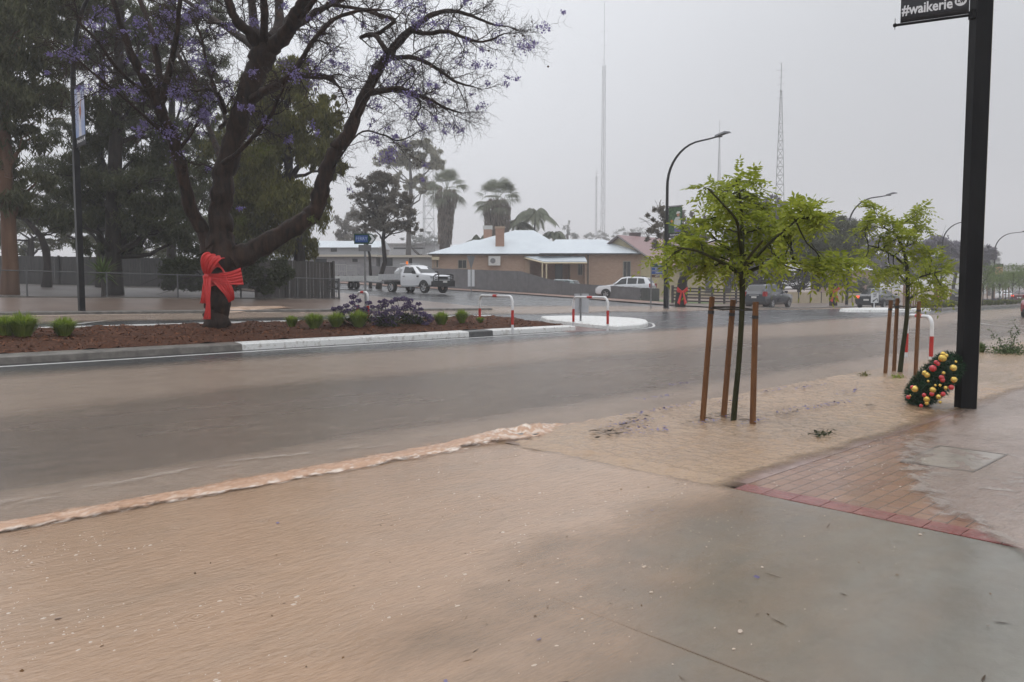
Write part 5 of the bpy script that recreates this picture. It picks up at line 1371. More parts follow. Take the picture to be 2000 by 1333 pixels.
# ------------------------------------------------------------------ signs
M_GALV = mat("galvanised_steel", lin(.17, .175, .18), lin(.25, .25, .255), .45, 5, metal=.3)
M_SGREEN = mat("sign_green", lin(.004, .05, .025), None, .4); M_SBLUE = mat("sign_blue", lin(.02, .07, .26), None, .4)
M_SWHITE = mat("sign_white", lin(.68, .69, .70), None, .4); M_SBROWN = mat("sign_brown", lin(.10, .045, .03), None, .4); M_SBLACK = mat("sign_black", lin(.01, .01, .01), None, .4)
M_SGREY = mat("sign_back_grey", lin(.16, .165, .17), lin(.19, .19, .195), .5, 3)
def facing(g): return Matrix.Rotation(-YAW, 4, 'Z')
def sign_root(name, label, px, d, dz=0.0):
    return thing(name, label, "road sign", on(px, d, dz), -YAW)
def zof(py, d): return at(1000, py, d).z
# FERRY
d = 30; S = sign_root("direction_sign", "green arrow shaped FERRY sign on a grey post at the corner", 714, d); z = lambda py: zof(py, d) - S.location.z; k = F_PX/d
mb = MB(); mb.tube([(0, .03, -.1), (0, .03, z(472))], .042, 10); mb.build("post", M_GALV, S, 60)
w0, w1, t0, t1 = (694-714)/k, (736-714)/k, z(477), z(457); ym = (t0+t1)/2
mb = MB(); mb.sheet([(w0, -.02, t0), (w1 - .14, -.02, t0), (w1, -.02, ym), (w1 - .14, -.02, t1), (w0, -.02, t1)], .02, (0, -1, 0)); mb.build("arrow_board", M_SGREEN, S)
mb = MB(); mb.sheet([(w0 + .045, -.043, t0 + .06), (w0 + .52, -.043, t0 + .06), (w0 + .52, -.043, t1 - .06), (w0 + .045, -.043, t1 - .06)], .004, (0, -1, 0)); mb.build("blue_panel", M_SBLUE, S)
mb = MB(); mb.sheet([(w1 - .25, -.043, t0 + .04), (w1 - .155, -.043, t0 + .04), (w1 - .035, -.043, ym), (w1 - .155, -.043, t1 - .04), (w1 - .25, -.043, t1 - .04), (w1 - .15, -.043, ym)], .004, (0, -1, 0)); mb.build("chevron", M_SWHITE, S)
lettering("FERRY", .20, plane_matrix((w0 + .283, -.049, ym), (1, 0, 0), (0, 0, 1)), mat("sign_pale_blue", lin(.38, .48, .66), None, .4), S, sx=.80)
mb = MB(); mb.box(((714.5-714)/k, -.02, z(485)), (.48, .015, .24)); mb.build("small_plate", M_SGREY, S)
# give way sign seen from behind, with a white board below
d = 57; S = sign_root("give_way_sign", "back of a grey triangular sign with a white board before the grey fence", 920.5, d); z = lambda py: zof(py, d) - S.location.z; k = F_PX/d
mb = MB(); mb.tube([(0, -.03, -.1), (0, -.03, z(499))], .032, 8); mb.build("post", M_GALV, S, 60)
mb = MB(); mb.sheet([(-8/k, .01, z(500)), (0, .01, z(527)), (8/k, .01, z(500))], .02, (0, 1, 0)); mb.build("triangle_plate", M_SGREY, S)
mb = MB(); mb.box((0, .02, (z(527)+z(560))/2), (13/k, .015, z(527)-z(560))); mb.build("board", M_SWHITE, S)
# back of the keep left sign on the island
d = 28.6; S = sign_root("keep_left_sign", "grey back of a sign standing on the white island within the hoop rail", 1134, d, .12); z = lambda py: zof(py, d) - S.location.z; k = F_PX/d
mb = MB(); mb.tube([(0, -.03, -.1), (0, -.03, z(574))], .035, 8); mb.build("post", M_GALV, S, 60)
mb = MB(); mb.box((1.5/k, .01, (z(574)+z(611))/2), (28/k, .012, z(574)-z(611))); mb.build("plate", mat("sign_back_pale", lin(.36, .37, .39), lin(.42, .43, .45), .45, 3), S)
# tourist directions sign
d = 44; S = sign_root("tourist_sign", "four row green blue and brown direction sign on two posts", 1288, d); z = lambda py: zof(py, d) - S.location.z; k = F_PX/d
for x in (-17/k, 17.5/k):
    mb = MB(); mb.tube([(x, 0, -.1), (x, 0, z(514))], .04, 8); mb.build("post", M_GALV, S, 60)
rows = ((516, 522.3, M_SGREEN, "FERRY"), (522.8, 529.2, M_SBLUE, "BOWLING CLUB"), (529.7, 536, M_SBLUE, "CARAVAN PARK"), (536.8, 542.6, M_SBROWN, "LIBERTY MUSEUM"))
for a, b_, m, tx in rows:
    mb = MB(); mb.box((0, -.05, (z(a)+z(b_))/2), (32/k, .02, z(a)-z(b_) - .012)); mb.build("sign_row", m, S)
    lettering(tx, .125, plane_matrix((0, -.063, (z(a)+z(b_))/2), (1, 0, 0), (0, 0, 1)), M_SWHITE, S, sx=.60 if len(tx) > 6 else .8)
# keep left
d = 56; S = sign_root("keep_left_sign", "white KEEP LEFT sign with black arrow at the far traffic island", 1707, d, .12); z = lambda py: zof(py, d) - S.location.z; k = F_PX/d
mb = MB(); mb.tube([(0, .02, -.1), (0, .02, z(573))], .05, 8); mb.build("post", M_SWHITE, S, 60)
mb = MB(); mb.box((0, -.04, (z(572)+z(592))/2), (14.5/k, .015, z(572)-z(592))); mb.build("plate", M_SWHITE, S)
for tx, py in (("KEEP", 575.2), ("LEFT", 579.4)): lettering(tx, .16, plane_matrix((0, -.05, z(py)), (1, 0, 0), (0, 0, 1)), M_SBLACK, S, sx=.8, bold=.004)
mb = MB(); a, b_ = Vector((.15, -.05, z(583.5))), Vector((-.17, -.05, z(590)))
ax_ = (b_ - a).normalized(); pp = Vector((-ax_.z, 0, ax_.x))
mb.sheet([a - pp*.035, a + pp*.035, b_ - ax_*.12 + pp*.035, b_ - ax_*.14 + pp*.09, b_, b_ - ax_*.14 - pp*.09, b_ - ax_*.12 - pp*.035], .004, (0, -1, 0)); mb.build("arrow", M_SBLACK, S)
# board with an arrow beside the road
d = 74; S = sign_root("arrow_sign", "white roadside board with a black arrow pointing right", 1747, d); z = lambda py: zof(py, d) - S.location.z; k = F_PX/d
for x in (-7/k, 7/k):
    mb = MB(); mb.tube([(x, .03, -.1), (x, .03, z(550))], .03, 6); mb.build("post", M_GALV, S, 60)
mb = MB(); mb.box((0, -.01, (z(549)+z(566))/2), (17/k, .02, z(549)-z(566))); mb.build("board", M_SWHITE, S)
mb = MB(); zz = z(562.5); mb.sheet([(-.28, -.025, zz - .025), (.15, -.025, zz - .025), (.15, -.025, zz - .07), (.29, -.025, zz), (.15, -.025, zz + .07), (.15, -.025, zz + .025), (-.28, -.025, zz + .025)], .004, (0, -1, 0)); mb.build("arrow", M_SBLACK, S)
# ------------------------------------------------------------------ fences
def alpha_wire(name):
    k = NT(name); k.col(lin(.08, .08, .082)); k.rough(.5); k.b.inputs["Metallic"].default_value = .4
    w1 = k.n("ShaderNodeTexWave", wave_type='BANDS', bands_direction='DIAGONAL'); w1.inputs["Scale"].default_value = 7; k.l(k.obj(), w1.inputs[0])
    mp = k.n("ShaderNodeMapping"); mp.inputs["Scale"].default_value = (-1, 1, 1); k.l(k.obj(), mp.inputs[0])
    w2 = k.n("ShaderNodeTexWave", wave_type='BANDS', bands_direction='DIAGONAL'); w2.inputs["Scale"].default_value = 7; k.l(mp.outputs[0], w2.inputs[0])
    f = k.math('GREATER_THAN', k.math('MAXIMUM', w1.outputs["Fac"], w2.outputs["Fac"]), .975)
    tr = k.n("ShaderNodeBsdfTransparent"); mx = k.n("ShaderNodeMixShader"); k.l(f, mx.inputs[0]); k.l(tr.outputs[0], mx.inputs[1]); k.l(k.b.outputs[0], mx.inputs[2]); k.l(mx.outputs[0], k.out.inputs["Surface"])
    return k.m
M_MESH = alpha_wire("chain_wire")
M_FPOST = mat("dull_fence_steel", lin(.075, .077, .08), lin(.11, .112, .115), .55, 5)
TF = 31.64
wf = thing("wire_fence", "low chain wire fence along the park beyond the far footpath", "fence", (0, TF, 0))
xsf = [-14.0 + 2.6*i for i in range(13)] + [19.3]
for x in xsf:
    mb = MB(); g = H(x, TF); mb.tube([(x, 0, g - .1), (x, 0, g + 1.05)], .03 if x < 19 else .05, 8); mb.build("post", M_FPOST, wf, 60)
mb = MB(); mb.tube([(x, 0, H(x, TF) + 1.02) for x in xsf], .022, 6, caps=False); mb.build("top_rail", M_FPOST, wf, 60)
mb = MB(); vs = []
for x in xsf: vs += [(x, .0, H(x, TF) + .07), (x, .0, H(x, TF) + 1.0)]
mb.add(vs, [(2*i, 2*i+2, 2*i+3, 2*i+1) for i in range(len(xsf)-1)]); mb.build("wire_mesh", M_MESH, wf)
mb = MB(); vs = []
for x in xsf: vs += [(x, -.06, H(x, TF) - .05), (x, -.06, H(x, TF) + .13), (x, .06, H(x, TF) + .13), (x, .06, H(x, TF) - .05)]
mb.add(vs, [(4*i+q, 4*i+4+q, 4*i+4+(q+1) % 4, 4*i+(q+1) % 4) for i in range(len(xsf)-1) for q in range(3)]); mb.build("plinth", M_KERB, wf)
gr_ = MB()
for q in range(1):
    for x0_, y0_, x1_, y1_ in ((19.3, TF, 19.5, TF + 3.2),):
        for z_ in (.15, .55, 1.0): gr_.tube([(x0_, y0_ - TF, H(x0_, y0_) + z_), (x1_, y1_ - TF, H(x1_, y1_) + z_)], .02, 6)
        for u in np.linspace(0, 1, 14): gr_.tube([(x0_ + (x1_-x0_)*u, (y1_-y0_)*u, H(x0_, y0_ + (y1_-y0_)*u) + .1), (x0_ + (x1_-x0_)*u, (y1_-y0_)*u, H(x0_, y0_ + (y1_-y0_)*u) + 1.0)], .009, 5)
gr_.build("gate_panel", M_FPOST, wf)
def board_fence(label, pts, h, m, bw=.15, gap=.01, th=.02, rail=True, rs=1, hfun=None, name="board_fence", posts=0):
    """boards between ground points; each fence is a thing with its board panel and posts"""
    rng = np.random.default_rng(rs); p0 = pts[0]
    F = thing(name, label, "fence", p0); mb = MB(); pb = []
    tot = 0; lens = [(pts[i+1] - pts[i]).length for i in range(len(pts)-1)]; T = sum(lens); done = 0
    for i in range(len(pts)-1):
        a, c = pts[i], pts[i+1]; dirv = Vector((c.x-a.x, c.y-a.y, 0)); L = dirv.length; dirv.normalize(); rz = math.atan2(dirv.y, dirv.x); n = max(1, int(L/bw))
        for j in range(n):
            u = (j + .5)/n; x, y = a.x + (c.x-a.x)*u, a.y + (c.y-a.y)*u; g = H(x, y); hh = (hfun((done + lens[i]*u)/T) if hfun else h) + rng.normal(0, .008)
            mb.box((x - p0.x + rng.normal(0, .003), y - p0.y + rng.normal(0, .003), g - p0.z + hh/2 + .02), (L/n - gap, th, hh), rz)
        if posts:
            m2 = max(1, int(L/posts))
            for j in range(m2 + 1): u = j/m2; pb.append((a.x + (c.x-a.x)*u, a.y + (c.y-a.y)*u, (done + lens[i]*u)/T))
        done += lens[i]
    mb.build("board_panel", m, F)
    nv = Vector((pts[-1].y - pts[0].y, -(pts[-1].x - pts[0].x), 0)).normalized()
    if nv.dot(FWD) > 0: nv = -nv
    for x, y, u in pb:
        hh = hfun(u) if hfun else h
        b2 = MB(); b2.box((x - p0.x + nv.x*.06, y - p0.y + nv.y*.06, H(x, y) - p0.z + hh/2 + .04), (.10, .09, hh + .08), math.atan2(nv.y, nv.x)); b2.build("post", m, F)
    return F
def planks(name, c1, c2, sc=5): return mat(name, c1, c2, .6, sc, 4, .2, 18, scl=(3, 3, .25))
M_PAL = planks("weathered_paling", lin(.035, .034, .033), lin(.065, .062, .06)); M_PALD = planks("dark_paling", lin(.03, .026, .023), lin(.06, .052, .047))
board_fence("grey board fence at the back of the park behind the gum tree", [on(-120, 50), on(120, 49), on(330, 48), on(540, 47)], 1.75, M_PAL, .18, .008, rs=2, posts=2.6)
board_fence("dark board fence at the park corner before the white trailer", [on(500, 35.2), on(560, 36.2), on(652, 37.2)], 1.75, M_PALD, .15, .012, rs=3, posts=2.2)
P48 = lambda t: Vector((48.6, t, H(48.6, t)))
def hf(u):
    t = 36.5 + 37*u
    return float(np.interp(t, [36.5, 43.5, 46.5, 49.5, 80], [1.0, 1.05, 1.35, 1.9, 1.9]))
M_CGREY = mat("grey_sheet_fence", lin(.10, .10, .105), lin(.135, .135, .14), .5, 2, 4, .0)
board_fence("long grey sheet fence stepping down beside the brick house", [P48(t) for t in np.linspace(36.5, 73.5, 12)], 1.0, M_CGREY, .19, .004, .03, rs=4, hfun=hf, name="sheet_fence")
board_fence("short grey return of the sheet fence beside the white car", [P48(36.45), Vector((50.6, 36.2, H(50.6, 36.2)))], 1.0, planks("dark_sheet_fence", lin(.05, .05, .05), lin(.08, .08, .078)), .19, .004, .03, rs=5, name="sheet_fence")
# dark rail fence
rf = thing("rail_fence", "dark brown horizontal rail fence beside the bow-tied street tree", "fence", (47.6, 32.9, H(47.6, 32.9)))
M_RAIL = planks("dark_rail_timber", lin(.02, .014, .012), lin(.05, .036, .03))
for i in range(7):
    x = 1.75*i; mb = MB(); mb.box((x, 0, H(47.6 + x, 32.9) - rf.location.z + .66), (.13, .13, 1.36)); mb.build("post", M_RAIL, rf)
for zz in (.22, .46, .70, .94, 1.16):
    mb = MB(); mb.tube([(x, -.08, H(47.6 + x, 32.9) - rf.location.z + zz) for x in np.linspace(-.1, 10.6, 8)], .075, 4, roll=math.pi/4); mb.build("rail", M_RAIL, rf)
# cream panel fence
cf = thing("panel_fence", "cream panel fence with dark posts behind the dark parked car", "fence", (61, 33.4, H(61, 33.4)))
M_CREAM = mat("cream_panel", lin(.40, .33, .22), lin(.46, .39, .27), .6, 2)
for i in range(9):
    x = 2.3*i; mb = MB(); mb.box((x + 1.15, 0, H(61 + x + 1.1, 33.4) - cf.location.z + .52), (2.2, .05, 1.0)); mb.build("panel", M_CREAM, cf)
    mb = MB(); mb.box((x, -.02, H(61 + x, 33.4) - cf.location.z + .54), (.09, .10, 1.1)); mb.build("post", M_RAIL, cf)
# ------------------------------------------------------------------ vehicles
M_TYRE = mat("tyre_rubber", lin(.012, .012, .012), lin(.022, .022, .022), .75, 12); M_RIM = mat("alloy_rim", lin(.42, .42, .43), None, .3, metal=.6)
M_GLASS = mat("dark_car_glass", lin(.012, .014, .016), None, .06, spec=.6); M_BLKP = mat("black_plastic", lin(.012, .012, .013), None, .5)
M_TAIL = mat("red_tail_lens", lin(.30, .008, .01), None, .15); M_HEADL = mat("clear_headlamp", lin(.55, .57, .6), None, .1, metal=.4); M_PLATE = mat("number_plate", lin(.6, .6, .58), None, .4)
M_TAILON = mat("lit_tail_lamp", lin(.5, .02, .01), None, .3, emit=lin(1, .10, .05), estr=2.2)
def paint(name, c): return mat(name, c, None, .22, coat=.8)
def wheel(parent, x, y, r, w, side):
    wl = bpy.data.objects.new("wheel", None); COL.objects.link(wl); wl.parent = parent; wl.location = (x, y, r)
    prof = [(r*.62, w*.5), (r*.9, w*.5), (r, w*.34), (r, -w*.34), (r*.9, -w*.5), (r*.62, -w*.5)]; n = 24; mb = MB()
    vs = [(a*math.cos(2*math.pi*i/n), b, a*math.sin(2*math.pi*i/n)) for i in range(n) for a, b in prof]; m = len(prof)
    mb.add(vs, [(i*m+j, ((i+1) % n)*m+j, ((i+1) % n)*m+j+1, i*m+j+1) for i in range(n) for j in range(m-1)]); mb.build("tyre", M_TYRE, wl, 50)
    mb = MB(); y0 = side*w*.36
    for i in range(5):
        a = 2*math.pi*i/5; mb.box((r*.33*math.cos(a), y0 + side*.01, r*.33*math.sin(a)), (r*.56, .04, r*.17), M=Matrix.Rotation(-a, 3, 'Y'))
    mb.tube([(0, y0 - .04*side, 0), (0, y0 + .035*side, 0)], r*.17, 12); 
    ring = [(q*math.cos(2*math.pi*i/n), y0 + b*side, q*math.sin(2*math.pi*i/n)) for i in range(n) for q, b in ((r*.54, .0), (r*.66, .03))]
    mb.add(ring, [(2*i, 2*((i+1) % n), 2*((i+1) % n)+1, 2*i+1) for i in range(n)]); mb.build("rim", M_RIM, wl, 40)
    return wl
class Body:
    def __init__(self, st): self.st = st; self.xs = [s[0] for s in st]
    def at(self, x): return [float(np.interp(x, self.xs[::-1] if self.xs[0] > self.xs[-1] else self.xs, ([s[k] for s in self.st][::-1] if self.xs[0] > self.xs[-1] else [s[k] for s in self.st]))) for k in range(6)]
    def sec(self, s):
        x, zl, zb, zr, hw, hr = s
        return [(hw*.82, zl), (hw*.975, zl + .10), (hw, zl + (zb-zl)*.45), (hw*.985, zb - .10), (hw*.955, zb), (hw*.955 + (hr - hw*.955)*.5, zb + (zr-.05-zb)*.5), (hr, zr - .05), (hr*.86, zr - .008), (hr*.45, zr + .012)]
    def build(self, parent, m, name="body"):
        vs, fs = [], []; st = self.st
        for s in st:
            pr = self.sec(s); ring = [(y, z) for y, z in pr] + [(-y, z) for y, z in pr[::-1]]
            vs += [(s[0], y, z) for y, z in ring]
        n = 18
        for i in range(len(st)-1):
            for k in range(n): fs.append((i*n+k, i*n+(k+1) % n, (i+1)*n+(k+1) % n, (i+1)*n+k))
        fs += [tuple(range(n)), tuple((len(st)-1)*n + k for k in range(n-1, -1, -1))]
        mb = MB(); mb.add(vs, fs); return mb.build(name, m, parent, 38)
    def side_glass(self, parent, ranges, lo=.10, hi=.90, off=.008):
        for (xa, xb, xc, xd) in ranges:            # bottom front, bottom rear, top rear, top front
            for sd in (1, -1):
                q = []
                for x, v in ((xa, lo), (xb, lo), (xc, hi), (xd, hi)):
                    s = self.at(x); b = s[4]*.955; y = b + (s[5]-b)*v; z = s[2] + (s[3]-.05-s[2])*v; q.append((x, sd*(y + off), z))
                mb = MB(); mb.sheet(q, .006, (0, sd, .15)); mb.build("side_window", M_GLASS, parent)
    def screen(self, parent, xa, xb, name, sgn, wf=.92):
        a, b = self.at(xa), self.at(xb)
        q = [(xa, a[5]*wf, a[3] + .0), (xa, -a[5]*wf, a[3]), (xb, -b[5]*wf*.94, b[3] - .02), (xb, b[5]*wf*.94, b[3] - .02)]
        p = [Vector(v) for v in q]; nn = (p[1]-p[0]).cross(p[2]-p[1]).normalized()
        if nn.x*sgn < 0: nn = -nn
        mb = MB(); mb.sheet([v + nn*.014 for v in p], .006, nn); mb.build(name, M_GLASS, parent)
def arches(parent, xs_, r, hw):
    for x in xs_:
        for sd in (1, -1):
            mb = MB(); n = 18
            mb.add([(x, sd*(hw + .004), r)] + [(x + (r*1.16)*math.cos(math.pi*i/n), sd*(hw + .006), r + (r*1.16)*math.sin(math.pi*i/n)) for i in range(n+1)] + [(x - r*1.16, sd*(hw*.97), .2), (x + r*1.16, sd*(hw*.97), .2)], [(0, i+1, i+2) for i in range(n)])
            mb.build("wheel_arch", M_BLKP, parent)
def wheels(parent, xs_, hw, r, w=.22):
    for x in xs_:
        for sd in (1, -1): wheel(parent, x, sd*(hw - w*.42), r, w, sd)
def bx(parent, name, m, c, sz, rz=0.0): mb = MB(); mb.box(c, sz, rz); return mb.build(name, m, parent)
SUVST = lambda L=4.6, hw=.92, Hh=1.7: [(L*.5, .38, .72, .76, hw*.80, hw*.62), (L*.485, .30, .84, .88, hw*.90, hw*.70), (L*.44, .26, .93, .98, hw*.97, hw*.78), (L*.20, .24, 1.03, 1.08, hw, hw*.80), (L*.045, .24, 1.06, Hh - .08, hw, hw*.70), (-L*.05, .24, 1.06, Hh, hw, hw*.71), (-L*.30, .24, 1.09, Hh - .03, hw, hw*.70), (-L*.40, .25, 1.12, Hh - .10, hw*.99, hw*.68), (-L*.47, .30, 1.10, 1.18, hw*.94, hw*.72), (-L*.495, .36, .95, .98, hw*.88, hw*.66)]
def suv(label, pos, yaw, pm, lit=False, roofbars=True):
    c = thing("car", label, "car", pos, yaw, None); L, hw, Hh = 4.6, .92, 1.7; B = Body(SUVST())
    B.build(c, pm)
    B.side_glass(c, [(L*.15, -L*.055, -L*.055, L*.035), (-L*.075, -L*.235, -L*.235, -L*.075), (-L*.255, -L*.385, -L*.35, -L*.255)])
    B.screen(c, L*.19, L*.05, "windscreen", 1); B.screen(c, -L*.465, -L*.405, "rear_window", -1, .86)
    arches(c, (L*.30, -L*.29), .35, hw); wheels(c, (L*.30, -L*.29), hw, .35)
    for sd in (1, -1):
        bx(c, "tail_lamp", M_TAILON if lit else M_TAIL, (-L*.474, sd*hw*.80, 1.0), (.20, .26, .32)); bx(c, "headlamp", M_HEADL, (L*.462, sd*hw*.72, .80), (.16, .34, .15)); bx(c, "mirror", pm, (L*.14, sd*(hw + .09), 1.14), (.10, .20, .15))
        if roofbars: mb = MB(); mb.tube([(L*.0, sd*hw*.60, Hh + .0), (-L*.05, sd*hw*.62, Hh + .05), (-L*.30, sd*hw*.61, Hh + .03), (-L*.34, sd*hw*.60, Hh - .03)], .018, 6); mb.build("roof_rail", M_BLKP, c)
        for x in (L*.0, -L*.20): bx(c, "door_handle", M_RIM, (x, sd*(hw + .01), .92), (.18, .03, .03))
    bx(c, "number_plate", M_PLATE, (-L*.503, 0, .78), (.02, .37, .13)); bx(c, "tail_trim", M_RIM, (-L*.497, 0, .92), (.03, .70, .05)); bx(c, "rear_bumper", M_BLKP, (-L*.49, 0, .40), (.12, 1.55, .20)); bx(c, "front_bumper", M_BLKP, (L*.487, 0, .40), (.12, 1.45, .22)); bx(c, "grille", M_BLKP, (L*.492, 0, .68), (.06, .80, .16))
    return c
SEDST = [(2.35, .36, .62, .66, .72, .58), (2.28, .26, .74, .78, .82, .66), (2.0, .22, .84, .88, .88, .72), (.95, .20, .93, .97, .90, .74), (.25, .20, .95, 1.36, .90, .60), (-.35, .20, .96, 1.43, .90, .62), (-.95, .20, .98, 1.38, .90, .60), (-1.72, .22, .99, 1.03, .89, .70), (-2.22, .28, .97, 1.01, .85, .66), (-2.36, .36, .84, .87, .78, .58)]
def sedan(label, pos, yaw, pm, lit=False):
    c = thing("car", label, "car", pos, yaw); B = Body(SEDST); B.build(c, pm); hw = .90
    B.side_glass(c, [(.78, -.22, -.22, .28), (-.28, -1.28, -1.0, -.28)]); B.screen(c, .92, .28, "windscreen", 1); B.screen(c, -1.68, -.98, "rear_window", -1)
    arches(c, (1.42, -1.32), .31, hw); wheels(c, (1.42, -1.32), hw, .31, .2)
    for sd in (1, -1):
        bx(c, "tail_lamp", M_TAILON if lit else M_TAIL, (-2.30, sd*.62, .82), (.12, .26, .17)); bx(c, "headlamp", M_HEADL, (2.24, sd*.62, .66), (.14, .32, .14)); bx(c, "mirror", pm, (.72, sd*1.0, 1.0), (.1, .18, .13))
    bx(c, "number_plate", M_PLATE, (-2.37, 0, .62), (.02, .37, .12)); bx(c, "rear_bumper", M_BLKP, (-2.33, 0, .34), (.10, 1.4, .14)); bx(c, "front_bumper", M_BLKP, (2.33, 0, .36), (.1, 1.3, .16))
    return c
g = gp(1507, 603); suv("dark blue grey four wheel drive wagon stopped in the far kerbside flood", g + Vector((1.2, .9, .0)), math.radians(4), paint("dark_slate_paint", lin(.022, .026, .036)))
g = gp(1712, 603); sedan("dark sedan driving away with lit red tail lamps beside the keep left sign", g + Vector((1.8, .6, 0)), 0.03, paint("charcoal_paint", lin(.030, .034, .040)), True)
g = on(2050, 42); suv("red car coming towards the viewer at the right picture edge", Vector((g.x, g.y, g.z)), math.pi, paint("red_paint", lin(.20, .012, .018)))
g = on(1222, 62.5); suv("white wagon parked behind the low end of the grey fence", Vector((g.x, g.y, H(g.x, g.y) + .12)), math.atan2(-RGT.y, -RGT.x) - .42, paint("white_paint", lin(.66, .67, .69)))
g = on(1086, 70); suv("grey green car whose roof shows above the grey fence by the porch", Vector((g.x, g.y, H(g.x, g.y) - .35)), math.atan2(-RGT.y, -RGT.x) - .5, paint("grey_green_paint", lin(.12, .16, .16)), False, False)
g = on(1877, 100); suv("dark car in the far haze between the bow-tied trees and the black pole", Vector((g.x, g.y, H(g.x, g.y))), 0.05, paint("dark_slate_paint", None))
g = on(1998, 88); sedan("dark red car with glowing tail lamp beyond the median trees, right edge", Vector((g.x, g.y, H(g.x, g.y))), 0.05, paint("dark_red_paint", lin(.10, .012, .018)), True)
g = on(1958, 118); sedan("pale car far off behind the median trees", Vector((g.x, g.y, H(g.x, g.y))), .6, paint("white_paint", None))
# the tray-back utility truck
M_UWH = paint("ute_white_paint", lin(.66, .67, .69)); M_ALU = mat("tray_aluminium", lin(.42, .43, .44), lin(.5, .5, .51), .35, 6, metal=.3)
up_ = on(812, 53.0); ut = thing("utility_truck", "white tray-back utility truck with bull bar and orange beacon", "truck", (up_.x, up_.y, H(up_.x, up_.y)), -math.pi/2 + .10)
UST = [(2.62, .55, .98, 1.02, .74, .60), (2.52, .45, 1.10, 1.14, .86, .70), (2.30, .42, 1.17, 1.21, .92, .76), (1.35, .42, 1.25, 1.30, .93, .78), (.62, .40, 1.28, 1.78, .93, .66), (.25, .40, 1.28, 1.86, .93, .67), (-.30, .40, 1.28, 1.86, .93, .67), (-.48, .42, 1.28, 1.74, .92, .68)]
B = Body(UST); B.build(ut, M_UWH, "cab"); B.side_glass(ut, [(1.02, -.22, -.22, .55)], .10, .90); B.screen(ut, 1.30, .66, "windscreen", 1); arches(ut, (1.78,), .40, .93); wheels(ut, (1.78, -1.42), .93, .40, .26)
bx(ut, "tray", M_ALU, (-1.62, 0, .93), (2.25, 1.86, .08)); 
for nm, c_, s_ in (("dropside", (-1.62, .92, 1.13), (2.2, .03, .30)), ("dropside", (-1.62, -.92, 1.13), (2.2, .03, .30)), ("tailgate", (-2.73, 0, 1.13), (.03, 1.84, .30))): bx(ut, nm, M_ALU, c_, s_)
mb = MB()
for y in (-.88, 0, .88): mb.tube([(-.56, y, .9), (-.56, y, 1.95)], .03, 6)
for zz in (1.25, 1.55, 1.95): mb.tube([(-.56, -.88, zz), (-.56, .88, zz)], .03, 6)
mb.build("headboard", M_ALU, ut)
bx(ut, "chassis", M_BLKP, (-1.0, 0, .68), (3.4, .9, .22)); 
for sd in (1, -1):
    bx(ut, "mudguard", M_BLKP, (-1.42, sd*.80, .86), (.95, .26, .03)); bx(ut, "headlamp", M_HEADL, (2.42, sd*.72, 1.04), (.26, .34, .16)); bx(ut, "mirror", M_BLKP, (.98, sd*1.06, 1.36), (.10, .22, .20)); bx(ut, "door_handle", M_BLKP, (-.12, sd*.945, 1.12), (.18, .03, .04)); bx(ut, "side_step", M_ALU, (.45, sd*.94, .44), (1.5, .14, .04)); bx(ut, "side_vent", M_BLKP, (1.22, sd*.94, 1.10), (.20, .02, .10))
mb = MB(); mb.box((2.72, 0, .62), (.18, 1.84, .40)); mb.box((2.66, .8, .6), (.3, .26, .34)); mb.box((2.66, -.8, .6), (.3, .26, .34)); mb.build("bumper", M_BLKP, ut)
mb = MB()
for zz in (.92, 1.06, 1.22): mb.tube([(2.74, -.82, zz - .03), (2.80, -.55, zz), (2.80, .55, zz), (2.74, .82, zz - .03)], .03, 8)
for y in (-.55, .55): mb.tube([(2.80, y, .7), (2.80, y, 1.25)], .035, 8)
for sd in (1, -1): mb.tube([(2.78, sd*.55, 1.22), (2.70, sd*.88, 1.12), (2.66, sd*.90, .8)], .03, 8)
mb.build("bull_bar", M_BLKP, ut, 60)
bx(ut, "grille", M_BLKP, (2.60, 0, .98), (.06, .9, .20)); bx(ut, "number_plate", M_PLATE, (2.83, 0, .74), (.02, .37, .12))
mb = MB(); mb.tube([(-.5, -.3, 1.93), (-.5, -.3, 2.12)], .07, 12); mb.build("beacon", mat("amber_beacon", lin(.75, .16, .02), None, .3, emit=lin(1, .25, .03), estr=.5), ut, 60)
tk = thing("water_tank", "white spray tank with lid on the tray of the utility truck", "tank", ut.location, -math.pi/2 + .10)
mb = MB(); mb.add([(-1.55, -.55, 1.0), (-.75, -.55, 1.0), (-.75, .55, 1.0), (-1.55, .55, 1.0), (-1.5, -.55, 1.42), (-.78, -.55, 1.62), (-.78, .55, 1.62), (-1.5, .55, 1.42), (-1.32, -.4, 1.70), (-.88, -.4, 1.74), (-.88, .4, 1.74), (-1.32, .4, 1.70)], [(3,2,1,0), (0,1,5,4), (1,2,6,5), (2,3,7,6), (3,0,4,7), (4,5,9,8), (5,6,10,9), (6,7,11,10), (7,4,8,11), (8,9,10,11)])
mb.build("tank_shell", mat("white_poly", lin(.6, .61, .62), lin(.52, .53, .54), .5, 4), tk, 30); mb = MB(); mb.tube([(-1.1, 0, 1.7), (-1.1, 0, 1.80)], .14, 14); mb.build("lid", M_SWHITE, tk, 60)
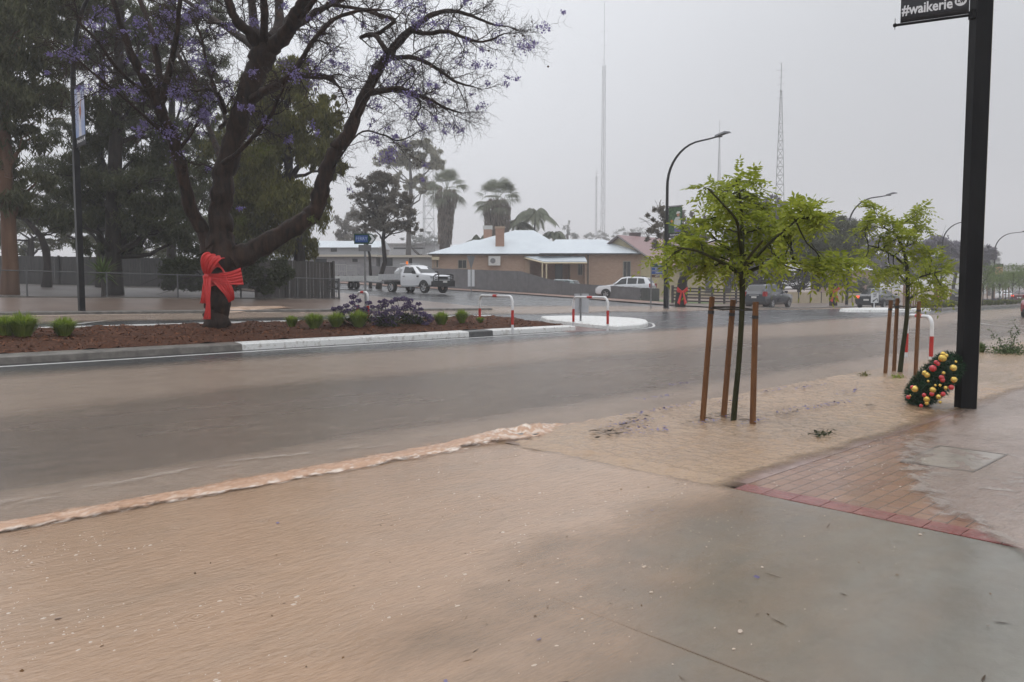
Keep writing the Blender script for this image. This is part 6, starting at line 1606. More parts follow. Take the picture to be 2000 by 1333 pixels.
# trailer behind it
tp_ = on(694, 57.5); tr = thing("trailer", "white twin axle trailer with mesh ramp coupled behind the utility truck", "trailer", (tp_.x, tp_.y, H(tp_.x, tp_.y)), -math.pi/2 + .10)
bx(tr, "deck", M_ALU, (0, 0, .62), (3.9, 1.75, .08))
M_TRW = mat("trailer_white", lin(.55, .55, .54), lin(.45, .45, .44), .45, 5)
for sd in (1, -1): bx(tr, "side_panel", M_TRW, (.2, sd*.88, .78), (3.5, .03, .36))
bx(tr, "front_panel", M_TRW, (1.95, 0, .78), (.03, 1.75, .36))
mb = MB()
for y in np.linspace(-.85, .85, 9): mb.tube([(-2.0, y, .62), (-2.08, y, 1.85)], .014 if abs(y) < .8 else .03, 5)
for zz in (.9, 1.35, 1.85): mb.tube([(-2.0 - .08*(zz-.62)/1.2, -.85, zz), (-2.0 - .08*(zz-.62)/1.2, .85, zz)], .022, 5)
for sd in (1, -1):
    for zz in (.95, 1.4, 1.8): mb.tube([(-2.0, sd*.86, zz), (-.9, sd*.86, zz)], .016, 5)
    for x in np.linspace(-1.9, -.9, 9): mb.tube([(x, sd*.86, .9), (x, sd*.86, 1.8)], .011, 4)
mb.build("mesh_ramp", mat("galvanised_mesh", lin(.36, .35, .34), None, .5), tr)
wheels(tr, (-.95, -1.62), .98, .31, .2)
for sd in (1, -1): bx(tr, "mudguard", M_TRW, (-1.28, sd*.98, .68), (1.5, .24, .03))
mb = MB(); mb.tube([(1.95, .5, .56), (2.9, 0, .5)], .05, 5); mb.tube([(1.95, -.5, .56), (2.9, 0, .5)], .05, 5); mb.tube([(2.9, 0, .5), (3.3, 0, .5)], .05, 6); mb.build("drawbar", M_GALV, tr)
lv = MB(); rl = np.random.default_rng(3)
C = np.stack([rl.uniform(-1.6, 1.6, 500), rl.uniform(-.7, .7, 500), .68 + abs(rl.normal(0, .14, 500))], -1); v, f = leaf_arrays(C, .16, .05, rl, 0)
o = np_mesh("green_waste", v, f, leafmat("cut_branches", lin(.04, .045, .02), lin(.13, .08, .05), .1)); o.location = tr.location; o.rotation_euler = tr.rotation_euler; tag(o, "heap of cut leaves and twigs lying in the white trailer", "green waste")
# ------------------------------------------------------------------ houses and sheds
def brick_mat(name, c1, c2, mo, sc=1.0):
    k = NT(name); br = k.n("ShaderNodeTexBrick")
    mp = k.n("ShaderNodeMapping"); mp.inputs["Rotation"].default_value = (math.pi/2, 0, 0); k.l(k.obj(), mp.inputs[0]); k.l(mp.outputs[0], br.inputs["Vector"])
    br.inputs["Brick Width"].default_value = .24; br.inputs["Row Height"].default_value = .085; br.inputs["Mortar Size"].default_value = .006; br.inputs["Scale"].default_value = sc
    br.inputs["Color1"].default_value = c1; br.inputs["Color2"].default_value = c2; br.inputs["Mortar"].default_value = mo
    k.col(k.mix(k.math('MULTIPLY', k.ramp(k.noise(.5, 5, .6), .35, .7), .45), br.outputs["Color"], c1)); k.rough(.7); return k.m
M_BRICK = brick_mat("tan_brick", lin(.33, .215, .15), lin(.41, .28, .20), lin(.40, .31, .24))
M_BRICKP = brick_mat("pink_brick", lin(.32, .18, .125), lin(.40, .24, .17), lin(.38, .27, .21)); M_QUOIN = mat("rendered_quoin", lin(.36, .26, .18), lin(.42, .31, .22), .7, 3)
def roof_mat(name, c1, c2, axis=0):
    k = NT(name); w = k.n("ShaderNodeTexWave", wave_type='BANDS', bands_direction='X' if axis == 0 else 'Y'); w.inputs["Scale"].default_value = 2.2; k.l(k.obj(), w.inputs[0])
    k.col(k.mix(k.ramp(k.noise(.6, 4), .35, .7), c1, c2)); k.rough(.35); k.bump(w.outputs["Fac"], .15, .03); return k.m
M_WROOF = roof_mat("white_iron_roof", lin(.52, .565, .60), lin(.58, .63, .66)); M_RROOF = roof_mat("hazed_red_roof", lin(.22, .115, .115), lin(.27, .145, .14), 1)  # red roof colour is greyed to paint haze over it
M_GUT = mat("dark_gutter", lin(.04, .045, .05), None, .4); M_DKWIN = mat("dark_window_glass", lin(.015, .017, .018), None, .1); M_FRAME = mat("window_frame_paint", lin(.30, .27, .22), None, .5); M_CRM = mat("cream_paint", lin(.52, .45, .30), lin(.57, .5, .34), .5, 4)
def hip(b, x0, x1, y0, y1, ze, zr, rx0, rx1, ry=None, mi=0):
    ry = (y0+y1)/2 if ry is None else ry
    b.add([(x0, y0, ze), (x1, y0, ze), (x1, y1, ze), (x0, y1, ze), (rx0, ry, zr), (rx1, ry, zr)], [(0, 1, 5, 4), (1, 2, 5), (2, 3, 4, 5), (3, 0, 4), (3, 2, 1, 0)], mi)
def window(parent, x, z0, z1, w, y, fr=M_FRAME, gl=M_DKWIN):
    mb = MB(); f = .07
    for c_, s_ in (((x, y - .03, z1 + f/2), (w + 2*f, .08, f)), ((x, y - .05, z0 - f/2), (w + 2*f + .1, .12, f)), ((x - w/2 - f/2, y - .03, (z0+z1)/2), (f, .08, z1-z0)), ((x + w/2 + f/2, y - .03, (z0+z1)/2), (f, .08, z1-z0)), ((x, y - .02, (z0+z1)/2), (.04, .05, z1-z0))): mb.box(c_, s_)
    o = mb.build("window", fr, parent); mb = MB(); mb.box((x, y - .008, (z0+z1)/2), (w, .02, z1-z0)); mb.build("pane", gl, o); return o
HD = 84.0; hk = F_PX/HD
hb0 = on(1050, HD); hz0 = hb0.z
HO = RGT*0 + FWD*HD; house = thing("brick_house", "tan brick house with white hipped iron roof and two chimneys", "house", (HO.x, HO.y, 0), -YAW)
hx = lambda px, dd=0: (px-1000)/F_PX*(HD + dd); hzz = lambda py, dd=0: zof(py, HD + dd)
ze = hzz(497)
mb = MB(); mb.box(((hx(845)+hx(1035))/2, 4.0, ze/2), (hx(1035)-hx(845), 8, ze)); mb.build("wall", M_BRICK, house)
mb = MB(); mb.box(((hx(1035)+hx(1140))/2 + .0, 5.4, ze/2), (hx(1140)-hx(1035) - .01, 5.2, ze)); mb.build("wall", M_BRICKP, house)
mb = MB(); mb.box(((hx(1140)+hx(1249))/2, 3.4, ze/2), (hx(1249)-hx(1140), 8.6, ze)); mb.build("wall", M_BRICK, house)
mb = MB(); mb.box(((hx(1113)+hx(1140))/2, 1.4, ze/2), (hx(1140)-hx(1113) - .01, 3.0, ze)); mb.build("wall", M_BRICK, house)
mb = MB()
for px in (849, 1030): mb.box((hx(px), -.012, ze/2), (.5, .05, ze - .02))
mb.box((hx(1245), -.92, ze/2), (.4, .05, ze - .02)); mb.box((hx(1146), -.92, ze/2), (.3, .05, ze - .02)); mb.build("quoin", M_QUOIN, house)
R1 = MB(); hip(R1, hx(838), hx(1120), -.45, 10.5, ze, hzz(450, 5), hx(1005, 5), hx(1042, 5)); ro = R1.build("roof", M_WROOF, house)
R2 = MB(); hip(R2, hx(1050), hx(1254), -1.45, 7.6, ze + .01, hzz(468, 3), hx(1085, 3), hx(1178, 3)); R2.build("roof", M_WROOF, house)
R3 = MB(); hip(R3, hx(834), hx(990), -.5, 6.5, ze + .012, hzz(469, 3), hx(927, 3), hx(950, 3)); R3.build("roof", M_WROOF, house)
mb = MB(); mb.box(((hx(838)+hx(1120))/2, -.50, ze - .02), (hx(1120)-hx(838), .12, .13)); mb.box(((hx(1052)+hx(1254))/2, -1.50, ze - .015), (hx(1254)-hx(1052), .12, .13)); mb.build("gutter", M_GUT, house)
for x0, x1, y0, y1, dd, cap in ((968, 985, 493, 446, 1.6, 0), (945, 961, 470, 446, 6, 1)):
    mb = MB(); w = (x1-x0)/F_PX*(HD+dd); mb.box((hx((x0+x1)/2, dd), dd, (hzz(y0, dd)+hzz(y1, dd))/2 - .3), (w, w*.8, hzz(y1, dd)-hzz(y0, dd) + .6)); ch = mb.build("chimney", M_BRICKP, house)
    mb = MB(); mb.box((hx((x0+x1)/2, dd), dd, hzz(y1, dd) + .05), (w + .12, w*.8 + .12, .22 if not cap else .42)); mb.build("cap", M_QUOIN if not cap else mat("pale_render", lin(.5, .5, .48), None, .6), ch)
window(house, hx(903.5), hzz(524), hzz(509), 15/hk, 0); window(house, hx(1134, -1), hzz(537), hzz(515), 7/hk, -.1); window(house, hx(1221), hzz(541), hzz(512), 13/hk, -.9); window(house, hx(852.5), hzz(522), hzz(509), 6/hk, 0)
mb = MB(); mb.box((hx(852), -.3, hzz(505.5)), (.75, .6, .32)); mb.build("window_hood", M_CRM, house)
dx = hx(1094); mb = MB(); mb.box((dx, 2.77, (hzz(546)+hzz(513))/2), (15/hk, .05, hzz(513)-hzz(546))); mb.build("door", M_DKWIN, house)
ac = MB(); ac.box((hx(966), -.25, hzz(510)), (23/hk, .42, 18/hk)); aco = ac.build("air_conditioner", mat("ac_white", lin(.6, .6, .58), None, .5), house); mb = MB(); mb.tube([(hx(963), -.47, hzz(510)), (hx(963), -.49, hzz(510))], .28, 18); mb.build("fan_grille", M_SGREY, aco)
# porch: sloping white sheet on cream posts
px0, px1 = hx(1024), hx(1150)
mb = MB(); zf0, zf1 = hzz(503, -2) + .05, hzz(511, -2.6)
mb.add([(px0, -.2, zf0 + .15), (px1 - .6, -.9, zf0 + .15), (hx(1146, -3), -3.0, zf1), (hx(1063, -3), -3.0, zf1), (px0, -.2, zf0 + .05), (px1 - .6, -.9, zf0 + .05), (hx(1146, -3), -3.0, zf1 - .1), (hx(1063, -3), -3.0, zf1 - .1)], [(0,1,2,3), (7,6,5,4), (0,3,7,4), (3,2,6,7), (2,1,5,6), (1,0,4,5)]); mb.build("porch_roof", M_WROOF, house)
mb = MB(); mb.tube([(px0, -.2, zf0 - .06), (hx(1063, -3), -3.0, zf1 - .18), (hx(1146, -3), -3.0, zf1 - .18)], .09, 4); mb.build("porch_beam", M_CRM, house)
for x in (hx(1059, -3), hx(1067, -2.9)):
    mb = MB(); mb.box((x, -2.95, zf1/2), (.14, .14, zf1 - .2)); mb.build("porch_post", M_CRM, house)
mb = MB(); mb.tube([(hx(1148, -1), -1.0, .6), (hx(1148, -1), -1.0, ze - .1)], .06, 6); mb.build("downpipe", M_GUT, house)
# red roofed house, gable turned to the side street
h2 = thing("gable_house", "cream gabled house with dull red iron roof behind the street tree", "house", (67.3, 53.3, 0))
mb = MB(); mb.add([(0, -5, -.5), (0, 5, -.5), (0, 5, 4.0), (0, 0, 7.0), (0, -5, 4.0), (20, -5, -.5), (20, 5, -.5), (20, 5, 4.0), (20, 0, 7.0), (20, -5, 4.0)], [(0,1,2,3,4), (9,8,7,6,5), (0,4,9,5), (1,6,7,2), (0,5,6,1)]); mb.build("wall", mat("cream_wall", lin(.42, .37, .23), lin(.48, .42, .27), .7, 2), h2)
mb = MB(); e = .5
for sd in (-1, 1): mb.sheet([(-e, sd*5.6, 3.68), (20 + e, sd*5.6, 3.68), (20 + e, 0, 7.05), (-e, 0, 7.05)], .08, (0, sd*.5, .86))
rr_ = mb.build("roof", M_RROOF, h2); mb = MB(); mb.box((3.2, .5, 7.2), (.9, .9, .7)); mb.build("chimney", mat("dark_chimney", lin(.07, .05, .05), None, .7), rr_)
mb = MB()
for sd in (-1, 1): mb.tube([(-.52, sd*5.6, 3.66), (-.52, 0, 7.03)], .11, 4)
mb.build("barge_board", mat("grey_trim", lin(.16, .14, .14), None, .6), h2)
mb = MB(); mb.box((-.03, .5, 5.2), (.06, .9, .5)); mb.build("gable_vent", M_GUT, h2)
for x in (4.5, 9.5, 13.5):
    mb = MB(); mb.box((x, -5.03, 2.0), (1.5, .06, 2.4)); w_ = mb.build("window", M_FRAME, h2); mb = MB(); mb.box((x, -5.07, 2.0), (1.3, .04, 2.2)); mb.build("pane", M_DKWIN, w_)
mb = MB(); mb.box((-.6, -1.5, 1.9), (1.2, 5.0, .35)); mb.build("awning", M_CRM, h2)
def shed(name, label, px0, px1, d, y_top, y_eave, dep, wm, rm, wins=(), flat=False, fascia=None):
    b = on((px0+px1)/2, d); o_ = RGT*((px0-1000)/F_PX*d) + FWD*d; S = thing(name, label, "building", (o_.x, o_.y, 0), -YAW)
    w = (px1-px0)/F_PX*d; e, r = zof(y_eave, d), zof(y_top, d + dep/2)
    mb = MB(); mb.box((w/2, dep/2, e/2), (w, dep, e)); mb.build("wall", wm, S)
    mb = MB()
    if flat: mb.box((w/2, dep/2 - .2, e + .12), (w + .5, dep + .6, .24))
    else: mb.add([(-.3, -.4, e), (w + .3, -.4, e), (w + .3, dep + .4, e), (-.3, dep + .4, e), (-.3, dep/2, r), (w + .3, dep/2, r)], [(0,1,5,4), (2,3,4,5), (1,2,5), (3,0,4), (3,2,1,0)])
    mb.build("roof", rm, S)
    for x0, x1, y0, y1 in wins:
        mb = MB(); mb.box(((x0+x1)/2/F_PX*d - px0/F_PX*d, -.03, (zof(y0, d)+zof(y1, d))/2), ((x1-x0)/F_PX*d, .06, zof(y0, d)-zof(y1, d))); mb.build("window", M_DKWIN, S)
    return S
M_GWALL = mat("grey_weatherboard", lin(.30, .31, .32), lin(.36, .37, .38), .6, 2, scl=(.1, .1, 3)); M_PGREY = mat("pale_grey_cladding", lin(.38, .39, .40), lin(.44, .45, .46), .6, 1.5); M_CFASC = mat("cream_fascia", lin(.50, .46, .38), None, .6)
shed("shed", "long grey shed with pale gabled roof behind the trailer", 560, 740, 104, 471, 484, 9, M_GWALL, M_WROOF, ((648, 660, 485, 492), (745, 752, 505, 516)))
shed("carport", "low cream-edged flat roofed outbuilding behind the trailer and grey fence", 600, 735, 92, 497, 502, 5, mat("dark_grey_wall", lin(.20, .20, .21), lin(.26, .26, .27), .6, 2), M_CFASC, ((615, 640, 506, 514), (690, 700, 506, 512)), True)  # carport wall in a darker grey than the other sheds
shed("outbuilding", "low flat roofed grey outbuilding adjoining the brick house", 744, 848, 93, 496, 503, 5, M_GWALL, M_CFASC, ((752, 768, 505, 520), (800, 806, 505, 518)), True)
shed("warehouse", "hazy long grey building behind the small street tree", 705, 850, 150, 472, 478, 14, M_PGREY, M_PGREY, ((770, 830, 484, 487),), True)
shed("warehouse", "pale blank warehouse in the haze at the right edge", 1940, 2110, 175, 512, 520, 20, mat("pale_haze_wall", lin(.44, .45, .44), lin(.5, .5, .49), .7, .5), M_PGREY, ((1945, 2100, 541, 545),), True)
shed("warehouse", "pale roofed building in the haze behind the palms", 885, 960, 140, 478, 482, 12, M_PGREY, M_WROOF)
shed("house", "pinkish house front half hidden behind the right street trees", 1640, 1700, 100, 520, 528, 10, mat("pink_wall", lin(.30, .20, .16), lin(.35, .25, .2), .7, 1), M_WROOF, ((1655, 1662, 540, 552), (1672, 1680, 540, 552)))
# ------------------------------------------------------------------ palms
LF_PALM = leafmat("hazed_palm_frond", lin(.15, .17, .12), lin(.25, .265, .19), .35); LF_DEAD = leafmat("hazed_dead_skirt", lin(.155, .125, .10), lin(.23, .19, .16), .15)  # palm colours lightened, distance haze painted into them
def fan_palm(label, px, d, base_y, top_y, tw_px, crown_px, skirt, seed, lean=0):
    rng = np.random.default_rng(seed); g = on(px, d); root = thing("fan_palm", label, "palm tree", g, 0, "tall fan palms"); k = d/F_PX
    top = zof(top_y, d) - g.z; r = tw_px*k/2; lx = RGT*lean*k
    mb = MB(); mb.tube([lx*u + Vector((0, 0, top*u)) for u in np.linspace(0, 1, 9)], [r*.9, r*.85, r*.85, r*.9, r, r*1.05, r*1.0, r*.8, r*.5], 10); mb.build("trunk", bark_mat("palm_trunk_fibre", lin(.06, .05, .042), lin(.11, .09, .075), .6, 4, .5) if "pt" not in MATS else MATS["pt"], root, 60)
    # skirt of dead fronds
    n = 2600; zz = rng.uniform(skirt[0], 1.0, n); a = rng.uniform(0, 6.283, n); rad = r*np.interp(zz, skirt[1], skirt[2]) * rng.uniform(.75, 1.1, n)
    C = np.stack([np.cos(a)*rad, np.sin(a)*rad, zz*top], -1) + np.array(lx)[None]*zz[:, None]
    v, f = leaf_arrays(C, .7, .10, rng, .82); np_mesh("dead_skirt", v, f, LF_DEAD, root)
    V = []; cr = crown_px*k
    c0 = np.array([lx.x, lx.y, top])
    for i in range(52):
        az = rng.uniform(0, 6.283); el = rng.uniform(-.75, 1.35); L = cr*rng.uniform(.50, .66)
        dv = np.array([math.cos(az)*math.cos(el), math.sin(az)*math.cos(el), math.sin(el)]); hub = c0 + dv*L
        side = np.cross(dv, [0, 0, 1.0]); side /= np.linalg.norm(side) + 1e-6; upv = np.cross(side, dv)
        V.append([c0 - side*.02, c0 + side*.02, hub + side*.015, hub - side*.015])
        R = cr*rng.uniform(.46, .62)
        for q in np.linspace(-1.25, 1.25, 15):
            dd_ = dv*math.cos(q) + side*math.sin(q); tip = hub + dd_*R + np.array([0, 0, -1])*R*(.18 + .22*abs(math.sin(q)) + .12*(el < .3)); mid_ = hub + dd_*R*.55
            w_ = np.cross(dd_, upv)*R*.032
            V.append([hub, mid_ + w_, tip, mid_ - w_])
    V = np.array(V).reshape(-1, 3); np_mesh("fronds", V, np.arange(len(V)).reshape(-1, 4), LF_PALM, root)
fan_palm("tall fan palm with shaggy thick trunk beside the lattice tower", 866, 108, 500, 372, 23, 42, (.45, [.45, .8, .93, 1.0], [1.05, 1.35, 1.9, 1.3]), 41, 8)
fan_palm("broad fan palm with wide dead skirt rising behind the chimneys", 971, 104, 470, 392, 30, 46, (.60, [.6, .8, .92, 1.0], [1.4, 1.6, 1.7, 1.0]), 42, 0)
def feather_palm(label, px, d, top_y, crown_px, seed, n=15, lean=0):
    rng = np.random.default_rng(seed); g = on(px, d); root = thing("feather_palm", label, "palm tree", g, 0, "drooping feather palms"); k = d/F_PX; top = zof(top_y, d) - g.z
    mb = MB(); mb.tube([(0, 0, -.1), (0, 0, top*.5), (0, 0, top)], [.16, .13, .10], 8); mb.build("trunk", BK_GREY, root, 60)
    V, mb = [], MB(); L = crown_px*k
    for i in range(n):
        az = 6.283*i/n + rng.uniform(-.3, .3); el = rng.uniform(.25, 1.25); pts = []; hd = np.array([math.cos(az), math.sin(az), 0])
        for u in np.linspace(0, 1, 12): pts.append(np.array([0, 0, top]) + hd*L*u*math.cos(el)*1.0 + np.array([0, 0, 1])*L*(u*math.sin(el) - u*u*(.55 + .35*math.sin(el))))
        mb.tube([Vector(p) for p in pts], [.03*(1-.8*u) + .004 for u in np.linspace(0, 1, 12)], 4)
        for j in range(1, 11):
            for s3 in range(3):
                u3 = s3/3; p = pts[j]*(1-u3) + pts[j+1]*u3; t = pts[j+1]-pts[j]; t /= np.linalg.norm(t); sd = np.cross(t, [0, 0, 1.0]); sd /= np.linalg.norm(sd) + 1e-6
                for sg in (-1, 1):
                    l = L*.30*(1 - .5*abs(j/11 - .45)); tip = p + (sd*sg*.75 + t*.35 + np.array([0, 0, -.75]))*l; w_ = t*l*.09; m_ = p*.5 + tip*.5 + np.array([0, 0, .06*l]); V.append([p, m_ + w_, tip, m_ - w_])
    mb.build("frond_stems", BK_GREY, root); V = np.array(V).reshape(-1, 3); np_mesh("fronds", V, np.arange(len(V)).reshape(-1, 4), LF_PALM, root)
feather_palm("feather palm just right of the broad fan palm, partly behind it", 1012, 106, 440, 42, 51)
feather_palm("tallest feather palm with arching fronds above the white roof", 1044, 104, 420, 55, 52, 12)
feather_palm("low feather palm at the right end of the white roof ridge", 1082, 106, 462, 42, 53)
feather_palm("feather palm with one frond arching left of the chimneys", 938, 108, 470, 44, 54, 9)
# ------------------------------------------------------------------ further trees
LF_HAZE = leafmat("hazed_gum_leaf", lin(.19, .185, .13), lin(.30, .285, .20), .3); LF_GREYB = leafmat("grey_brown_leaf", lin(.13, .12, .10), lin(.21, .19, .155), .25)  # gum and grey brown leaf colours lightened as painted haze
LF_MID = leafmat("mid_green_leaf", lin(.085, .095, .06), lin(.15, .16, .10), .3); LF_FAR = leafmat("hazed_far_leaf", lin(.30, .31, .30), lin(.38, .39, .38), .3); LF_JFAR = leafmat("grey_purple_foliage", lin(.12, .115, .13), lin(.22, .205, .25), .3)  # the palest far foliage has haze painted into its colour
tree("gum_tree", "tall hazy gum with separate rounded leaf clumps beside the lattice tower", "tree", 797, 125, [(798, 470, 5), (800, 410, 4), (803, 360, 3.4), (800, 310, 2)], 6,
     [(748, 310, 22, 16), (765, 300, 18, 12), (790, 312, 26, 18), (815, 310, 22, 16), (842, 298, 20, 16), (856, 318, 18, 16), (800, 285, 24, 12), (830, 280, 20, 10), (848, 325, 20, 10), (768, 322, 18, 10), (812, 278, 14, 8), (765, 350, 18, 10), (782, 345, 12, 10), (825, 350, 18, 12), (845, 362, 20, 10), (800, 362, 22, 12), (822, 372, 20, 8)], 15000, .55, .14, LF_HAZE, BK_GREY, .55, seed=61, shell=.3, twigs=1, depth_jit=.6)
tree("small_tree", "rounded grey brown tree with forking bare trunk behind the FERRY sign", "tree", 740, 62, [(742, 545, 5), (752, 512, 4.5), (750, 490, 4.2), (748, 468, 4), (752, 440, 3)], 6,
     [(728, 362, 30, 20), (755, 352, 26, 18), (712, 385, 26, 18), (745, 385, 32, 22), (778, 378, 26, 18), (798, 388, 18, 14), (735, 415, 30, 20), (770, 412, 30, 20), (798, 415, 22, 16), (705, 415, 20, 14), (722, 440, 22, 14), (760, 440, 28, 16), (790, 440, 24, 14), (812, 452, 16, 10), (742, 345, 20, 12), (708, 360, 18, 12)], 15000, .30, .08, LF_GREYB, BK_DARK, .3, seed=62, shell=.3, twigs=4)
tree("small_tree", "bare limbed small tree leaning left behind the FERRY sign", "tree", 724, 64, [(724, 540, 3), (722, 500, 2.6), (716, 470, 2.4), (712, 440, 2)], 3.2,
     [(700, 425, 18, 14), (722, 415, 18, 14), (715, 400, 16, 12), (695, 445, 14, 10), (733, 440, 14, 10)], 900, .28, .07, LF_GREYB, BK_DARK, .3, seed=63, twigs=6)
for i, (px, d, cl, n, lab) in enumerate(((685, 120, [(672, 430, 20, 18), (692, 425, 18, 18), (665, 455, 18, 16), (700, 450, 22, 18), (722, 455, 20, 14), (685, 470, 26, 12)], 4500, "dark rounded tree in the haze behind the shed roof"),
    (820, 150, [(800, 470, 20, 10), (830, 464, 22, 12), (845, 472, 14, 8)], 1800, "low hazy tree behind the lattice tower's base"),
    (1110, 190, [(1108, 448, 10, 16), (1120, 460, 16, 10), (1095, 465, 14, 8)], 1500, "pointed pale tree in the haze right of the palms"),
    (1165, 210, [(1150, 462, 16, 10), (1172, 460, 16, 9), (1190, 466, 14, 8)], 1500, "pale tree line clump at the foot of the tall mast"),
    (1225, 210, [(1215, 458, 16, 10), (1240, 455, 18, 12), (1255, 462, 14, 9)], 1500, "pale hazy tree above the red roof"),
    (1715, 120, [(1690, 480, 24, 16), (1720, 470, 26, 18), (1750, 480, 26, 18), (1780, 490, 22, 16), (1705, 510, 30, 20), (1745, 515, 32, 20), (1775, 525, 24, 16), (1720, 540, 30, 14), (1690, 545, 22, 12), (1760, 545, 28, 12)], 11000, "hazy broad tree mass behind the crown of the farther young tree"),
    (1930, 150, [(1900, 480, 24, 16), (1925, 505, 24, 18), (1890, 515, 24, 18), (1945, 520, 16, 14), (1915, 535, 26, 14)], 6000, "pale hazy tree beyond the black pole near the orange banner"),
    (1600, 130, [(1560, 440, 22, 14), (1590, 430, 24, 14), (1650, 430, 24, 14), (1690, 445, 22, 16), (1540, 450, 20, 14)], 5000, "far grey tree tops above the bow-tied tree"),
    (1520, 105, [(1515, 395, 14, 14), (1525, 405, 16, 12), (1508, 415, 16, 12), (1530, 425, 18, 14)], 2200, "wispy grey tree top below the lattice tower"),
    (1340, 90, [(1330, 420, 14, 22), (1352, 430, 12, 20), (1372, 428, 12, 22), (1395, 435, 12, 18)], 700, "bare branched pale tree behind the green banner"))):
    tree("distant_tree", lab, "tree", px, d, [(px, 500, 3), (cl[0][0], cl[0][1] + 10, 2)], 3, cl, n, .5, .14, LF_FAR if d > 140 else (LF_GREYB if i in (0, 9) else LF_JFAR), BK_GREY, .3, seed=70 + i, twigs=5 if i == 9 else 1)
tree("street_tree", "half bare forked street tree with a red bow by the direction sign", "tree", 1328, 49, [(1330, 570, 9), (1333, 550, 9), (1345, 525, 6), (1360, 490, 4)], 9.5,
     [(1285, 425, 22, 22), (1275, 455, 18, 18), (1300, 450, 20, 18), (1320, 440, 24, 20), (1345, 455, 26, 20), (1290, 485, 20, 16), (1318, 490, 24, 16), (1350, 490, 26, 18), (1375, 470, 22, 16), (1300, 412, 14, 12), (1385, 500, 20, 12)], 6500, .22, .075, LF_GREYB, BK_DARK, .4, seed=81, twigs=6)
tree("jacaranda_tree", "grey purple jacaranda crown seen through the nearest young tree", "tree", 1475, 74, [(1475, 540, 6), (1478, 500, 5), (1478, 460, 4)], 7,
     [(1450, 420, 28, 22), (1480, 405, 30, 22), (1510, 425, 28, 20), (1440, 455, 30, 22), (1480, 450, 34, 24), (1520, 460, 28, 22), (1460, 490, 36, 22), (1505, 500, 34, 22), (1425, 490, 26, 18), (1545, 490, 24, 18), (1440, 520, 26, 14), (1480, 525, 30, 14)], 24000, .32, .11, LF_JFAR, BK_DARK, .3, seed=82)
tree("street_tree", "dense grey green street tree with a red bow right of the dark wagon", "tree", 1627, 63, [(1627, 560, 6), (1628, 530, 6), (1630, 490, 5), (1628, 455, 3)], 7,
     [(1590, 450, 28, 20), (1620, 435, 30, 18), (1655, 445, 26, 18), (1570, 475, 26, 20), (1605, 475, 32, 22), (1645, 475, 32, 22), (1675, 470, 20, 18), (1590, 505, 30, 18), (1630, 508, 32, 18), (1665, 505, 24, 16), (1560, 500, 20, 16), (1615, 425, 18, 10), (1690, 495, 16, 14), (1545, 470, 16, 14)], 32000, .28, .095, LF_MID, BK_DARK, .3, seed=83)
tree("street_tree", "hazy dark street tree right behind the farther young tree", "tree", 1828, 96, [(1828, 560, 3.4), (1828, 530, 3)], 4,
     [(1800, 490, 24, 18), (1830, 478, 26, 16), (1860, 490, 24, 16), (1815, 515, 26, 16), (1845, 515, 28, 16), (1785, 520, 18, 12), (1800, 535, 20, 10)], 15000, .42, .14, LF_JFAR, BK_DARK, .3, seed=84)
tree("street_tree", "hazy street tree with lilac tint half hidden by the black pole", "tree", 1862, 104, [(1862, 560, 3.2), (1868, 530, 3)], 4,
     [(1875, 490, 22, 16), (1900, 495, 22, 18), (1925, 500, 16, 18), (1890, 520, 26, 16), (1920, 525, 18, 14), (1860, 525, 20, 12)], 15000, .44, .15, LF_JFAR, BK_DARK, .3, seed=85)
tree("dark_shrub", "dark hedge-like shrub behind the cream panel fence", "shrub", 1560, 76, [(1560, 565, 3)], 4,
     [(1500, 545, 24, 20), (1530, 548, 26, 18), (1565, 545, 26, 20), (1600, 550, 24, 18), (1635, 545, 20, 18), (1470, 545, 26, 20), (1440, 548, 24, 18), (1585, 530, 24, 16), (1520, 528, 26, 16), (1655, 545, 16, 14)], 13000, .26, .1, leafmat("dark_hedge_leaf", lin(.03, .03, .026), lin(.06, .06, .045), .2), BK_DARK, .3, seed=86)
tree("dark_shrub", "grey green garden shrub left of the driving sedan", "shrub", 1685, 82, [(1685, 570, 3)], 3,
     [(1668, 565, 14, 14), (1688, 560, 18, 18), (1705, 568, 14, 12), (1695, 575, 18, 10)], 4000, .3, .12, LF_MID, BK_DARK, .3, seed=87)
def small_bow(label, px, py, d, s):
    p = at(px, py, d) - FWD*.32; B_ = thing("ribbon_bow", label, "ribbon bow", p, -YAW, "red bows on street trees")
    mb = MB(); mb.tube([(.0, .3, .0), (-.24*s, .12, .02), (-.2*s, 0, .0), (0, -.03, 0), (.2*s, 0, 0), (.24*s, .12, .02), (0, .3, 0)], .07*s, 6); mb.build("sash", M_RED, B_, 60)
    for sd in (-1, 1):
        mb = MB(); mb.add([(0, -.05, .03*s), (sd*.30*s, -.10, .30*s), (sd*.36*s, -.06, .06*s), (0, -.05, -.04*s), (0, -.10, 0), (sd*.2*s, -.16, .16*s)], [(0, 1, 5, 4), (1, 2, 5), (2, 3, 4, 5), (0, 3, 2, 1)]); mb.build("loop", M_RED, B_)
        mb = MB(); mb.add([(sd*.01, -.06, 0), (sd*.09*s, -.06, 0), (sd*.30*s, -.04, -.70*s), (sd*.14*s, -.04, -.82*s), (sd*.05, -.09, -.05), (sd*.2*s, -.10, -.72*s)], [(0, 4, 5, 3), (4, 1, 2, 5), (0, 3, 2, 1)]); mb.build("tail", M_RED, B_)
    mb = MB(); mb.ball((0, -.08, 0), .07*s, 10, 7); mb.build("knot", M_RED, B_, 180)
small_bow("red bow on the forked street tree by the direction sign", 1330, 570, 49, 1.0)
small_bow("red bow on the street tree right of the dark wagon", 1627, 568, 63, 1.15)
small_bow("faint red bow on the hazy tree right behind the farther young tree", 1827, 568, 96, 1.0)
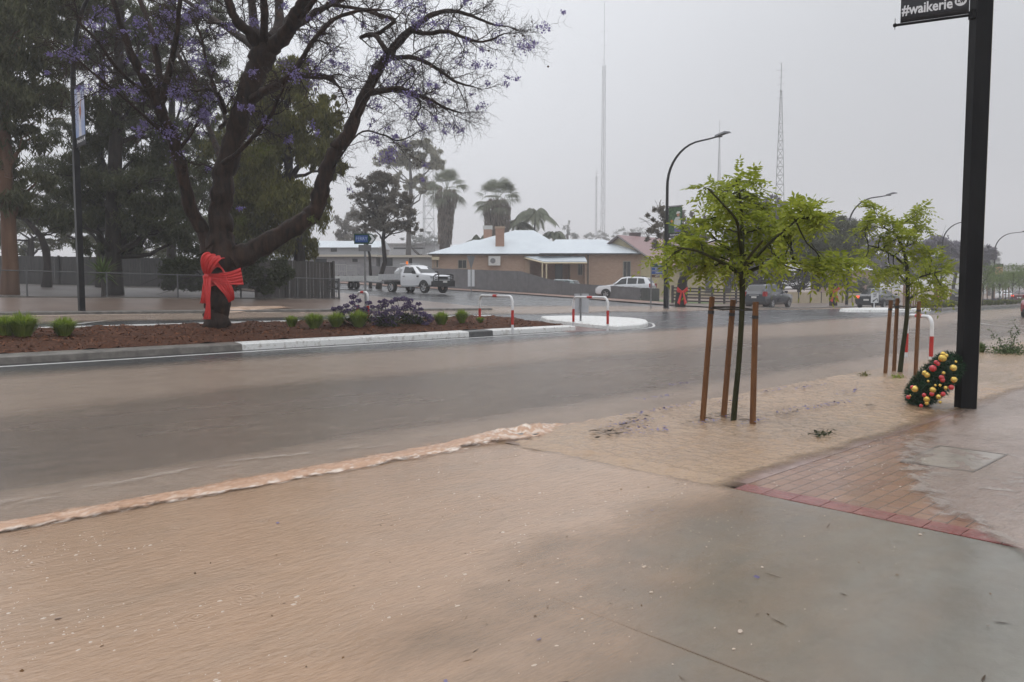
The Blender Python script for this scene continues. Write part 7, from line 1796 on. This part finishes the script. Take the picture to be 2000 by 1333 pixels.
small_bow("faint red bow beside the far dark car near the black pole", 1857, 568, 104, 1.0)
# ------------------------------------------------------------------ radio masts
M_MAST = mat("galvanised_mast", lin(.20, .205, .215), None, .6)
def mast(label, px, d, levels, rods, seed, face=3, r=.03, sp=1.0):
    """levels: [(py, width_px)] from foot to top; braced lattice of three legs; rods: [(py0, py1)] whip antennas on top"""
    g = on(px, d); T = thing("radio_mast", label, "radio mast", g, 0.3*seed, "radio masts"); k = d/F_PX; Z = lambda py: zof(py, d) - g.z
    ang = [2*math.pi*i/face + .4 for i in range(face)]
    z0, z1 = 0, Z(levels[-1][0]); zs = [Z(l[0]) for l in levels]; zs[0] = 0; ws = [l[1]*k*.56 for l in levels]
    W = lambda z: float(np.interp(z, zs, ws)); Pt = lambda i, z: Vector((math.cos(ang[i])*W(z), math.sin(ang[i])*W(z), z))
    for i in range(face): mb = MB(); mb.tube([Pt(i, z) for z in np.linspace(0, z1, 12)], r, 5); mb.build("mast_leg", M_MAST, T)
    mb = MB(); z = 0.0; side = 1
    while z < z1:
        h = max(sp, W(z)*1.9); zn = min(z + h, z1)
        for i in range(face):
            j = (i+1) % face; mb.tube([Pt(i, z), Pt(j, z)], r*.7, 4, caps=False); mb.tube([Pt(i, z), Pt(j, zn)], r*.5, 4, caps=False); mb.tube([Pt(j, z), Pt(i, zn)], r*.5, 4, caps=False)
        z = zn
        if h < .05: break
    mb.build("bracing", M_MAST, T)
    mb = MB(); z = z1
    for a, b in rods: mb.tube([(0, 0, Z(a)), (0, 0, Z(b))], r*1.1, 5)
    rng = np.random.default_rng(seed); zt = Z(rods[-1][1]) if rods else z1
    for q in np.linspace(z1*.96, zt, 6): a = rng.uniform(0, 6.28); l = rng.uniform(.5, 1.1); mb.tube([(-math.cos(a)*l, -math.sin(a)*l, q), (math.cos(a)*l, math.sin(a)*l, q)], r*.5, 4)
    mb.build("antenna", M_MAST, T)
    return T
mast("tall slender guyed radio mast in the middle of the sky", 1176, 165, [(560, 8), (400, 8), (150, 6.5), (128, 6.5)], [(130, 4)], 1, r=.028, sp=3.2)
mast("tapering lattice radio tower above the nearest young tree", 1515, 150, [(560, 26), (385, 18), (280, 11), (176, 3)], [(180, 124)], 2, r=.05, sp=1.6)
mast("faint distant lattice mast behind the first curved street lamp", 1399, 260, [(560, 12), (385, 8), (300, 3), (262, 1.5)], [(265, 236)], 3, r=.05)
mast("wide lattice radio tower beside the hazy gum tree", 836, 135, [(560, 27), (430, 23), (260, 19), (120, 14), (40, 10)], [(45, 5)], 4, r=.035)
mast("thin ghostly mast left of the tall guyed mast", 1163, 300, [(560, 4), (345, 3)], [(350, 335)], 5, r=.04, sp=3)
# ------------------------------------------------------------------ planting of the far median
protoT = None; rt_ = np.random.default_rng(15)
ymid = (RT0 + RT1)/2
for i, px in enumerate((1918, 1936, 1950, 1962, 1976, 1988, 2000, 1766, 1772)):
    a = (px - 1000)/F_PX; den = math.cos(YAW) - a*math.sin(YAW)         # depth at which this pixel column meets the median's middle
    d = (ymid + (1.0 if i % 2 else -1.0)) / den
    if i >= 7: break
    g = on(px, d, .13)
    if protoT is None:
        protoT = thing("median_tree", "x", "tree", g, 0, "staked saplings along the far median"); rng = np.random.default_rng(5); mb = MB()
        mb.tube([(0, 0, 0), (.03, .02, 1.2), (0, 0, 2.4)], [.035, .03, .02], 6); C = []
        for q in range(26):
            a_ = rng.uniform(0, 6.28); e_ = Vector((math.cos(a_)*rng.uniform(.3, 1.0), math.sin(a_)*rng.uniform(.3, 1.0), rng.uniform(1.5, 3.0))); limb(mb, (0, 0, e_.z*.6), e_, .012, .005, 4, .08, rng, 4); C.append(np.array(e_) + rng.normal(0, 1, (42, 3))*np.array([.22, .22, .13]))
        mb.build("trunk", BK_YOUNG, protoT); v, f = leaf_arrays(np.concatenate(C), .16, .05, rng, .3); np_mesh("foliage", v, f, leafmat("sapling_leaf", lin(.12, .17, .06), lin(.20, .26, .10), .4), protoT); o = protoT
    else: o = copy_tree(protoT); o.location = g
    o.rotation_euler.z = rt_.uniform(0, 6.28); s_ = rt_.uniform(.85, 1.1); o.scale = (s_, s_, s_); o["label"] = "staked sapling with pale green crown in the far median right of the black pole"
M_STK = mat("far_stake_timber", lin(.14, .08, .05), lin(.2, .12, .08), .6, 6)
mb = MB(); mb.box((0, 0, .75), (.07, .07, 1.6)); stk = None
for i, px in enumerate((1764, 1768, 1778, 1783, 1787, 1827, 1838, 1843, 1846, 1915, 1928, 1940, 1958, 1970)):
    a = (px - 1000)/F_PX; d = (ymid + (.6 if i % 3 else -.7)) / (math.cos(YAW) - a*math.sin(YAW)); g = on(px, d, .13)
    if stk is None: stk = mb.build("tree_stake", M_STK); o = stk
    else: o = stk.copy(); COL.objects.link(o)
    o.location = g; o.rotation_euler = (rt_.normal(0, .04), rt_.normal(0, .04), rt_.uniform(0, 3)); tag(o, "thin timber stake in the planted far median", "stake", "stakes in the far median")
pr = None
for i in range(34):
    px = 1716 + i*8.6 + rt_.uniform(-2, 2); a = (px - 1000)/F_PX; d = (RT0 + rt_.uniform(.7, 1.8)) / (math.cos(YAW) - a*math.sin(YAW)); g = on(px, d, .14)
    if g.x < R0.x + 9.6: continue
    if pr is None: pr = tuft("median_shrub", "x", "shrub", g, .42, .42, 260, leafmat("median_leaf", lin(.12, .15, .04), lin(.24, .26, .09), .35), 77, "low yellow green shrubs of the far median", .022); o = pr
    else: o = pr.copy(); COL.objects.link(o); o.location = g
    o.rotation_euler.z = rt_.uniform(0, 6.28); s_ = rt_.uniform(.8, 1.35); o.scale = (s_, s_, s_*rt_.uniform(.8, 1.1)); o["label"] = "low yellow green shrub in the row along the far median"
dk = None
for i, px in enumerate((1802, 1812, 1820, 1832, 1850, 1925, 1938, 1950, 1975)):
    a = (px - 1000)/F_PX; d = (ymid + .3) / (math.cos(YAW) - a*math.sin(YAW)); g = on(px, d, .14)
    if dk is None: dk = tuft("purple_shrub", "x", "shrub", g, .55, .5, 260, LF_JFAR, 78, "dull purple shrubs of the far median", .03); o = dk
    else: o = dk.copy(); COL.objects.link(o); o.location = g
    o.rotation_euler.z = rt_.uniform(0, 6.28); o["label"] = "dull purple shrub behind the yellow green row of the far median"
g = on(1812, 92); wp = thing("bollard", "short white post at the far kerb behind the farther young tree", "bollard", g); mb = MB(); mb.tube([(0, 0, 0), (0, 0, 1.1)], .09, 10); mb.tube([(0, 0, 1.1), (0, 0, 1.16)], .11, 10); mb.build("post", M_SWHITE, wp, 60)
# ------------------------------------------------------------------ rain haze: one closed box of pale even air
hb = MB(); hb.box((250, 240, 40), (1300, 1240, 90))
def haze_mat():
    m = bpy.data.materials.new("rain_haze"); m.use_nodes = True; t = m.node_tree
    t.nodes.remove(t.nodes["Principled BSDF"])
    pv = t.nodes.new("ShaderNodeVolumePrincipled")
    pv.inputs["Color"].default_value = (.93, .94, .96, 1); pv.inputs["Density"].default_value = HAZE
    pv.inputs["Anisotropy"].default_value = 0.0
    t.links.new(pv.outputs[0], t.nodes["Material Output"].inputs["Volume"])
    return m
HAZE = 0.0015
tag(hb.build("haze", haze_mat()), kind="stuff")
